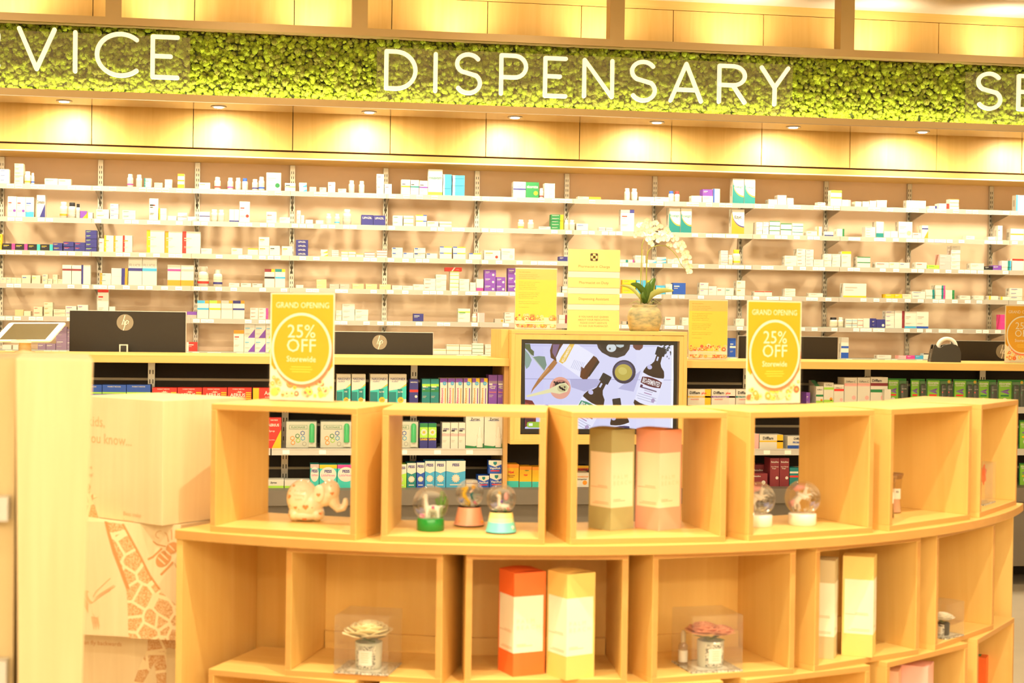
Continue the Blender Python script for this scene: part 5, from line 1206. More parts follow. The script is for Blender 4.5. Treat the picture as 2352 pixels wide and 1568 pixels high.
for row in sorted(MED):
    cols = sorted(MED[row], key=lambda t: t[0]); zr = ROWZ[row]; prev = -99; kb = {}
    for it in cols:
        x0, x1, yt = it[:3]
        yf = YSH + 0.012 + RY.uniform(0, 0.006)
        Pa, Pb = atY(x0, yt, yf), atY(x1, yt, yf)
        xa, xb = max(Pa.x, prev + 0.0006), Pb.x
        if xb - xa < 0.008: continue
        prev = xb; ztop = (Pa.z + Pb.z) / 2; h = max(0.014, ztop - zr)
        bay_i = 0
        for k in range(len(UPX) - 1):
            if UPX[k] - 0.02 <= (xa + xb) / 2 < UPX[k + 1] - 0.02: bay_i = k
        kb[bay_i] = kb.get(bay_i, -1) + 1
        wtxt = where(row, kb[bay_i], bay_i)
        if it[3] == 'B':
            r = (xb - xa) / 2
            o = bottle(r, h, it[4], it[5]); o.location = ((xa + xb) / 2, yf + r, zr)
            tag(o, 'white bottle, %s cap%s, %s' % (PAL[it[4]][0], (', %s band' % PAL[it[5]][0]) if it[5] else '', wtxt), 'bottle', 'pill bottles on the glass shelves')
            continue
        n = it[3]; styles = it[4:]; hh = h / n
        d = RY.uniform(0.05, 0.072)
        if xb - xa < 0.03: d = 0.05
        for i in range(n):
            st = styles[min(i, len(styles) - 1)] if len(styles) > 1 else styles[0]
            tk = st.split(';'); base, toks = tk[0], tk[1:]
            w = xb - xa - (0.0012 if n > 1 else 0); jx = RY.uniform(0, 0.0012) if n > 1 else 0
            lvl = '' if n == 1 else ('lowest ' if i == 0 else ('topmost ' if i == n - 1 else ORD[i] + '-up '))
            vis = 0.35 if row == 5 and x0 < 430 else 1.0
            JOBS.append((w * hh * vis, w, d, hh - 0.0004, base, toks, (xa + jx, yf + (RY.uniform(0, 0.003) if n > 1 else 0), zr + i * hh), lvl + describe(base, toks, hh > w * 1.15) + ', ' + wtxt, row))
JOBS.sort(key=lambda j: -j[0])
for (ar, w, d, h, base, toks, L_, lab, row) in JOBS[:300]:
    o = carton(w, d, h, base, toks); o.location = L_
    tag(o, lab, 'medicine box', 'medicine cartons on the %s glass shelf' % ROWN[row])
# past three hundred, the smallest cartons make one mass
big = MB()
for (ar, w, d, h, base, toks, L_, lab, row) in JOBS[300:]:
    m = MB(); m.box((0, 0, 0), (w, d, h), pm(base)); draw_face(m, w, h, toks)
    for k, mt in enumerate(m.mats):
        big.m(mt)
    off = len(big.v); big.v += [(v[0] + L_[0], v[1] + L_[1], v[2] + L_[2]) for v in m.v]
    for f, mi in zip(m.f, m.mi): big.f.append(tuple(q + off for q in f)); big.mi.append(big.m(m.mats[mi])); big.sm.append(False)
o = big.build('small_medicine_cartons'); tag(o, 'the smallest low cartons scattered and stacked among the others along all the glass shelves', 'medicine box', kind='stuff')
# red carton lying across the top of a white stack
p = atY(560 + 1886 / 3.92, 330 + 1148 / 3.92, YSH + 0.02)
m = MB(); m.box((-0.053, 0, 0), (0.053, 0.06, 0.024), pm('r')); m.poly([(-0.015, -0.0005, 0), (-0.005, -0.0005, 0), (0.012, -0.0005, 0.024), (0.004, -0.0005, 0.024)], pm('w'))
m.text('ORAL', (0.025, -0.0005, 0.008), X1, Z1, pm('p'), h=0.006)
o = m.build('medicine_packet'); o.location = (p.x + 0.002, YSH + 0.02, p.z + 0.0004); tag(o, 'red carton lying across the top of a white stack, fourth glass shelf', 'medicine box')
# ================================================================ display picture
YD = YC - 0.05 + 0.010
dsp = empty('display_screen', (1.55, YD, 0.76)); tag(dsp, 'wide black-framed screen showing brown tonic bottles on pale boards', 'screen')
EM = {}
def em(r, g, b):
    k = (r, g, b)
    if k not in EM:
        c = srgb(r, g, b)[:3]; m = bpy.data.materials.new('screen_pixels'); m.use_nodes = True
        bs_ = m.node_tree.nodes['Principled BSDF']; bs_.inputs['Base Color'].default_value = (0.01, 0.01, 0.01, 1); bs_.inputs['Roughness'].default_value = 0.3
        bs_.inputs['Emission Color'].default_value = (*c, 1); bs_.inputs['Emission Strength'].default_value = 1.0; EM[k] = m
    return EM[k]
def S6(x, y, lay=0):       # position in the close view of the screen
    p = atY(1190 + x / 5.88, 770 + y / 5.88, YD + 0.004); p.y -= 0.0004 * lay; return p
a, c = S6(48, 48), S6(2150, 1325)
fr = MB(); yy0, yy1 = YD - 0.002, YD + 0.04
x0_, x1_, z0_, z1_ = a.x, S6(2150, 70).x, c.z, a.z
for (p0, p1) in (((x0_, z1_ - 0.021), (x1_, z1_)), ((x0_, z0_), (x1_, z0_ + 0.021)), ((x0_, z0_ + 0.021), (x0_ + 0.016, z1_ - 0.021)), ((x1_ - 0.016, z0_ + 0.021), (x1_, z1_ - 0.021))):
    fr.box((p0[0], yy0, p0[1]), (p1[0], yy1, p1[1]), BLACK)
loc(fr.build('screen_frame'), dsp)
pic = MB()
def sp(pts, col, lay): pic.poly([S6(x, y, lay) for x, y in pts], em(*col))
def se(cx, cy, rx, ry, rot, col, lay, n=26, a0=0, a1=360):
    r = math.radians(rot); P = []
    for i in range(n + (0 if a1 - a0 == 360 else 1)):
        t = math.radians(a0 + (a1 - a0) * i / n); P.append((cx + rx * math.cos(t) * math.cos(r) - ry * math.sin(t) * math.sin(r), cy + rx * math.cos(t) * math.sin(r) + ry * math.sin(t) * math.cos(r)))
    sp(P, col, lay)
def clipx(lo, hi, v): return max(lo, min(hi, v))
L0, R0, T0, B0 = 92, 2098, 108, 1262
for i in range(8):      # pale lilac boards, cooler to the left
    xa, xb = L0 + (R0 - L0) * i / 8, L0 + (R0 - L0) * (i + 1) / 8
    c_ = (198 + 3 * i, 200 + 3 * i, 240 + i); sp([(xa, T0 + 6 * i / 8), (xb, T0 + 6 * (i + 1) / 8), (xb, B0), (xa, B0)], c_, 0)
sp([(L0, 582), (R0, 600), (R0, 606), (L0, 590)], (150, 150, 200), 1); sp([(150, 136), (1900, 146), (1900, 152), (150, 142)], (170, 172, 220), 1)
sp([(700, 590), (1060, 600), (1180, 640), (900, 760), (720, 700)], (172, 172, 214), 1); sp([(1450, 640), (1660, 470), (1560, 760), (1350, 720)], (178, 178, 220), 1)
sp([(2062, 118), (R0, 120), (R0 - 6, B0), (2050, B0)], (245, 246, 255), 1)
sp([(2068, 124), (2072, 124), (2060, B0), (2056, B0)], (150, 160, 200), 2)
def bottle_pic(cx, cy, ang, s, cap, label, band, words, full=True):
    """a dark tonic bottle lying on the boards; local y runs from cap to base"""
    r = math.radians(ang); f = lambda x, y: (cx + (x * math.cos(r) - y * math.sin(r)) * s, cy + (x * math.sin(r) + y * math.cos(r)) * s)
    g = lambda P: [f(x, y) for x, y in P]
    return f, g
def clip_poly(P):
    def c1(P, ax, v, sgn):
        out = []
        for i in range(len(P)):
            a, b = P[i - 1], P[i]; ia, ib = sgn * (a[ax] - v) <= 0, sgn * (b[ax] - v) <= 0
            if ia != ib:
                t = (v - a[ax]) / (b[ax] - a[ax]); out.append((a[0] + (b[0] - a[0]) * t, a[1] + (b[1] - a[1]) * t))
            if ib: out.append(b)
        return out
    for ax, v, s in ((0, L0, -1), (0, R0, 1), (1, T0 + 6, -1), (1, B0, 1)):
        P = c1(P, ax, v, s)
        if len(P) < 3: return []
    return P
def sc2(P, col, lay):
    P = clip_poly(P)
    if P: sp(P, col, lay)
def stext(st, x, y, ang, h, col, lay, maxw=None, flip=1):
    o = S6(x, y, lay); r = math.radians(ang); p1 = S6(x + 10 * math.cos(r), y + 10 * math.sin(r), lay); p2 = S6(x + 10 * math.sin(r), y - 10 * math.cos(r), lay)
    ux = (p1 - o).normalized(); uy = (p2 - o).normalized(); k = (p1 - o).length / 10
    pic.text(st, o, ux, uy, em(*col), h=h * k, maxw=maxw * k if maxw else None, bold=0.02)
DB = (48, 26, 18); DB2 = (84, 42, 20)
def draw_bottle(cx, cy, ang, s, band, bandtxt, top=True):
    r = math.radians(ang); f = lambda x, y: (cx + (x * math.cos(r) - y * math.sin(r)) * s, cy + (x * math.sin(r) + y * math.cos(r)) * s)
    g = lambda P: [f(x, y) for x, y in P]
    sc2(g([(-34, -60), (34, -60), (38, 30), (60, 70), (105, 110), (125, 165), (128, 560), (100, 590), (-100, 590), (-128, 560), (-125, 165), (-105, 110), (-60, 70), (-38, 30)]), DB, 3)
    sc2(g([(-55, -140), (-48, -148), (48, -148), (55, -140), (55, -50), (-55, -50)]), (28, 24, 26), 4)
    for x in (-40, -20, 0, 20, 40): sc2(g([(x - 2, -146), (x + 2, -146), (x + 2, -52), (x - 2, -52)]), (52, 48, 56), 5)
    sc2(g([(-20, -35), (0, -35), (0, 15), (-20, 15)]), (200, 205, 235), 5)
    sc2(g([(-70 + 30 * math.cos(t), 110 + 26 * math.sin(t)) for t in [i * 0.5 for i in range(12)]]), (190, 190, 230), 5)
    sc2(g([(-128, 190), (-60, 205), (0, 210), (60, 205), (128, 190), (128, 520), (60, 540), (0, 545), (-60, 540), (-128, 520)]), (226, 228, 250), 5)
    sc2(g([(-120, 240), (-60, 225), (0, 220), (60, 225), (120, 240), (120, 310), (60, 322), (0, 326), (-60, 322), (-120, 310)]), band, 6)
    o = f(0, 302); stext(bandtxt, o[0], o[1], ang, 56 * s, (240, 236, 235), 8, 210 * s)
    o = f(0, 215); 
    for j, (w, h_, c_) in enumerate(((90, 26, (110, 92, 120)), (50, 10, (150, 140, 170)), (46, 14, (150, 90, 150)), (110, 8, (150, 150, 185)), (120, 8, (150, 150, 185)), (100, 8, (150, 150, 185)))):
        y = 352 + j * 28; sc2(g([(-w, y), (w, y), (w, y + h_ * 0.6), (-w, y + h_ * 0.6)]), c_, 6)
    sc2(g([(80 + 22 * math.cos(t), 470 + 26 * math.sin(t)) for t in [i * 0.6 for i in range(11)]]), (170, 150, 190), 6)
    sc2(g([(-112, 330), (-84, 330), (-84, 366), (-112, 366)]), (88, 40, 70), 7)
draw_bottle(1890, 330, 17, 1.16, (92, 22, 40), 'BIO-FERMENTED')
draw_bottle(1120, 690, 29, 1.22, (44, 138, 104), 'BIO-FERMENTED')
draw_bottle(1345, 1000, -8, 1.02, (60, 60, 110), 'BIO')
# amber bottle lying top left
sc2([(590, 108), (760, 108), (1060, 300), (1100, 360), (930, 590), (870, 590), (820, 545), (440, 300), (430, 200), (460, 108)], DB2, 3)
sc2([(470, 120), (560, 120), (500, 300), (460, 230)], (120, 92, 130), 4)
sc2([(612, 108), (780, 108), (1028, 262), (900, 420), (830, 565), (700, 470), (520, 350), (510, 300), (560, 190)], (228, 230, 250), 4)
sc2([(700, 112), (765, 112), (640, 350), (598, 382), (550, 355), (580, 290)], (226, 186, 82), 5); stext('BIO-FERMENTED', 665, 262, -62, 34, (246, 240, 220), 6, 230)
for i in range(7): sc2([(760 + i * 22, 330 + i * 6), (766 + i * 22, 332 + i * 6), (716 + i * 22, 440 + i * 8), (710 + i * 22, 438 + i * 8)], (180, 184, 220), 5)
sc2([(850, 420), (925, 470), (870, 590), (835, 560)], (96, 48, 22), 5); sc2([(1075, 330), (1095, 370), (960, 560), (945, 545)], (36, 22, 18), 5)
# leaves and root
sc2([(92, 108), (160, 110), (172, 180), (215, 215), (210, 280), (150, 240), (120, 200), (92, 170)], (74, 92, 58), 3); sc2([(92, 190), (150, 260), (185, 330), (150, 420), (110, 455), (92, 400)], (130, 160, 150), 3)
sc2([(200, 290), (280, 278), (360, 285), (385, 400), (352, 478), (300, 410), (240, 340)], (112, 140, 126), 4); sc2([(120, 190), (350, 470), (345, 478), (112, 200)], (180, 190, 180), 5)
sc2([(490, 320), (530, 370), (470, 450), (360, 560), (280, 650), (200, 740), (170, 790), (190, 720), (270, 590), (380, 450)], (168, 112, 62), 3); sc2([(400, 430), (420, 450), (300, 590), (280, 580)], (196, 140, 88), 4)
# bowls
se(568, 710, 142, 150, 0, (224, 160, 140), 3); se(575, 690, 108, 92, 0, (186, 118, 104), 4)
for i in range(22): se(490 + (i * 37) % 130, 630 + (i * 23) % 60, 15, 13, 0, (36, 24, 34), 5, 8)
sc2([(108, 812), (420, 722), (560, 650), (640, 640), (690, 690), (660, 760), (560, 790), (450, 770), (120, 834)], (226, 220, 170), 6); se(598, 712, 70, 52, -12, (196, 188, 138), 7)
for i in range(14): se(560 + (i * 29) % 84, 694 + (i * 17) % 46, 13, 12, 0, (44, 28, 30), 8, 8)
sc2([(1062, 112), (1515, 118), (1500, 190), (1440, 270), (1340, 304), (1240, 290), (1130, 230), (1080, 170)], (52, 42, 42), 3); sc2([(1100, 114), (1480, 118), (1460, 170), (1400, 220), (1200, 220), (1130, 170)], (34, 24, 26), 4)
se(1258, 168, 66, 56, 0, (206, 216, 222), 5); sc2([(1315, 118), (1430, 118), (1425, 150), (1380, 168), (1330, 150)], (186, 200, 205), 5); se(1238, 180, 12, 14, 0, (70, 70, 60), 6, 10)
sc2([(1548, 120), (1690, 124), (1680, 170), (1640, 200), (1590, 196), (1555, 165)], (110, 62, 56), 3)
se(1430, 492, 158, 160, 0, (50, 42, 66), 3); se(1428, 482, 128, 132, 0, (84, 78, 110), 4); se(1422, 500, 118, 112, 0, (186, 168, 74), 5); se(1410, 480, 60, 50, 20, (204, 190, 100), 6)
for i in range(16): se(1930 + (i * 47) % 130, 130 + (i * 31) % 120, 22, 10, i * 40, (70, 74, 72), 3, 8)
for i in range(8): se(1990 + (i * 23) % 70, 250 + (i * 29) % 80, 9, 5, i * 50, (80, 80, 110), 4, 6)
sc2([(92, 865), (190, 880), (240, 960), (240, 1180), (92, 1240)], (110, 20, 36), 3); sc2([(92, 900), (140, 920), (140, 1000), (92, 1020)], (150, 50, 60), 4); se(150, 1120, 60, 60, 0, (70, 16, 46), 4)
sc2([(115, 1205), (125, 1172), (160, 1165), (420, 1170), (420, 1244), (150, 1244), (122, 1235)], (150, 190, 50), 6); sc2([(142, 1185), (195, 1185), (195, 1222), (142, 1222)], (235, 240, 225), 7)
loc(pic.build('screen_picture'), dsp)

# ================================================================ monitors and other things at the counter
desk = MB().box((-4.2, YC + 0.58, 0.80), (6.4, YC + 1.10, 0.83), MAPLE_X); desk.box((-4.2, YC + 0.60, 0), (-4.17, YC + 1.08, 0.80), MAPLE); desk.box((6.37, YC + 0.60, 0), (6.4, YC + 1.08, 0.80), MAPLE)
for xx in (-1.5, 1.2, 3.8): desk.box((xx, YC + 0.60, 0), (xx + 0.03, YC + 1.08, 0.80), MAPLE)
tag(desk.build('work_desk'), 'low work desk behind the counter that carries the monitors', 'desk')
MONB = mat('monitor_back', (0.020, 0.013, 0.006), 0.45, spec=0.4); SILV = mat('silver_bezel', (0.70, 0.68, 0.62), 0.3, 0.6)
def monitor(label, u0, u1, vt, vb, y, lu, logo=True, rot=0.0, tall=0.36):
    a, b = atY(u0, vt, y), atY(u1, vt, y); w = b.x - a.x; ztop = (a.z + b.z) / 2; cx = (a.x + b.x) / 2
    o = empty('computer_monitor', (cx, y, 0.8305), rot); tag(o, label, 'monitor')
    zt = ztop - 0.8305; zb_ = zt - min(tall, w * 0.6)
    m = MB(); m.prism([(-w / 2, -0.014, zb_), (w / 2, -0.014, zb_), (w / 2 - 0.0005, -0.016, zt), (-w / 2 + 0.0005, -0.016, zt)], (0, 0.012, 0), MONB)
    m.box((-w / 2 + 0.004, -0.018, zb_ + 0.004), (w / 2 - 0.004, -0.0138, zt - 0.004), MONB); m.build('back_shell', o)
    m = MB(); m.box((-w / 2 - 0.001, -0.002, zb_), (w / 2 + 0.003, 0.010, zt + 0.003), SILV); m.build('front_bezel', o)
    MB().box((-w / 2 + 0.006, 0.0102, zb_ + 0.015), (w / 2 - 0.006, 0.0106, zt - 0.006), BLACK).build('screen_glass', o)
    lx = atY(lu, 740, y).x - cx
    if logo:
        r = w * 0.073; lz = zt - w * 0.098; m = MB()
        m.poly([(lx + r * math.cos(t), -0.0185, lz + r * math.sin(t)) for t in [i * math.pi / 14 for i in range(28)]], mat('logo_disc', (0.28, 0.24, 0.18), 0.25, 0.6))
        CH = mat('chrome_letters', (0.85, 0.82, 0.75), 0.15, 0.8); sl = 0.3
        def bar(x, z0, z1, wd=0.1): m.poly([(lx + r * (x + sl * z - (wd if s < 0 else 0)), -0.0190, lz + r * z) for z, s in ((z0, -1), (z0, 1), (z1, 1), (z1, -1))], CH)
        bar(-0.22, -0.28, 0.88); bar(0.0, -0.28, 0.28); bar(0.14, -0.95, 0.28); bar(0.42, -0.28, 0.28)
        m.poly([(lx + r * x, -0.0190, lz + r * z) for x, z in ((-0.15, 0.28), (0.08, 0.28), (0.06, 0.18), (-0.17, 0.18))], CH); m.poly([(lx + r * x, -0.0190, lz + r * z) for x, z in ((0.2, 0.28), (0.5, 0.28), (0.48, 0.18), (0.18, 0.18))], CH)
        m.poly([(lx + r * x, -0.0190, lz + r * z) for x, z in ((0.08, -0.18), (0.38, -0.18), (0.36, -0.28), (0.06, -0.28))], CH)
        m.build('round_logo', o)
        s2 = MB(); s2.prism([(lx - 0.1, -0.0183, lz - 0.30), (lx + 0.1, -0.0183, lz - 0.30), (lx + 0.1, -0.0183, lz - 0.1 - r), (lx - 0.1, -0.0183, lz - 0.1 - r)], (0, 0.0005, 0), BLACK)
    m = MB(); m.box((lx - 0.021, -0.085, 0.004), (lx + 0.021, -0.055, max(0.1, zt - w * 0.29 if logo else zt * 0.5)), SILV)
    m.box((lx - 0.014, -0.0858, 0.004), (lx + 0.014, -0.085, max(0.09, zt - w * 0.30 if logo else zt * 0.5)), BLACK)
    m.box((lx - 0.03, -0.055, zt * 0.42), (lx + 0.03, -0.018, zt * 0.42 + 0.05), BLACK); m.build('stand_column', o)
    MB().box((lx - 0.11, -0.12, 0), (lx + 0.11, 0.08, 0.004), SILV).build('stand_foot', o)
    return o
YM = YC + 0.74
monitor('black back of a wide monitor with round silver logo, near the tablet', 161, 427, 715, 806, YM, 288)
monitor('black back of a monitor with round silver logo, behind the left yellow sign', 762, 994, 763, 816, YM, 872)
monitor('black back of a plain monitor behind the right yellow sign', 1696, 1922, 773, 824, YM, 1800, logo=False)
monitor('black back of a monitor with round logo, beside the tape dispenser', 2184, 2400, 784, 828, YM, 2301)
# tape dispenser
def on_counter(u, v=None, y=None): p = atY(u, 800, y); return Vector((p.x, y, CT))
yt = YC + 0.20; k = (on_counter(2170, y=yt) - CAM).dot(RM @ Vector((0, 0, -1))) / FPX
o = empty('tape_dispenser', on_counter(2170, y=yt), VA); tag(o, 'glossy black tape dispenser holding a white roll of tape', 'tape dispenser')
GB = mat('gloss_black', (0.010, 0.008, 0.006), 0.08, spec=0.8)
m = MB(); pr = [(-35, 0), (-34, 10), (-28, 38), (-25, 41), (-20, 34), (-14, 32), (-6, 38), (0, 44), (6, 36), (14, 26), (22, 28), (28, 38), (33, 30), (34, 0)]
m.prism([(x * k, -0.028, z * k) for x, z in pr[:7] + [(0, 40), (10, 42), (22, 40), (30, 34), (34, 22), (34, 0)]], (0, 0.018, 0), GB); m.prism([(x * k, 0.016, z * k) for x, z in pr[:7] + [(0, 40), (10, 42), (22, 40), (30, 34), (34, 22), (34, 0)]], (0, 0.018, 0), GB)
m.prism([(x * k, -0.010, z * k) for x, z in [(-35, 0), (-30, 30), (-24, 34), (-16, 20), (34, 16), (34, 0)]], (0, 0.026, 0), GB); m.build('dispenser_body', o, bevel=0.002)
m = MB(); n = 36; R_, r2 = 24 * k, 16 * k; vs = []
for i in range(n):
    t = 2 * math.pi * i / n
    for rr_, yy in ((R_, -0.0095), (R_, 0.0145), (r2, 0.0145), (r2, -0.0095)): vs.append((5 * k + rr_ * math.cos(t), yy, 34 * k + rr_ * math.sin(t)))
fs = [(4 * i + j, 4 * i + (j + 1) % 4, 4 * ((i + 1) % n) + (j + 1) % 4, 4 * ((i + 1) % n) + j) for i in range(n) for j in range(4)]
m.add(vs, fs, WHITE, True); m.build('tape_roll', o)
# tablet on a stand
yt = YC + 0.22; p = on_counter(62, y=yt); k = (p - CAM).dot(RM @ Vector((0, 0, -1))) / FPX
o = empty('tablet_computer', p, VA); tag(o, 'white tablet tilted back on a beige stand at the left end of the counter', 'tablet')
m = MB(); w, h, tl = 0.265, 0.19, math.radians(20); up = Vector((0.02, math.cos(tl) * 1.0, math.sin(tl) + 0.12)).normalized()
def TP(x, y, d=0.0): P = Vector((x * w, -0.08, 0.051)) + up * (y * h); nrm = Vector((0, -up.z, up.y)); return P + nrm * d + Vector((0.018 * y, 0, 0.004 * x))
def rr4(x0, y0, x1, y1, r):
    P = []
    for cx, cy, a in ((x1 - r, y1 - r * 1.4, 0), (x0 + r, y1 - r * 1.4, 90), (x0 + r, y0 + r * 1.4, 180), (x1 - r, y0 + r * 1.4, 270)):
        for i in range(5): t = math.radians(a + i * 22.5); P.append((cx + r * math.cos(t), cy + 1.4 * r * math.sin(t)))
    return P
q_ = rr4(-0.5, 0, 0.5, 1, 0.05)
fr_, bk = [TP(x, y, 0.004) for x, y in q_], [TP(x, y, -0.003) for x, y in q_]
n = len(q_); m.add(fr_ + bk, [tuple(range(n)), tuple(range(n, 2 * n))[::-1]] + [(i, n + i, n + (i + 1) % n, (i + 1) % n) for i in range(n)], WHITE); m.build('tablet_body', o)
m = MB(); m.poly([TP(x, y, 0.0045) for x, y in ((-0.40, 0.07), (0.39, 0.07), (0.39, 0.93), (-0.40, 0.93))], mat('tablet_glass', (0.16, 0.13, 0.07), 0.06, spec=0.9)); m.build('tablet_screen', o)
m = MB(); m.lathe([(0.045, 0), (0.045, 0.006), (0.028, 0.010), (0.026, 0.052), (0.05, 0.056), (0.05, 0.060)], (0.0, -0.03, 0), mat('beige_stand', (0.72, 0.58, 0.34), 0.4), 28); m.build('stand', o)
m = MB(); m.box((-0.045, -0.088, 0.046), (0.045, -0.079, 0.058), WHITE); m.build('holder_clip', o)

# ================================================================ signs in clear holders
YEL = mat('sunny_yellow_print', (0.74, 0.37, 0.008), 0.5); YEL2 = mat('sunny_yellow_light', (0.93, 0.70, 0.09), 0.5); PAPER = mat('white_paper', (0.84, 0.80, 0.66), 0.6); CORAL = mat('coral_print', (0.88, 0.20, 0.10), 0.5)
HOLD = glass_mat('holder_acrylic', (0.98, 0.98, 0.97), 0.45, 0.03, 1.49)
def flowers(m, w, z0, z1, seed, y, bright=False):
    rr = random.Random(seed); cols = [mat('bloom_orange', (0.92, 0.38, 0.08), 0.6), mat('bloom_yellow', (0.95, 0.72, 0.12), 0.6), mat('bloom_red', (0.82, 0.14, 0.07), 0.6), mat('bloom_cream', (0.96, 0.84, 0.45), 0.6), mat('bloom_blush', (0.94, 0.60, 0.36), 0.6)]
    for i in range(46):
        cx, cz = rr.uniform(0.05, 0.95) * w, z0 + (z1 - z0) * rr.uniform(0.0, 1.0) ** 1.3; r = rr.uniform(0.02, 0.07) * w
        cx = min(max(cx, r), w - r); cz = min(max(cz, z0 + r), z1)
        c = cols[rr.randrange(5)]; np_ = 14; yy = y - 0.00005 * i
        if rr.random() < 0.7: m.poly([(cx + r * (1.0 if k % 2 else 0.62) * math.cos(2 * math.pi * k / (2 * np_)), yy, cz + r * (1.0 if k % 2 else 0.62) * math.sin(2 * math.pi * k / (2 * np_))) for k in range(2 * np_)], c)
        else: m.poly([(cx + r * 0.8 * math.cos(t), yy, cz + r * 0.8 * math.sin(t)) for t in [k * 0.52 for k in range(12)]], c)
        m.poly([(cx + r * 0.35 * math.cos(t), yy - 0.00003, cz + r * 0.35 * math.sin(t)) for t in [k * 0.7 for k in range(9)]], cols[(i + 1) % 4])
def offer_sign(label, p, rz, w=0.193, h=0.293):
    o = empty('offer_sign', p, rz); tag(o, label, 'sign', 'grand opening offer signs')
    m = MB(); m.box((0.003, 0, 0.004), (w - 0.003, 0.001, h - 0.003), PAPER)
    y = -0.0003
    m.poly([(0.006, y, 0.33 * h), (w - 0.006, y, 0.33 * h), (w - 0.006, y, h - 0.006), (0.006, y, h - 0.006)], YEL)
    # ragged fade at the foot of the yellow
    for i in range(8): m.poly([(0.006 + (w - 0.012) * i / 8, y, 0.331 * h), (0.006 + (w - 0.012) * (i + 1) / 8, y, 0.331 * h), (0.006 + (w - 0.012) * (i + 0.5) / 8, y, 0.331 * h - abs(i - 3.5) * 0.004)], YEL)
    cx, cz, rx, rz_ = 0.5 * w, 0.485 * h, 0.455 * w, 0.455 * w * 1.0
    rz_ = 0.325 * h
    def el(rx, rz_, dx, dz, yy, mt): m.poly([(cx + dx + rx * math.cos(t), yy, cz + dz + rz_ * math.sin(t)) for t in [i * math.pi / 24 for i in range(48)]], mt)
    flowers(m, w, 0.012, 0.22 * h, hash(label) % 7 + 3 if False else int(p[0] * 100) % 50, -0.0006)
    el(rx, rz_, 0.003, -0.008, -0.0032, CORAL); el(rx, rz_, 0, 0, -0.0036, PAPER); el(rx * 0.925, rz_ * 0.93, 0, 0, -0.0040, YEL)
    T = lambda s, z, hh, mw=None, b=0.0: m.text(s, (cx, -0.0044, z * h), X1, Z1, PAPER, h=hh, bold=b, maxw=mw)
    m.text('GRAND OPENING', (cx, -0.0006, 0.855 * h), X1, Z1, PAPER, h=0.0155, maxw=w * 0.80, bold=-0.006)
    T('25%', 0.585, 0.036, w * 0.44, -0.004); T('OFF', 0.455, 0.036, w * 0.44, -0.004); T('Storewide', 0.365, 0.0155, w * 0.44)
    for i, ww in enumerate((0.30, 0.34, 0.28)): m.box((cx - ww * w / 2, -0.0043, (0.315 - 0.022 * i) * h), (cx + ww * w / 2, -0.0041, (0.315 - 0.022 * i) * h + 0.0016), YEL2)
    m.build('printed_insert', o)
    m = MB(); m.box((0, -0.0062, 0.002), (w, -0.0048, h), HOLD); m.box((0, -0.0048, h - 0.0015), (w, 0.0025, h), HOLD); m.box((0, 0.0012, 0.002), (w, 0.0025, h), HOLD)
    m.box((0.002, -0.030, 0), (w - 0.002, 0.045, 0.002), HOLD); m.build('clear_holder', o)
    return o
a1 = math.radians(TOPA[0] + 90); a4 = math.radians(TOPA[3] + 90)
p1_ = atZ(617, 920, TOPZ); p1_.z = TOPZ
offer_sign('yellow 25% OFF grand opening sign on the cube above the elephant', p1_, a1)
p2_ = atZ(1711, 930, TOPZ); offer_sign('yellow 25% OFF grand opening sign on the cube above the unicorn globes', p2_, a4)
p3_ = atY(2306, 832, YC + 0.12); p3_.z = CT; offer_sign('yellow 25% OFF grand opening sign on the counter, past the tape dispenser', p3_, 0.0)
def notice(label, p, rz, w=0.206, h=0.297, seed=1):
    o = empty('notice_sign', p, rz); tag(o, label, 'sign', 'yellow notices in clear holders')
    m = MB(); m.box((0.003, 0, 0.004), (w - 0.003, 0.001, h - 0.004), PAPER)
    m.box((0.004, -0.0003, 0.20 * h), (w - 0.004, 0, 0.80 * h), YEL2); m.box((0.004, -0.0003, 0.80 * h), (w - 0.004, 0, 0.97 * h), mat('pale_yellow_print', (0.82, 0.60, 0.16), 0.5))
    flowers(m, w, 0.135 * h, 0.235 * h, seed, -0.0005); m.box((0.004, -0.0036, 0.09 * h), (w - 0.004, -0.0030, 0.145 * h), PAPER)
    flowers(m, w, 0.03 * h, 0.085 * h, seed + 9, -0.0005); m.box((0.25 * w, -0.004, 0.112 * h), (0.7 * w, -0.0036, 0.12 * h), YEL2)
    TXT_ = mat('notice_text', (0.40, 0.18, 0.02), 0.6); rr = random.Random(seed); z = 0.915
    m.text('Dear valued customers,', (0.10 * w, -0.0005, z * h), X1, Z1, TXT_, h=0.0042, center=False)
    paras = [["We have recently started trading under", "new ownership and would like to thank you", "for your patience while we settle in."], ["We have temporary limits on opening hours", "as we are still waiting for approval.", "We would like to assure you that", "this is a temporary delay and we hope", "to have our service ready very soon."],
             ["In the mean time we are happy to take your", "prescription and arrange for it to be filled", "at a nearby pharmacy on the same day.", "Please ask us for further details."], ["Apologies for any inconvenience and we look", "forward to providing you the highest level."], ["Your Pharmacy Team"]]
    z -= 0.045
    for pa in paras:
        for l in pa: m.text(l, (0.10 * w, -0.0005, z * h), X1, Z1, TXT_, h=0.0040, center=False, maxw=0.82 * w, res=1); z -= 0.0275
        z -= 0.033
    m.build('printed_insert', o)
    m = MB(); m.box((0, -0.0062, 0.002), (w, -0.0045, h), HOLD); m.box((0, 0.0012, 0.002), (w, 0.0025, h), HOLD); m.box((0.002, -0.03, 0), (w - 0.002, 0.045, 0.002), HOLD); m.build('clear_holder', o)
CABZ = 1.246
pn = atY(1181, 748, YC + 0.08); pn.z = CABZ; notice('yellow notice standing on the screen cabinet, left of the gold pharmacist sign', pn, 0.0, seed=4)
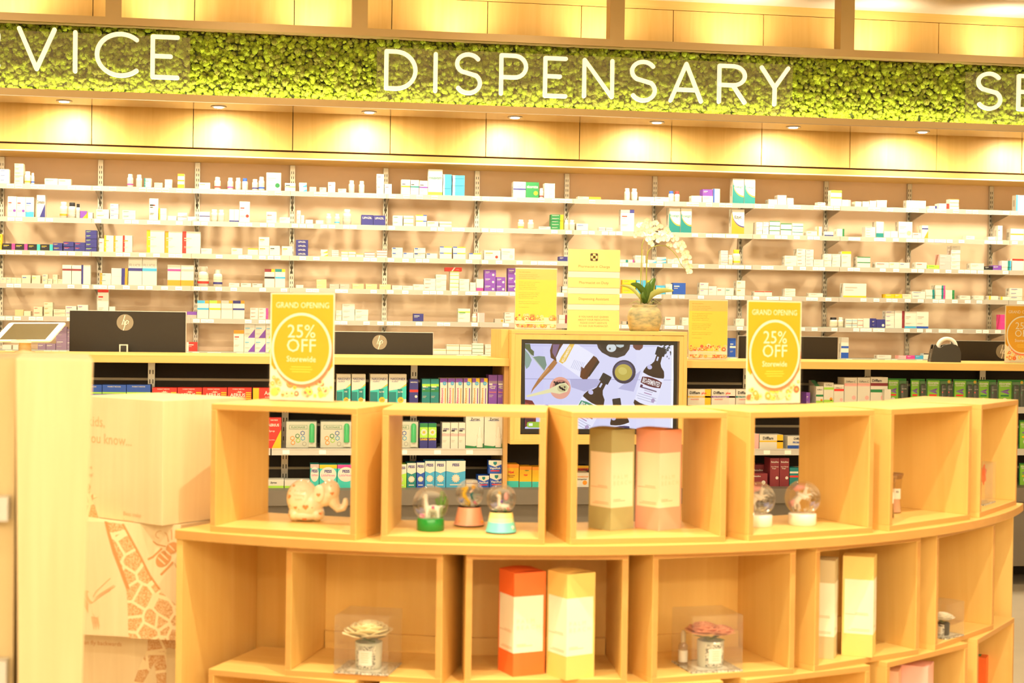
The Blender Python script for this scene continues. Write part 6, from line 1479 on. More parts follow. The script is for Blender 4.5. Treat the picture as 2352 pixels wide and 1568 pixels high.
pn = atY(1579, 828, YC + 0.10); pn.z = CT; notice('yellow notice standing on the counter just right of the screen cabinet', pn, 0.02, w=0.203, seed=6)
# gold duty sign: engraved plates with slide-in strips
GOLD = mat('brushed_gold', (0.90, 0.66, 0.26), 0.30, 0.55); GOLDB = mat('engraved_text', (0.30, 0.17, 0.06), 0.5); CRM = mat('cream_strip', (0.92, 0.86, 0.66), 0.5)
a = atY(1303.5, 751, YC + 0.10); b = atY(1422, 752, YC + 0.10); w = b.x - a.x; a.z = CABZ
o = empty('duty_sign', a); tag(o, 'gold sign with pharmacist duty plates and cream name strips on the screen cabinet', 'sign')
h = atY(1304, 571.5, YC + 0.10).z - CABZ; fz = lambda v: 1 - (v - 84) / (1440 - 84)
m = MB(); m.box((0, 0.004, 0), (w, 0.010, h), CRM)
m.build('sign_back', o)
for nm, v0, v1 in (('heading_plate', 84, 450), ('duty_plate', 560, 722), ('assistant_plate', 830, 1000), ('advice_plate', 1100, 1440)):
    MB().box((0, 0, fz(v1) * h), (w, 0.004, fz(v0) * h), GOLD).build(nm, o)
for v0, v1 in ((455, 555), (728, 825), (1006, 1096)):
    MB().box((0.001, 0.002, fz(v1) * h), (w - 0.001, 0.004, fz(v0) * h), CRM).build('name_strip', o)
fx = lambda u: (u - 110) / (990 - 110) * w
def ln(s, u, v, hh, mw, m): m.text(s, (fx(u), -0.0004, fz(v) * h), X1, Z1, GOLDB, h=hh, maxw=mw * w)
for s, u, v, mw in (('Pharmacist in Charge', 548, 390, 0.71), ('Pharmacist on Duty', 548, 660, 0.66), ('Dispensing Assistant', 550, 932, 0.69)):
    m = MB(); ln(s, u, v, 0.013, mw, m); m.build('engraved_words', o)
m = MB()
for i, s in enumerate(('IF YOU HAVE ANY QUERIES', 'ABOUT YOUR MEDICATION,', "PLEASE DON'T HESITATE", 'TO ASK OUR PHARMACIST.')): ln(s, 553, 1224 + 52 * i, 0.0085, 0.62, m)
m.build('engraved_words', o)
m = MB(); r = 0.030 / 2 * 1.25; cx, cz = fx(546), fz(212) * h
P = []
for sx_, sz_, a0 in ((1, 1, 0), (-1, 1, 90), (-1, -1, 180), (1, -1, 270)):
    for i in range(5): t = math.radians(a0 + 22.5 * i); P.append((cx + sx_ * r * 0.72 + r * 0.28 * math.cos(t), -0.0004, cz + sz_ * r * 0.72 + r * 0.28 * math.sin(t)))
m.poly(P, mat('dark_brown_enamel', (0.07, 0.035, 0.015), 0.4))
for dx, dz in ((0.34, 0.86), (0.86, 0.34)): m.box((cx - dx * r, -0.0012, cz - dz * r), (cx + dx * r, -0.0006, cz + dz * r), GOLD)
m.text('R', (cx, -0.0016, cz - 0.005), X1, Z1, GOLDB, h=0.010); m.build('cross_emblem', o)

# ================================================================ orchid
yo = YC + 0.12; p = atY(1480, 754, yo); k = (p - CAM).dot(RM @ Vector((0, 0, -1))) / FPX; p.z = CABZ
o = empty('potted_orchid', p, VA); tag(o, 'white orchid with an arching spray in a round stone-grey pot on the cabinet', 'plant')
def pot_mat():
    m = bpy.data.materials.new('weathered_stone'); m.use_nodes = True; nt = m.node_tree; b = nt.nodes['Principled BSDF']; tc = nt.nodes.new('ShaderNodeTexCoord'); mp = nt.nodes.new('ShaderNodeMapping'); mp.inputs['Scale'].default_value = (1, 1, 2.6)
    n = nt.nodes.new('ShaderNodeTexNoise'); n.inputs['Scale'].default_value = 22; n.inputs['Detail'].default_value = 6; nt.links.new(tc.outputs['Object'], mp.inputs['Vector']); nt.links.new(mp.outputs['Vector'], n.inputs['Vector'])
    c = nt.nodes.new('ShaderNodeValToRGB'); e = c.color_ramp.elements; e[0].position = 0.32; e[0].color = (0.24, 0.25, 0.16, 1); e[1].position = 0.7; e[1].color = (0.58, 0.46, 0.22, 1); q = e.new(0.5); q.color = (0.42, 0.36, 0.20, 1)
    nt.links.new(n.outputs['Fac'], c.inputs['Fac']); nt.links.new(c.outputs['Color'], b.inputs['Base Color']); b.inputs['Roughness'].default_value = 0.85
    bp = nt.nodes.new('ShaderNodeBump'); bp.inputs['Strength'].default_value = 0.5; bp.inputs['Distance'].default_value = 0.004; nt.links.new(n.outputs['Fac'], bp.inputs['Height']); nt.links.new(bp.outputs['Normal'], b.inputs['Normal']); return m
def O_(x, z, y=0.0): return Vector(((x - 315) / 5.226 * k, y, (1432 - z) / 5.226 * k))
s_ = k / 5.226
m = MB(); m.lathe([(x * s_, z * s_) for x, z in ((165, 0), (178, 8), (200, 90), (206, 170), (196, 230), (170, 272), (150, 285), (150, 300), (156, 312), (146, 316), (138, 300), (138, 280))], (0, 0, 0), pot_mat(), 40); m.build('stone_pot', o)
m = MB(); m.lathe([(140 * s_, 288 * s_), (0.0001, 296 * s_)], (0, 0, 0), mat('moss_soil', (0.20, 0.15, 0.07), 0.9), 24)
rr = random.Random(5)
for i in range(40): a_, q_ = rr.uniform(0, 6.28), rr.uniform(0, 125) * s_; m.ball((q_ * math.cos(a_), q_ * math.sin(a_), 292 * s_), rr.uniform(8, 16) * s_, mat('bark_chip', (0.34, 0.24, 0.11), 0.9), 1)
m.build('bark_mulch', o)
OLF = mat('orchid_leaf', (0.075, 0.16, 0.02), 0.28); OLP = mat('orchid_leaf_pale', (0.42, 0.46, 0.14), 0.3); STM = mat('orchid_stem', (0.36, 0.38, 0.06), 0.45)
def bigleaf(pts, w, mt):
    m = MB(); P = [O_(*q[:2], y=q[2]) for q in pts]; n = 14; vs = []
    def cr_(t):
        f = t * (len(P) - 1); i = min(int(f), len(P) - 2); u = f - i; a, b, c_, d = P[max(i - 1, 0)], P[i], P[i + 1], P[min(i + 2, len(P) - 1)]
        return 0.5 * ((2 * b) + (c_ - a) * u + (2 * a - 5 * b + 4 * c_ - d) * u * u + (3 * b - a - 3 * c_ + d) * u ** 3)
    for i in range(n + 1):
        t = i / n; c_ = cr_(t); tn = (cr_(min(1, t + 0.02)) - cr_(max(0, t - 0.02))).normalized(); sd = tn.cross(Vector((0, 1, 0.25))).normalized(); ww = w * s_ * (math.sin(math.pi * (0.12 + 0.88 * t)) ** 0.6)
        vs += [c_ - sd * ww, c_ + Vector((0, 0.10 * ww, 0)), c_ + sd * ww]
    m.add(vs, [(3 * i + j, 3 * i + j + 1, 3 * i + j + 4, 3 * i + j + 3) for i in range(n) for j in range(2)], mt, True)
    l = m.build('leaf', o); sl = l.modifiers.new('t', 'SOLIDIFY'); sl.thickness = 0.0012
bigleaf([(310, 1095, 0), (300, 980, -0.02), (220, 890, -0.05), (125, 870, -0.07)], 38, OLF); bigleaf([(315, 1095, 0), (330, 980, -0.02), (345, 900, -0.03), (350, 842, -0.03)], 42, OLF)
bigleaf([(330, 1095, 0), (370, 960, 0.02), (400, 860, 0.03), (445, 790, 0.04)], 46, OLF); bigleaf([(330, 1095, 0), (400, 990, -0.02), (520, 940, -0.04), (650, 945, -0.05)], 36, OLP)
bigleaf([(305, 1095, 0), (230, 980, 0.02), (130, 900, 0.03), (25, 885, 0.04)], 22, OLP); bigleaf([(320, 1100, -0.01), (300, 1050, -0.03), (280, 1010, -0.04), (285, 960, -0.04)], 24, OLF)
m = MB(); m.tube([O_(272, 1100), O_(262, 860), O_(268, 600), O_(272, 400), O_(300, 320)], [7 * s_, 7 * s_, 6 * s_, 5 * s_, 4 * s_], STM, 8); m.build('flower_stem', o)
m = MB(); m.tube([O_(330, 1080), O_(330, 800), O_(332, 560), O_(345, 480), O_(395, 420), O_(470, 400), O_(560, 405), O_(640, 465), O_(700, 540), O_(745, 630), O_(800, 690)], [7 * s_] * 4 + [6 * s_, 5 * s_, 5 * s_, 4.5 * s_, 4 * s_, 3.5 * s_, 3 * s_], STM, 8); m.build('flower_stem', o)
m = MB(); m.tube([O_(287, 1090, 0.01), O_(287, 450, 0.01)], 3.5 * s_, mat('bamboo_stake', (0.50, 0.33, 0.12), 0.6), 6); m.tube([O_(338, 1090, 0.01), O_(335, 370, 0.01)], 3.5 * s_, mat('bamboo_stake', (0.50, 0.33, 0.12), 0.6), 6); m.build('support_stake', o)
m = MB()
for i in range(9):
    a_ = rr.uniform(0, 6.28); e_ = rr.uniform(120, 215) * s_; m.tube([(40 * s_ * math.cos(a_), 40 * s_ * math.sin(a_), 300 * s_), (e_ * 0.6 * math.cos(a_), e_ * 0.6 * math.sin(a_), rr.uniform(335, 385) * s_), (e_ * math.cos(a_), e_ * math.sin(a_), rr.uniform(300, 360) * s_)], 2.2 * s_, OLP, 5)
m.build('air_root', o)
PET = mat('orchid_petal', (0.93, 0.92, 0.76), 0.5); HRT = mat('orchid_heart', (0.80, 0.70, 0.16), 0.5)
fl = [(320, 105, 0.9, 1.2), (245, 165, 1.1, 0.4), (300, 170, 1.0, -0.3), (200, 270, 1.0, 0.9), (250, 265, 1.0, -0.5), (345, 240, 1.1, 0.2), (390, 140, 0.9, 0.6), (440, 130, 0.9, -0.4), (470, 175, 1.0, 0.1), (410, 215, 1.0, 0.9), (350, 330, 1.05, 0.4), (380, 380, 0.95, -0.6), (430, 300, 1.1, 0.3),
      (500, 260, 1.1, -0.2), (560, 220, 1.0, 0.8), (590, 240, 0.8, 0.1), (480, 340, 1.0, 0.6), (550, 330, 1.1, -0.1), (600, 300, 1.0, 0.5), (660, 320, 1.1, 0.2), (600, 390, 0.9, -0.4), (690, 400, 1.1, 0.4), (740, 370, 0.9, -0.2), (760, 420, 1.0, 0.7), (720, 460, 1.0, 0.0), (800, 480, 1.1, 0.4), (830, 530, 1.0, -0.3), (770, 540, 0.9, 0.5),
      (800, 590, 0.9, 0.1), (845, 650, 1.1, 0.3), (830, 700, 1.0, 2.6)]
for i, (x, z, sc_x, rot) in enumerate(fl):
    yy = rr.uniform(-0.035, 0.03); c_ = O_(x, z, yy); m = MB(); R_ = 44 * s_ * sc_x; tiltx = rr.uniform(-0.5, 0.5); tilty = rr.uniform(-0.4, 0.4)
    Rt = Matrix.Rotation(tilty, 3, 'Z') @ Matrix.Rotation(tiltx, 3, 'X')
    for j, (an, ln_, wd) in enumerate(((0, 1.05, 0.66), (180, 1.05, 0.66), (90, 1.0, 0.42), (215, 0.95, 0.40), (325, 0.95, 0.40))):
        t = math.radians(an) + rot; d = Vector((math.cos(t), 0, math.sin(t))); sd = Vector((-math.sin(t), 0, math.cos(t))); vs = []
        for a in range(6):
            u = a / 5; ww = wd * R_ * math.sin(math.pi * (0.10 + 0.86 * u)) ** 0.65
            for b in (-1, 0, 1): vs.append(c_ + Rt @ (d * (u * ln_ * R_) + sd * (ww * b) + Vector((0, -0.28 * R_ * u * u + (0.12 * R_ if b == 0 else 0) - (0.004 if j < 2 else 0), 0))))
        m.add(vs, [(3 * a + b, 3 * a + b + 1, 3 * a + b + 4, 3 * a + b + 3) for a in range(5) for b in range(2)], PET, True)
    m.ball(c_ + Rt @ Vector((0, -0.22 * R_, -0.05 * R_)), 0.13 * R_, HRT, 1, (1, 1.3, 1)); m.ball(c_ + Rt @ Vector((0, -0.30 * R_, -0.22 * R_)), 0.12 * R_, PET, 1)
    m.build('orchid_flower', o)
# dark spot: small bud clip among the flowers
m = MB(); c_ = O_(438, 245, -0.055); m.ball(c_, 13 * s_, SLOT, 1, (1.3, 0.8, 0.7)); m.build('stem_clip', o)

# ================================================================ retail cartons under the counter
YR = YC + 0.062
RTOT = {}
def rc(label, u0, u1, vt, zi, base, toks, txts=(), d=0.09, y=None, side=None, vb=None):
    """a carton on retail shelf zi; print tokens as in the dispensary, txts = [(text, fx, fz, height fraction, colour, max width fraction, bold)]"""
    y = YR if y is None else y
    if zi == 2: y -= 0.0 
    a, b = atY(u0, vt, y), atY(u1, vt, y); zb = RZ[zi]; w = b.x - a.x - 0.0008; h = (a.z + b.z) / 2 - zb
    m = MB(); m.box((0, 0, 0), (w, d, h), pm(base)); draw_face(m, w, h, toks)
    for t in txts: m.text(t[0], (t[1] * w, -0.0014, t[2] * h), X1, Z1, pm(t[4]), h=t[3] * h, maxw=t[5] * w, bold=t[6] if len(t) > 6 else 0.015)
    o = m.build('retail_carton'); o.location = (a.x + 0.0004, y, zb); tag(o, label, 'medicine box', 'retail cartons under the counter'); return o
def Q(u, oy=0): return u
PMED = ('PHARMACY MEDICINE', 0.5, 0.90, 0.045, 'w', 0.5)
for n_, (u0, u1) in zip(('first', 'second', 'third'), ((178, 234), (235, 290), (291, 346))):
    rc('blue carton with white swoosh, %s of three beside the red ones' % n_, u0, u1, 883.5, 0, 'b', ['Ml'], [('PHARMACY MEDICINE', 0.5, 0.86, 0.07, 'w', 0.55)], y=YR + 0.02)
for n_, (u0, u1) in zip(('first', 'second', 'third', 'fourth'), ((350, 406.5), (408, 464), (465.5, 521.5), (523, 578))):
    o = rc('red carton with white capitals and yellow steps, %s of four along' % n_, u0, u1, 890.5, 0, 'r', [], [('PHARMACY MEDICINE', 0.45, 0.88, 0.07, 'w', 0.5), ('AERIUS', 0.42, 0.42, 0.22, 'w', 0.66, 0.03)])
    w_ = o.dimensions.x; h_ = o.dimensions.z
    s = MB()
    for i in range(5): s.box((w_ * 0.76, -0.0012, h_ * (0.12 + 0.13 * i)), (w_ * 0.98, -0.0004, h_ * (0.20 + 0.13 * i)), pm('y'))
    s.poly([(w_ * (0.5 + 0.16 * math.cos(t) * (1 if i % 2 else 0.45)), -0.001, h_ * (0.68 + 0.14 * math.sin(t) * (1 if i % 2 else 0.45))) for i, t in enumerate([j * math.pi / 8 for j in range(9)])], pm('f')); s.build('yellow_steps', o)
rc('red and yellow allergy carton behind the left offer sign', 581, 650, 891, 0, 'r', ['Ly'], [('Aerius', 0.62, 0.55, 0.26, 'w', 0.7, 0.02), ('ALLERGY RELIEF', 0.6, 0.36, 0.08, 'w', 0.5)])
def nas(n_, u0, u1, twin):
    o = rc('white and teal nasal spray carton, %s of four' % n_, u0, u1, 859, 0, 'w', [], [('NASONEX', 0.52, 0.80, 0.085, 'n', 0.86, 0.0), ('ALLERGY', 0.35, 0.735, 0.04, 'n', 0.5, 0.0)])
    w_ = o.dimensions.x; h_ = o.dimensions.z; s = MB(); y = -0.0006
    s.poly([(0, y, 0), (w_, y, 0), (w_, y, h_ * 0.62), (w_ * 0.6, y, h_ * 0.50), (0, y, h_ * 0.44)], pm('a')); s.poly([(0, y * 0.8, h_ * 0.44), (w_ * 0.6, y * 0.8, h_ * 0.5), (w_, y * 0.8, h_ * 0.68), (w_, y * 0.8, h_ * 0.60), (w_ * 0.6, y * 0.8, h_ * 0.45), (0, y * 0.8, h_ * 0.40)], pm('y'))
    s.box((w_ * 0.0, -0.0009, 0), (w_ * 0.42, -0.0006, h_ * 0.40), pm('t')); s.box((w_ * 0.5, -0.0012, h_ * 0.02), (w_ * (0.76 if twin else 0.86), -0.0006, h_ * 0.50), pm('t')); s.box((w_ * 0.5, -0.0014, 0), (w_, -0.0012, h_ * 0.16), pm('w'))
    s.poly([(w_ * 0.68 + w_ * 0.17 * math.cos(t), -0.002, h_ * 0.13 + w_ * 0.17 * math.sin(t)) for t in [i * 0.45 for i in range(14)]], pm('y')); s.text('24', (w_ * 0.68, -0.0024, h_ * 0.10), X1, Z1, pm('n'), h=h_ * 0.07)
    s.text('2x140' if twin else '140', (w_ * 0.66, -0.0018, h_ * 0.38), X1, Z1, pm('w'), h=h_ * 0.05, bold=0.02)
    s.build('spray_panel', o)
for n_, u0, u1, tw in (('first', 773.5, 806, 0), ('second', 808, 840, 0), ('third', 850.5, 891, 1), ('fourth', 893.5, 934, 1)): nas(n_, u0, u1, tw)
rc('narrow dark slate carton between the teal cartons and the spray cartons', 941, 961, 871, 0, 'n', ['Mr', 'Cw'], [('MEDIPEDS', 0.5, 0.86, 0.05, 'w', 0.8)])
for n_, (u0, u1) in zip(('first', 'second'), ((969.5, 988.5), (989.5, 1008.5))): rc('green teal narrow carton, %s of the pair' % n_, u0, u1, 870, 0, 't', ['Ul', 'lw', 'Mg'], [('Nasal', 0.5, 0.66, 0.05, 'w', 0.7)])
RH = 'Rhinocort'
for n_, u0, u1, c in (('first', 1011, 1028, 'v'), ('second', 1029.3, 1045.5, 'v'), ('third', 1046.8, 1063.5, 'v'), ('fourth', 1065.3, 1083.5, 'y'), ('fifth', 1085, 1102, 'y'), ('sixth', 1103.5, 1120.5, 'y')):
    o = rc('white spray carton with %s cap and sideways lettering, %s of six' % (PAL[c][0], n_), u0, u1, 868.5, 0, 'w', ['Tv' + ('y' if c == 'y' else '')], [])
    w_ = o.dimensions.x; h_ = o.dimensions.z; s = MB()
    s.text(RH, (w_ * 0.42, -0.001, h_ * 0.33), Vector((0, 0, 1)), Vector((-1, 0, 0)), pm('m' if c == 'v' else 'o'), w=h_ * 0.60, h=w_ * 0.30, bold=0.02)
    s.box((w_ * 0.68, -0.001, h_ * 0.02), (w_ * 0.80, -0.0006, h_ * 0.62), pm('o' if c == 'v' else 'v')); s.poly([(w_ * 0.6 + w_ * 0.26 * math.cos(t), -0.0016, h_ * 0.80 + w_ * 0.26 * math.sin(t)) for t in [i * 0.5 for i in range(13)]], pm('c')); s.text('120', (w_ * 0.6, -0.002, h_ * 0.78), X1, Z1, pm('w'), h=h_ * 0.045); s.build('spray_print', o)
for n_, (u0, u1) in zip(('first', 'second'), ((1122.5, 1142.5), (1143.5, 1163))): rc('dark purple carton with yellow foot, %s of the pair by the cabinet' % n_, u0, u1, 861, 0, 'v', ['Uq', 'lw'], [('Allergy', 0.5, 0.60, 0.05, 'w', 0.8), ('Relief', 0.5, 0.53, 0.05, 'w', 0.8), ('Budesonide', 0.5, 0.40, 0.04, 'o', 0.8)])
# right of the cabinet
for n_, u0, u1, c in (('yellow', 1580, 1633, 'y'), ('purple', 1634.5, 1689, 'v'), ('teal', 1690.5, 1745, 't')):
    rc('white lozenge carton with %s band on the shelf right of the screen cabinet' % n_, u0, u1, 893.5, 0, 'w', ['R' + ('y' if c == 'y' else 'i'), 'M' + c], [('Difflam', 0.30, 0.70, 0.17, 'k', 0.5, 0.02), ('plus', 0.70, 0.70, 0.14, 'r', 0.26, 0.02), ('Sore Throat Lozenges', 0.36, 0.50, 0.07, 'w', 0.6), ('ANAESTHETIC', 0.3, 0.34, 0.06, 'r', 0.4)])
rc('purple carton end behind the right offer sign', 1852, 1861, 901, 0, 'v', ['lw'], [])
for i in range(6): rc('thin pale green carton, %s of a row behind the offer sign' % ORD[i], 1862 + i * 1.8, 1873 + i * 1.8, 873 + i * 2.2, 0, 'h', ['Tg'], [], d=0.03, y=YR + 0.22 - i * 0.036)
rc('small throat spray carton with orange drop and green band', 1874.5, 1891.5, 887, 0, 'w', ['Mg', 'Co', 'Bl'], [('Difflam', 0.5, 0.80, 0.07, 'k', 0.9, 0.0)])
rc('throat spray carton with orange drop and lime band', 1892.5, 1915, 878.5, 0, 'w', ['Ul', 'Co', 'Bl'], [('Difflam', 0.5, 0.86, 0.07, 'k', 0.9, 0.0)])
rc('narrow white carton with red upper band and pink figure', 1916, 1938.5, 883, 0, 'w', ['Ur', 'Cp'], [('Difflam-C', 0.5, 0.82, 0.06, 'k', 0.9, 0.0)], y=YR - 0.008)
for n_, (u0, u1) in zip(('first', 'second'), ((1939.5, 1969), (1970, 1999))): rc('tall white carton with coral band, %s of the tall pair' % n_, u0, u1, 867, 0, 'w', ['Up', 'Cp'], [('Difflam-C', 0.5, 0.83, 0.065, 'k', 0.9, 0.0), ('Sore Throat', 0.45, 0.75, 0.03, 'w', 0.6)])
rc('tall throat gargle carton with maroon and green bands', 2000, 2039.5, 866, 0, 'w', ['Ud', 'Mg', 'Cp'], [('Difflam', 0.36, 0.84, 0.09, 'k', 0.66, 0.02)])
rc('small white carton with a maroon flask in front of the blister packs', 2031.5, 2046.5, 894, 0, 'w', ['Cd'], [], y=YR - 0.03, d=0.028)
GRB = mat('blister_green', (0.02, 0.20, 0.03), 0.3); GRL = mat('blister_lime', (0.22, 0.50, 0.05), 0.35); CLR = glass_mat('blister_plastic', (0.95, 0.97, 0.95), 1.0, 0.04, 1.5, 0.06, (0.6, 0.7, 0.6))
def blister(label, u0, u1, vt, pens, dot, y=None, zi=0):
    y = YR + 0.01 if y is None else y; a, b = atY(u0, vt, y), atY(u1, vt, y); zb = RZ[zi]; w = b.x - a.x - 0.002; h = a.z - zb
    o = empty('blister_pack', (a.x, y, zb)); tag(o, label, 'blister pack', 'green blister packs under the counter')
    m = MB(); m.box((0, 0.018, 0), (w, 0.020, h), GRB); x1 = w * (0.5 if pens == 2 else 0.56)
    m.box((w * 0.03, 0.012, 0), (x1, 0.018, h * 0.94), GRL)
    m.text('nicorette', (x1 * 0.5, 0.0115, h * 0.82), X1, Z1, pm('w'), w=x1 * 0.84, h=h * 0.09, bold=0.03); m.text('QuickMist', (x1 * 0.5, 0.0115, h * 0.75), X1, Z1, pm('w'), w=x1 * 0.7, h=h * 0.05, bold=0.03)
    for s in (1, -1): m.poly([(x1 * 0.15, 0.0112, h * (0.56 + 0.005 * s)), (x1 * 0.86, 0.0112, h * (0.56 + 0.10 * s)), (x1 * 0.72, 0.0112, h * (0.56 + 0.01 * s))], pm('v'))
    m.box((x1 * 0.2, 0.011, h * 0.38), (x1 * 0.8, 0.012, h * 0.44), pm(dot)); m.poly([(x1 * 0.5 + 0.012 * math.cos(t), 0.0112, h * 0.24 + 0.012 * math.sin(t)) for t in [i * 0.5 for i in range(13)]], pm('w')); m.build('printed_card', o)
    for i in range(pens):
        pw = (w - x1) / pens; cx = x1 + pw * (i + 0.5); q_ = MB(); q_.lathe([(pw * 0.40, 0), (pw * 0.42, h * 0.74), (pw * 0.34, h * 0.80), (0.0001, h * 0.81)], (cx, 0.0, 0.002), BLACK, 14, 1, 0.5); q_.build('spray_pen', o)
        q_ = MB(); q_.text('nicorette', (cx, -pw * 0.23, h * 0.62), X1, Z1, pm('f'), w=pw * 0.55, h=h * 0.05); q_.box((cx - pw * 0.32, -pw * 0.225, h * 0.50), (cx - pw * 0.16, -pw * 0.21, h * 0.55), pm(dot)); q_.build('pen_print', o)
    m = MB(); m.box((x1, -pw * 0.27, 0), (w * 0.98, 0.0175, h * 0.92), CLR); m.build('clear_blister', o)
    if pens == 2: m = MB(); m.poly([(w * 0.90 + 0.008 * math.cos(t), 0.0170, h * 0.90 + 0.008 * math.sin(t)) for t in [i * 0.6 for i in range(11)]], pm('y')); m.build('yellow_sticker', o)
for i, (u0, u1, vt, pn_, dt) in enumerate(((2042, 2086, 869, 1, 'r'), (2095, 2129, 870, 1, 'r'), (2131.5, 2190, 870, 2, 'r'), (2193.5, 2249.5, 871, 2, 'r'), (2250.5, 2293, 872, 1, 'g'), (2295.5, 2358, 872, 2, 'g'))):
    blister('green blister pack with %s and %s tab, %s along the shelf' % ('two black pens' if pn_ == 2 else 'a black pen', 'red' if dt == 'r' else 'green', ORD[i]), u0, u1, vt, pn_, dt)
for i, (u0, vt, zi) in enumerate(((2345, 965, 1), (2345, 1064, 2))):
    blister('green blister pack at the right edge, %s shelf' % ('middle' if zi == 1 else 'bottom'), u0, u0 + 50, vt, 1, 'y', zi=zi)
# middle shelf
o = rc('tall red syrup carton with white capitals and yellow corner', 613, 646.5, 959, 1, 'r', ['Dy'], [PMED, ('AERIUS', 0.46, 0.72, 0.085, 'w', 0.78, 0.03), ('Syrup', 0.35, 0.54, 0.06, 'w', 0.4), ('SOLUTION', 0.34, 0.26, 0.03, 'w', 0.5)], d=0.06)
def flix(label, u0, u1, vt):
    y = YR; a, b = atY(u0, vt, y), atY(u1, vt, y); w = b.x - a.x - 0.002; h = a.z - RZ[1]; o = empty('nasal_spray_pack', (a.x, y, RZ[1])); tag(o, label, 'medicine box', 'clear nasal spray packs')
    m = MB(); m.box((0.004, 0.004, 0.003), (w - 0.004, 0.045, h - 0.008), pm('w')); yy = 0.0034
    m.box((w * 0.12, yy - 0.0006, h * 0.68), (w * 0.68, yy, h * 0.82), pm('g')); m.box((w * 0.13, yy - 0.0010, h * 0.69), (w * 0.67, yy - 0.0006, h * 0.81), pm('w')); m.text('FLIXONASE', (w * 0.40, yy - 0.0014, h * 0.715), X1, Z1, pm('g'), h=h * 0.07, maxw=w * 0.50, bold=0.01)
    for cx, cz, c in ((0.22, 0.36, 'o'), (0.38, 0.44, 'g'), (0.54, 0.54, 'b'), (0.24, 0.20, 'o'), (0.40, 0.28, 'l'), (0.55, 0.36, 'c'), (0.60, 0.16, 'h')):
        for r, mt, dy in ((0.075, pm(c), 0.0008), (0.05, pm('w'), 0.0011)): m.poly([(w * cx + w * r * math.cos(t), yy - dy, h * cz + w * r * math.sin(t)) for t in [i * math.pi / 3 + 0.5 for i in range(6)]], mt)
    m.build('printed_insert', o)
    m = MB(); rr_ = w * 0.085; m.lathe([(rr_, h * 0.22), (rr_, h * 0.80), (rr_ * 0.7, h * 0.87), (0.0001, h * 0.89)], (w * 0.83, -0.002, 0), mat('spray_green', (0.02, 0.50, 0.16), 0.15), 18); m.build('green_cap', o)
    m = MB(); m.box((w * 0.73, -0.006, h * 0.06), (w * 0.95, 0.004, h * 0.22), pm('w')); m.build('spray_body', o)
    m = MB(); m.box((0, -0.018, 0), (w, 0.048, h), CLR); m.build('clear_case', o, bevel=0.006)
flix('clear nasal spray pack with green tube, first of three, by the slotted post', 656, 730, 964.5); flix('clear nasal spray pack with green tube, second of three', 735, 810, 964.5); flix('clear nasal spray pack with green tube, seen in the snow globe cube', 890, 963.5, 964.5)
for n_, (u0, u1) in zip(('first', 'second'), ((964.5, 983.2), (984.2, 1003))):
    o = rc('green and navy narrow carton with a daisy, %s of the pair' % n_, u0, u1, 971.5, 1, 'n', ['Tg'], [('Lunette', 0.5, 0.33, 0.10, 'y', 0.9, 0.03)]); w_ = o.dimensions.x; h_ = o.dimensions.z; s = MB()
    s.box((0, -0.0006, h_ * 0.42), (w_, -0.0004, h_ * 0.84), pm('l'))
    for j in range(12): t = j * math.pi / 6; s.poly([(w_ * 0.5 + w_ * 0.08 * math.cos(t - 0.9), -0.001, h_ * 0.64 + w_ * 0.08 * math.sin(t - 0.9)), (w_ * 0.5 + w_ * 0.42 * math.cos(t - 0.15), -0.001, h_ * 0.64 + w_ * 0.42 * math.sin(t - 0.15)), (w_ * 0.5 + w_ * 0.42 * math.cos(t + 0.15), -0.001, h_ * 0.64 + w_ * 0.42 * math.sin(t + 0.15)), (w_ * 0.5 + w_ * 0.08 * math.cos(t + 0.9), -0.001, h_ * 0.64 + w_ * 0.08 * math.sin(t + 0.9))], pm('w'))
    s.poly([(w_ * 0.5 + w_ * 0.14 * math.cos(t), -0.0015, h_ * 0.64 + w_ * 0.14 * math.sin(t)) for t in [i * 0.6 for i in range(11)]], pm('y')); s.build('daisy_print', o)
for n_, (u0, u1) in zip(('first', 'second', 'third'), ((1015.8, 1034.5), (1035.5, 1052.8), (1053.6, 1069))): rc('narrow white carton with pink line, %s of three' % n_, u0, u1, 970.5, 1, 'w', ['lk', 'Mp'], [('OZO', 0.5, 0.72, 0.07, 'n', 0.8, 0.03)])
def zyr(n_, u0, u1):
    o = rc('tall white nasal spray carton with green foot, %s of the pair' % n_, u0, u1, 955, 1, 'w', [], [('Zyrtec', 0.52, 0.87, 0.075, 'k', 0.75, 0.01)]); w_ = o.dimensions.x; h_ = o.dimensions.z; s = MB()
    s.box((w_ * 0.2, -0.001, h_ * 0.85), (w_ * 0.8, -0.0006, h_ * 0.86), pm('b')); s.poly([(0, -0.0008, 0), (w_, -0.0008, 0), (w_, -0.0008, h_ * 0.16), (w_ * 0.5, -0.0008, h_ * 0.07), (0, -0.0008, h_ * 0.10)], pm('g'))
    s.lathe([(w_ * 0.17, h_ * 0.04), (w_ * 0.17, h_ * 0.30), (w_ * 0.10, h_ * 0.34), (w_ * 0.16, h_ * 0.40), (w_ * 0.10, h_ * 0.46), (w_ * 0.06, h_ * 0.66), (0.0001, h_ * 0.67)], (w_ * 0.78, -0.001, 0), pm('w'), 14, 1, 0.4); s.build('spray_picture', o)
zyr('first', 1070, 1111.8); zyr('second', 1113, 1155)
rc('pink and white lozenge carton on the middle shelf, half hidden', 1690, 1743, 996, 1, 'w', ['Rp', 'lk'], [])
rc('white and yellow lozenge carton on the middle shelf, above the maroon cartons', 1744.5, 1799, 998, 1, 'w', ['Ry', 'My'], [('Difflam', 0.36, 0.66, 0.20, 'k', 0.62, 0.02)])
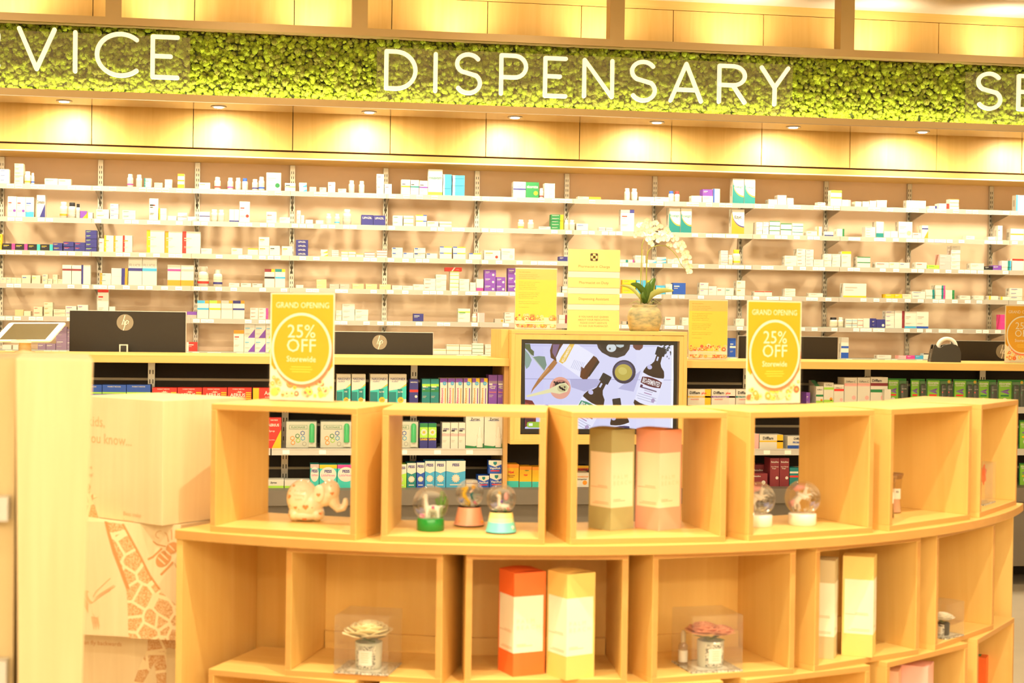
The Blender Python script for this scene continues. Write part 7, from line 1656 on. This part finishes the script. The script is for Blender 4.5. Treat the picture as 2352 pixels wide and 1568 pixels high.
rc('white and blue probiotic lozenge carton on the middle shelf', 1809, 1866, 1001.5, 1, 'w', ['Bb'], [('Difflam', 0.42, 0.72, 0.18, 'k', 0.66, 0.02), ('PROBIOTIC', 0.45, 0.44, 0.14, 'b', 0.8, 0.03)])
# bottom ledge
rc('white carton with slanting black word and green foot, behind the elephant', 600, 652, 1101, 2, 'w', ['Bl'], [('Zyrtec', 0.55, 0.55, 0.2, 'k', 0.75, 0.02)])
rc('plain white low carton behind the elephant', 653.5, 712, 1102, 2, 'w', ['Bl'], [])
for n_, u0, u1, vt, c in (('narrow', 713, 733, 1066, 'p'), ('wide yellow-topped', 734, 774, 1067, 'y'), ('wide pink-topped', 775, 815, 1067, 'm')):
    o = rc('%s teal nose care carton for children above the elephant' % n_, u0, u1, vt, 2, 'a', ['T' + c], []); w_ = o.dimensions.x; h_ = o.dimensions.z; s = MB()
    s.poly([(w_ * 0.5 + w_ * 0.48 * math.cos(t), -0.0006, h_ * 0.58 + h_ * 0.32 * math.sin(t)) for t in [i * 0.3 for i in range(21)]], pm('w')); s.text('FESS', (w_ * 0.5, -0.001, h_ * 0.66), X1, Z1, pm('n'), h=h_ * 0.12, maxw=w_ * 0.7, bold=0.04); s.text('LittleNoses', (w_ * 0.5, -0.001, h_ * 0.50), X1, Z1, pm('m'), h=h_ * 0.10, maxw=w_ * 0.78); s.build('label_print', o)
for n_, u0, u1, vt, b_, x_ in (('lime, first of six', 902, 934, 1066, 'l', 0.7), ('green teal, second of six', 935, 956, 1063, 't', 0.5), ('blue, third of six', 957.5, 975.5, 1062, 'b', 0.5), ('bright blue, fourth of six', 976.5, 999, 1058.5, 'c', 0.5), ('bright blue, fifth of six', 1000, 1024, 1058.5, 'c', 0.5), ('widest bright blue, last of six', 1025, 1069.5, 1058, 'c', 0.5)):
    o = rc('white-topped nose care carton, %s' % n_, u0, u1, vt, 2, b_, [], []); w_ = o.dimensions.x; h_ = o.dimensions.z; s = MB()
    s.poly([(0, -0.0005, h_), (0, -0.0005, h_ * 0.62), (w_ * 0.5, -0.0005, h_ * 0.54), (w_, -0.0005, h_ * 0.62), (w_, -0.0005, h_)], pm('w')); s.text('FESS', (w_ * x_, -0.001, h_ * 0.80), X1, Z1, pm('n'), h=h_ * 0.10, maxw=w_ * 0.8, bold=0.04)
    R_ = min(w_ * 0.4, h_ * 0.17)
    for r_, mt_, dy in ((1.0, pm('f'), 0.001), (0.7, pm('w'), 0.0014)): s.poly([(w_ * 0.5 + R_ * r_ * math.cos(t) * (1 if j % 2 else 0.75), -dy, h_ * 0.34 + R_ * r_ * math.sin(t) * (1 if j % 2 else 0.75)) for j, t in enumerate([i * math.pi / 12 for i in range(24)])], mt_)
    s.box((w_ * 0.2, -0.001, h_ * 0.08), (w_ * 0.8, -0.0006, h_ * 0.12), pm('w')); s.build('label_print', o)
def vap(label, u0, u1, vt, z_extra=0):
    o = rc(label, u0, u1, vt, 2, 'b', [], []); 
    if z_extra: 
        o.location.z += z_extra
    w_ = o.dimensions.x; h_ = o.dimensions.z; s = MB()
    s.poly([(0, -0.0005, h_), (0, -0.0005, h_ * 0.70), (w_ * 0.5, -0.0005, h_ * 0.50), (w_, -0.0005, h_ * 0.70), (w_, -0.0005, h_)], pm('w')); s.poly([(w_ * 0.36, -0.001, h_ * 0.9), (w_ * 0.64, -0.001, h_ * 0.9), (w_ * 0.64, -0.001, h_ * 0.74), (w_ * 0.5, -0.001, h_ * 0.62), (w_ * 0.36, -0.001, h_ * 0.74)], pm('t'))
    s.text('VapoRub', (w_ * 0.5, -0.001, h_ * 0.34), X1, Z1, pm('w'), h=h_ * 0.16, maxw=w_ * 0.84, bold=0.03); s.box((w_ * 0.15, -0.001, h_ * 0.17), (w_ * 0.85, -0.0006, h_ * 0.25), pm('r')); s.build('label_print', o); return o
vap('small blue chest rub carton with white shield, front of the rubs', 1098.5, 1123.5, 1092)
o = vap('blue chest rub carton with white shield, under the upper one', 1125, 1155.5, 1087.5)
o2 = rc('blue chest rub carton with white shield, on top of another', 1122.5, 1152, 1057, 2, 'b', [], [])
hh = o2.dimensions.z; base_h = o.dimensions.z + 0.0006; bpy.data.objects.remove(o2)
a_, b_ = atY(1122.5, 1057, YR), atY(1152, 1057, YR); w_ = b_.x - a_.x; h_ = hh - base_h
s = MB(); s.box((0, 0, 0), (w_, 0.05, h_), pm('b')); s.poly([(0, -0.0005, h_), (0, -0.0005, h_ * 0.70), (w_ * 0.5, -0.0005, h_ * 0.50), (w_, -0.0005, h_ * 0.70), (w_, -0.0005, h_)], pm('w')); s.poly([(w_ * 0.36, -0.001, h_ * 0.9), (w_ * 0.64, -0.001, h_ * 0.9), (w_ * 0.64, -0.001, h_ * 0.74), (w_ * 0.5, -0.001, h_ * 0.62), (w_ * 0.36, -0.001, h_ * 0.74)], pm('t')); s.text('VapoRub', (w_ * 0.5, -0.001, h_ * 0.34), X1, Z1, pm('w'), h=h_ * 0.16, maxw=w_ * 0.84, bold=0.03); s.box((w_ * 0.15, -0.001, h_ * 0.17), (w_ * 0.85, -0.0006, h_ * 0.25), pm('r'))
o = s.build('retail_carton'); o.location = (a_.x, YR, RZ[2] + base_h); tag(o, 'blue chest rub carton with white shield, stacked on another', 'medicine box', 'retail cartons under the counter')
rc('low white carton lying left of the chest rubs', 1070.5, 1097, 1103, 2, 'w', ['Mb'], [], y=YR + 0.03)
rc('orange yellow patches carton with a hang tab hole', 1156.5, 1192, 1066, 2, 'y', ['To', 'Ba'], [('Nyal', 0.5, 0.62, 0.09, 'r', 0.5, 0.05), ('Vapourising', 0.5, 0.50, 0.05, 'd', 0.8), ('Patches', 0.5, 0.43, 0.05, 'd', 0.6)])
rc('rounded orange to teal chest rub pack, beside the patches', 1193.5, 1221.5, 1071, 2, 'y', ['To', 'Ba'], [('NEW', 0.6, 0.78, 0.06, 'g', 0.4), ('Nyal', 0.5, 0.56, 0.07, 'r', 0.5, 0.05)])
rc('rounded orange to teal pack half hidden by the cube side', 1222.5, 1250, 1072, 2, 'y', ['To', 'Ba'], [])
rc('black carton with red lettering at the back, beside the sage carton', 1312, 1352, 1069, 2, 'k', ['Ty', 'lr'], [('SNORESTOP', 0.6, 0.74, 0.14, 'r', 0.8, 0.02)], y=YR + 0.11)
rc('white carton with orange side and black script, beside the sage carton', 1314, 1353, 1085, 2, 'w', ['Lo', 'Co'], [('SNORESTOP', 0.6, 0.66, 0.11, 'o', 0.74), ('Extinguisher', 0.6, 0.50, 0.10, 'k', 0.74)], y=YR)
rc('maroon gargle carton lying behind the tall pair', 1721, 1763, 1067, 2, 'd', [], [('Betadine', 0.5, 0.68, 0.10, 'w', 0.6, 0.02), ('Sore Throat Gargle', 0.5, 0.56, 0.05, 'w', 0.7)], y=YR + 0.10)
rc('small maroon gargle carton with white head, left of the tall pair', 1726, 1763, 1087, 2, 'd', ['Cw'], [('Betadine', 0.35, 0.74, 0.12, 'w', 0.5, 0.02)])
for n_, (u0, u1) in zip(('left', 'right'), ((1769, 1790.5), (1791.5, 1813))): rc('tall maroon gargle carton with white head, %s of the pair' % n_, u0, u1, 1052, 2, 'd', ['Cw'], [('Betadine', 0.5, 0.84, 0.06, 'w', 0.8, 0.02), ('Sore Throat', 0.5, 0.68, 0.04, 'w', 0.8), ('Gargle', 0.42, 0.62, 0.04, 'w', 0.5)])
rc('teal throat spray carton beside the maroon pair', 1814, 1834, 1074, 2, 't', ['Uw', 'Mr'], [])
rc('teal throat spray carton with pale end, next to its twin', 1835, 1856, 1076, 2, 't', ['Lw', 'Uw'], [])
rc('small yellow carton behind the first unicorn globe', 1705, 1724, 1089, 2, 'y', ['Tw'], [])
# the red lipped carton lying on the fourth glass shelf stack
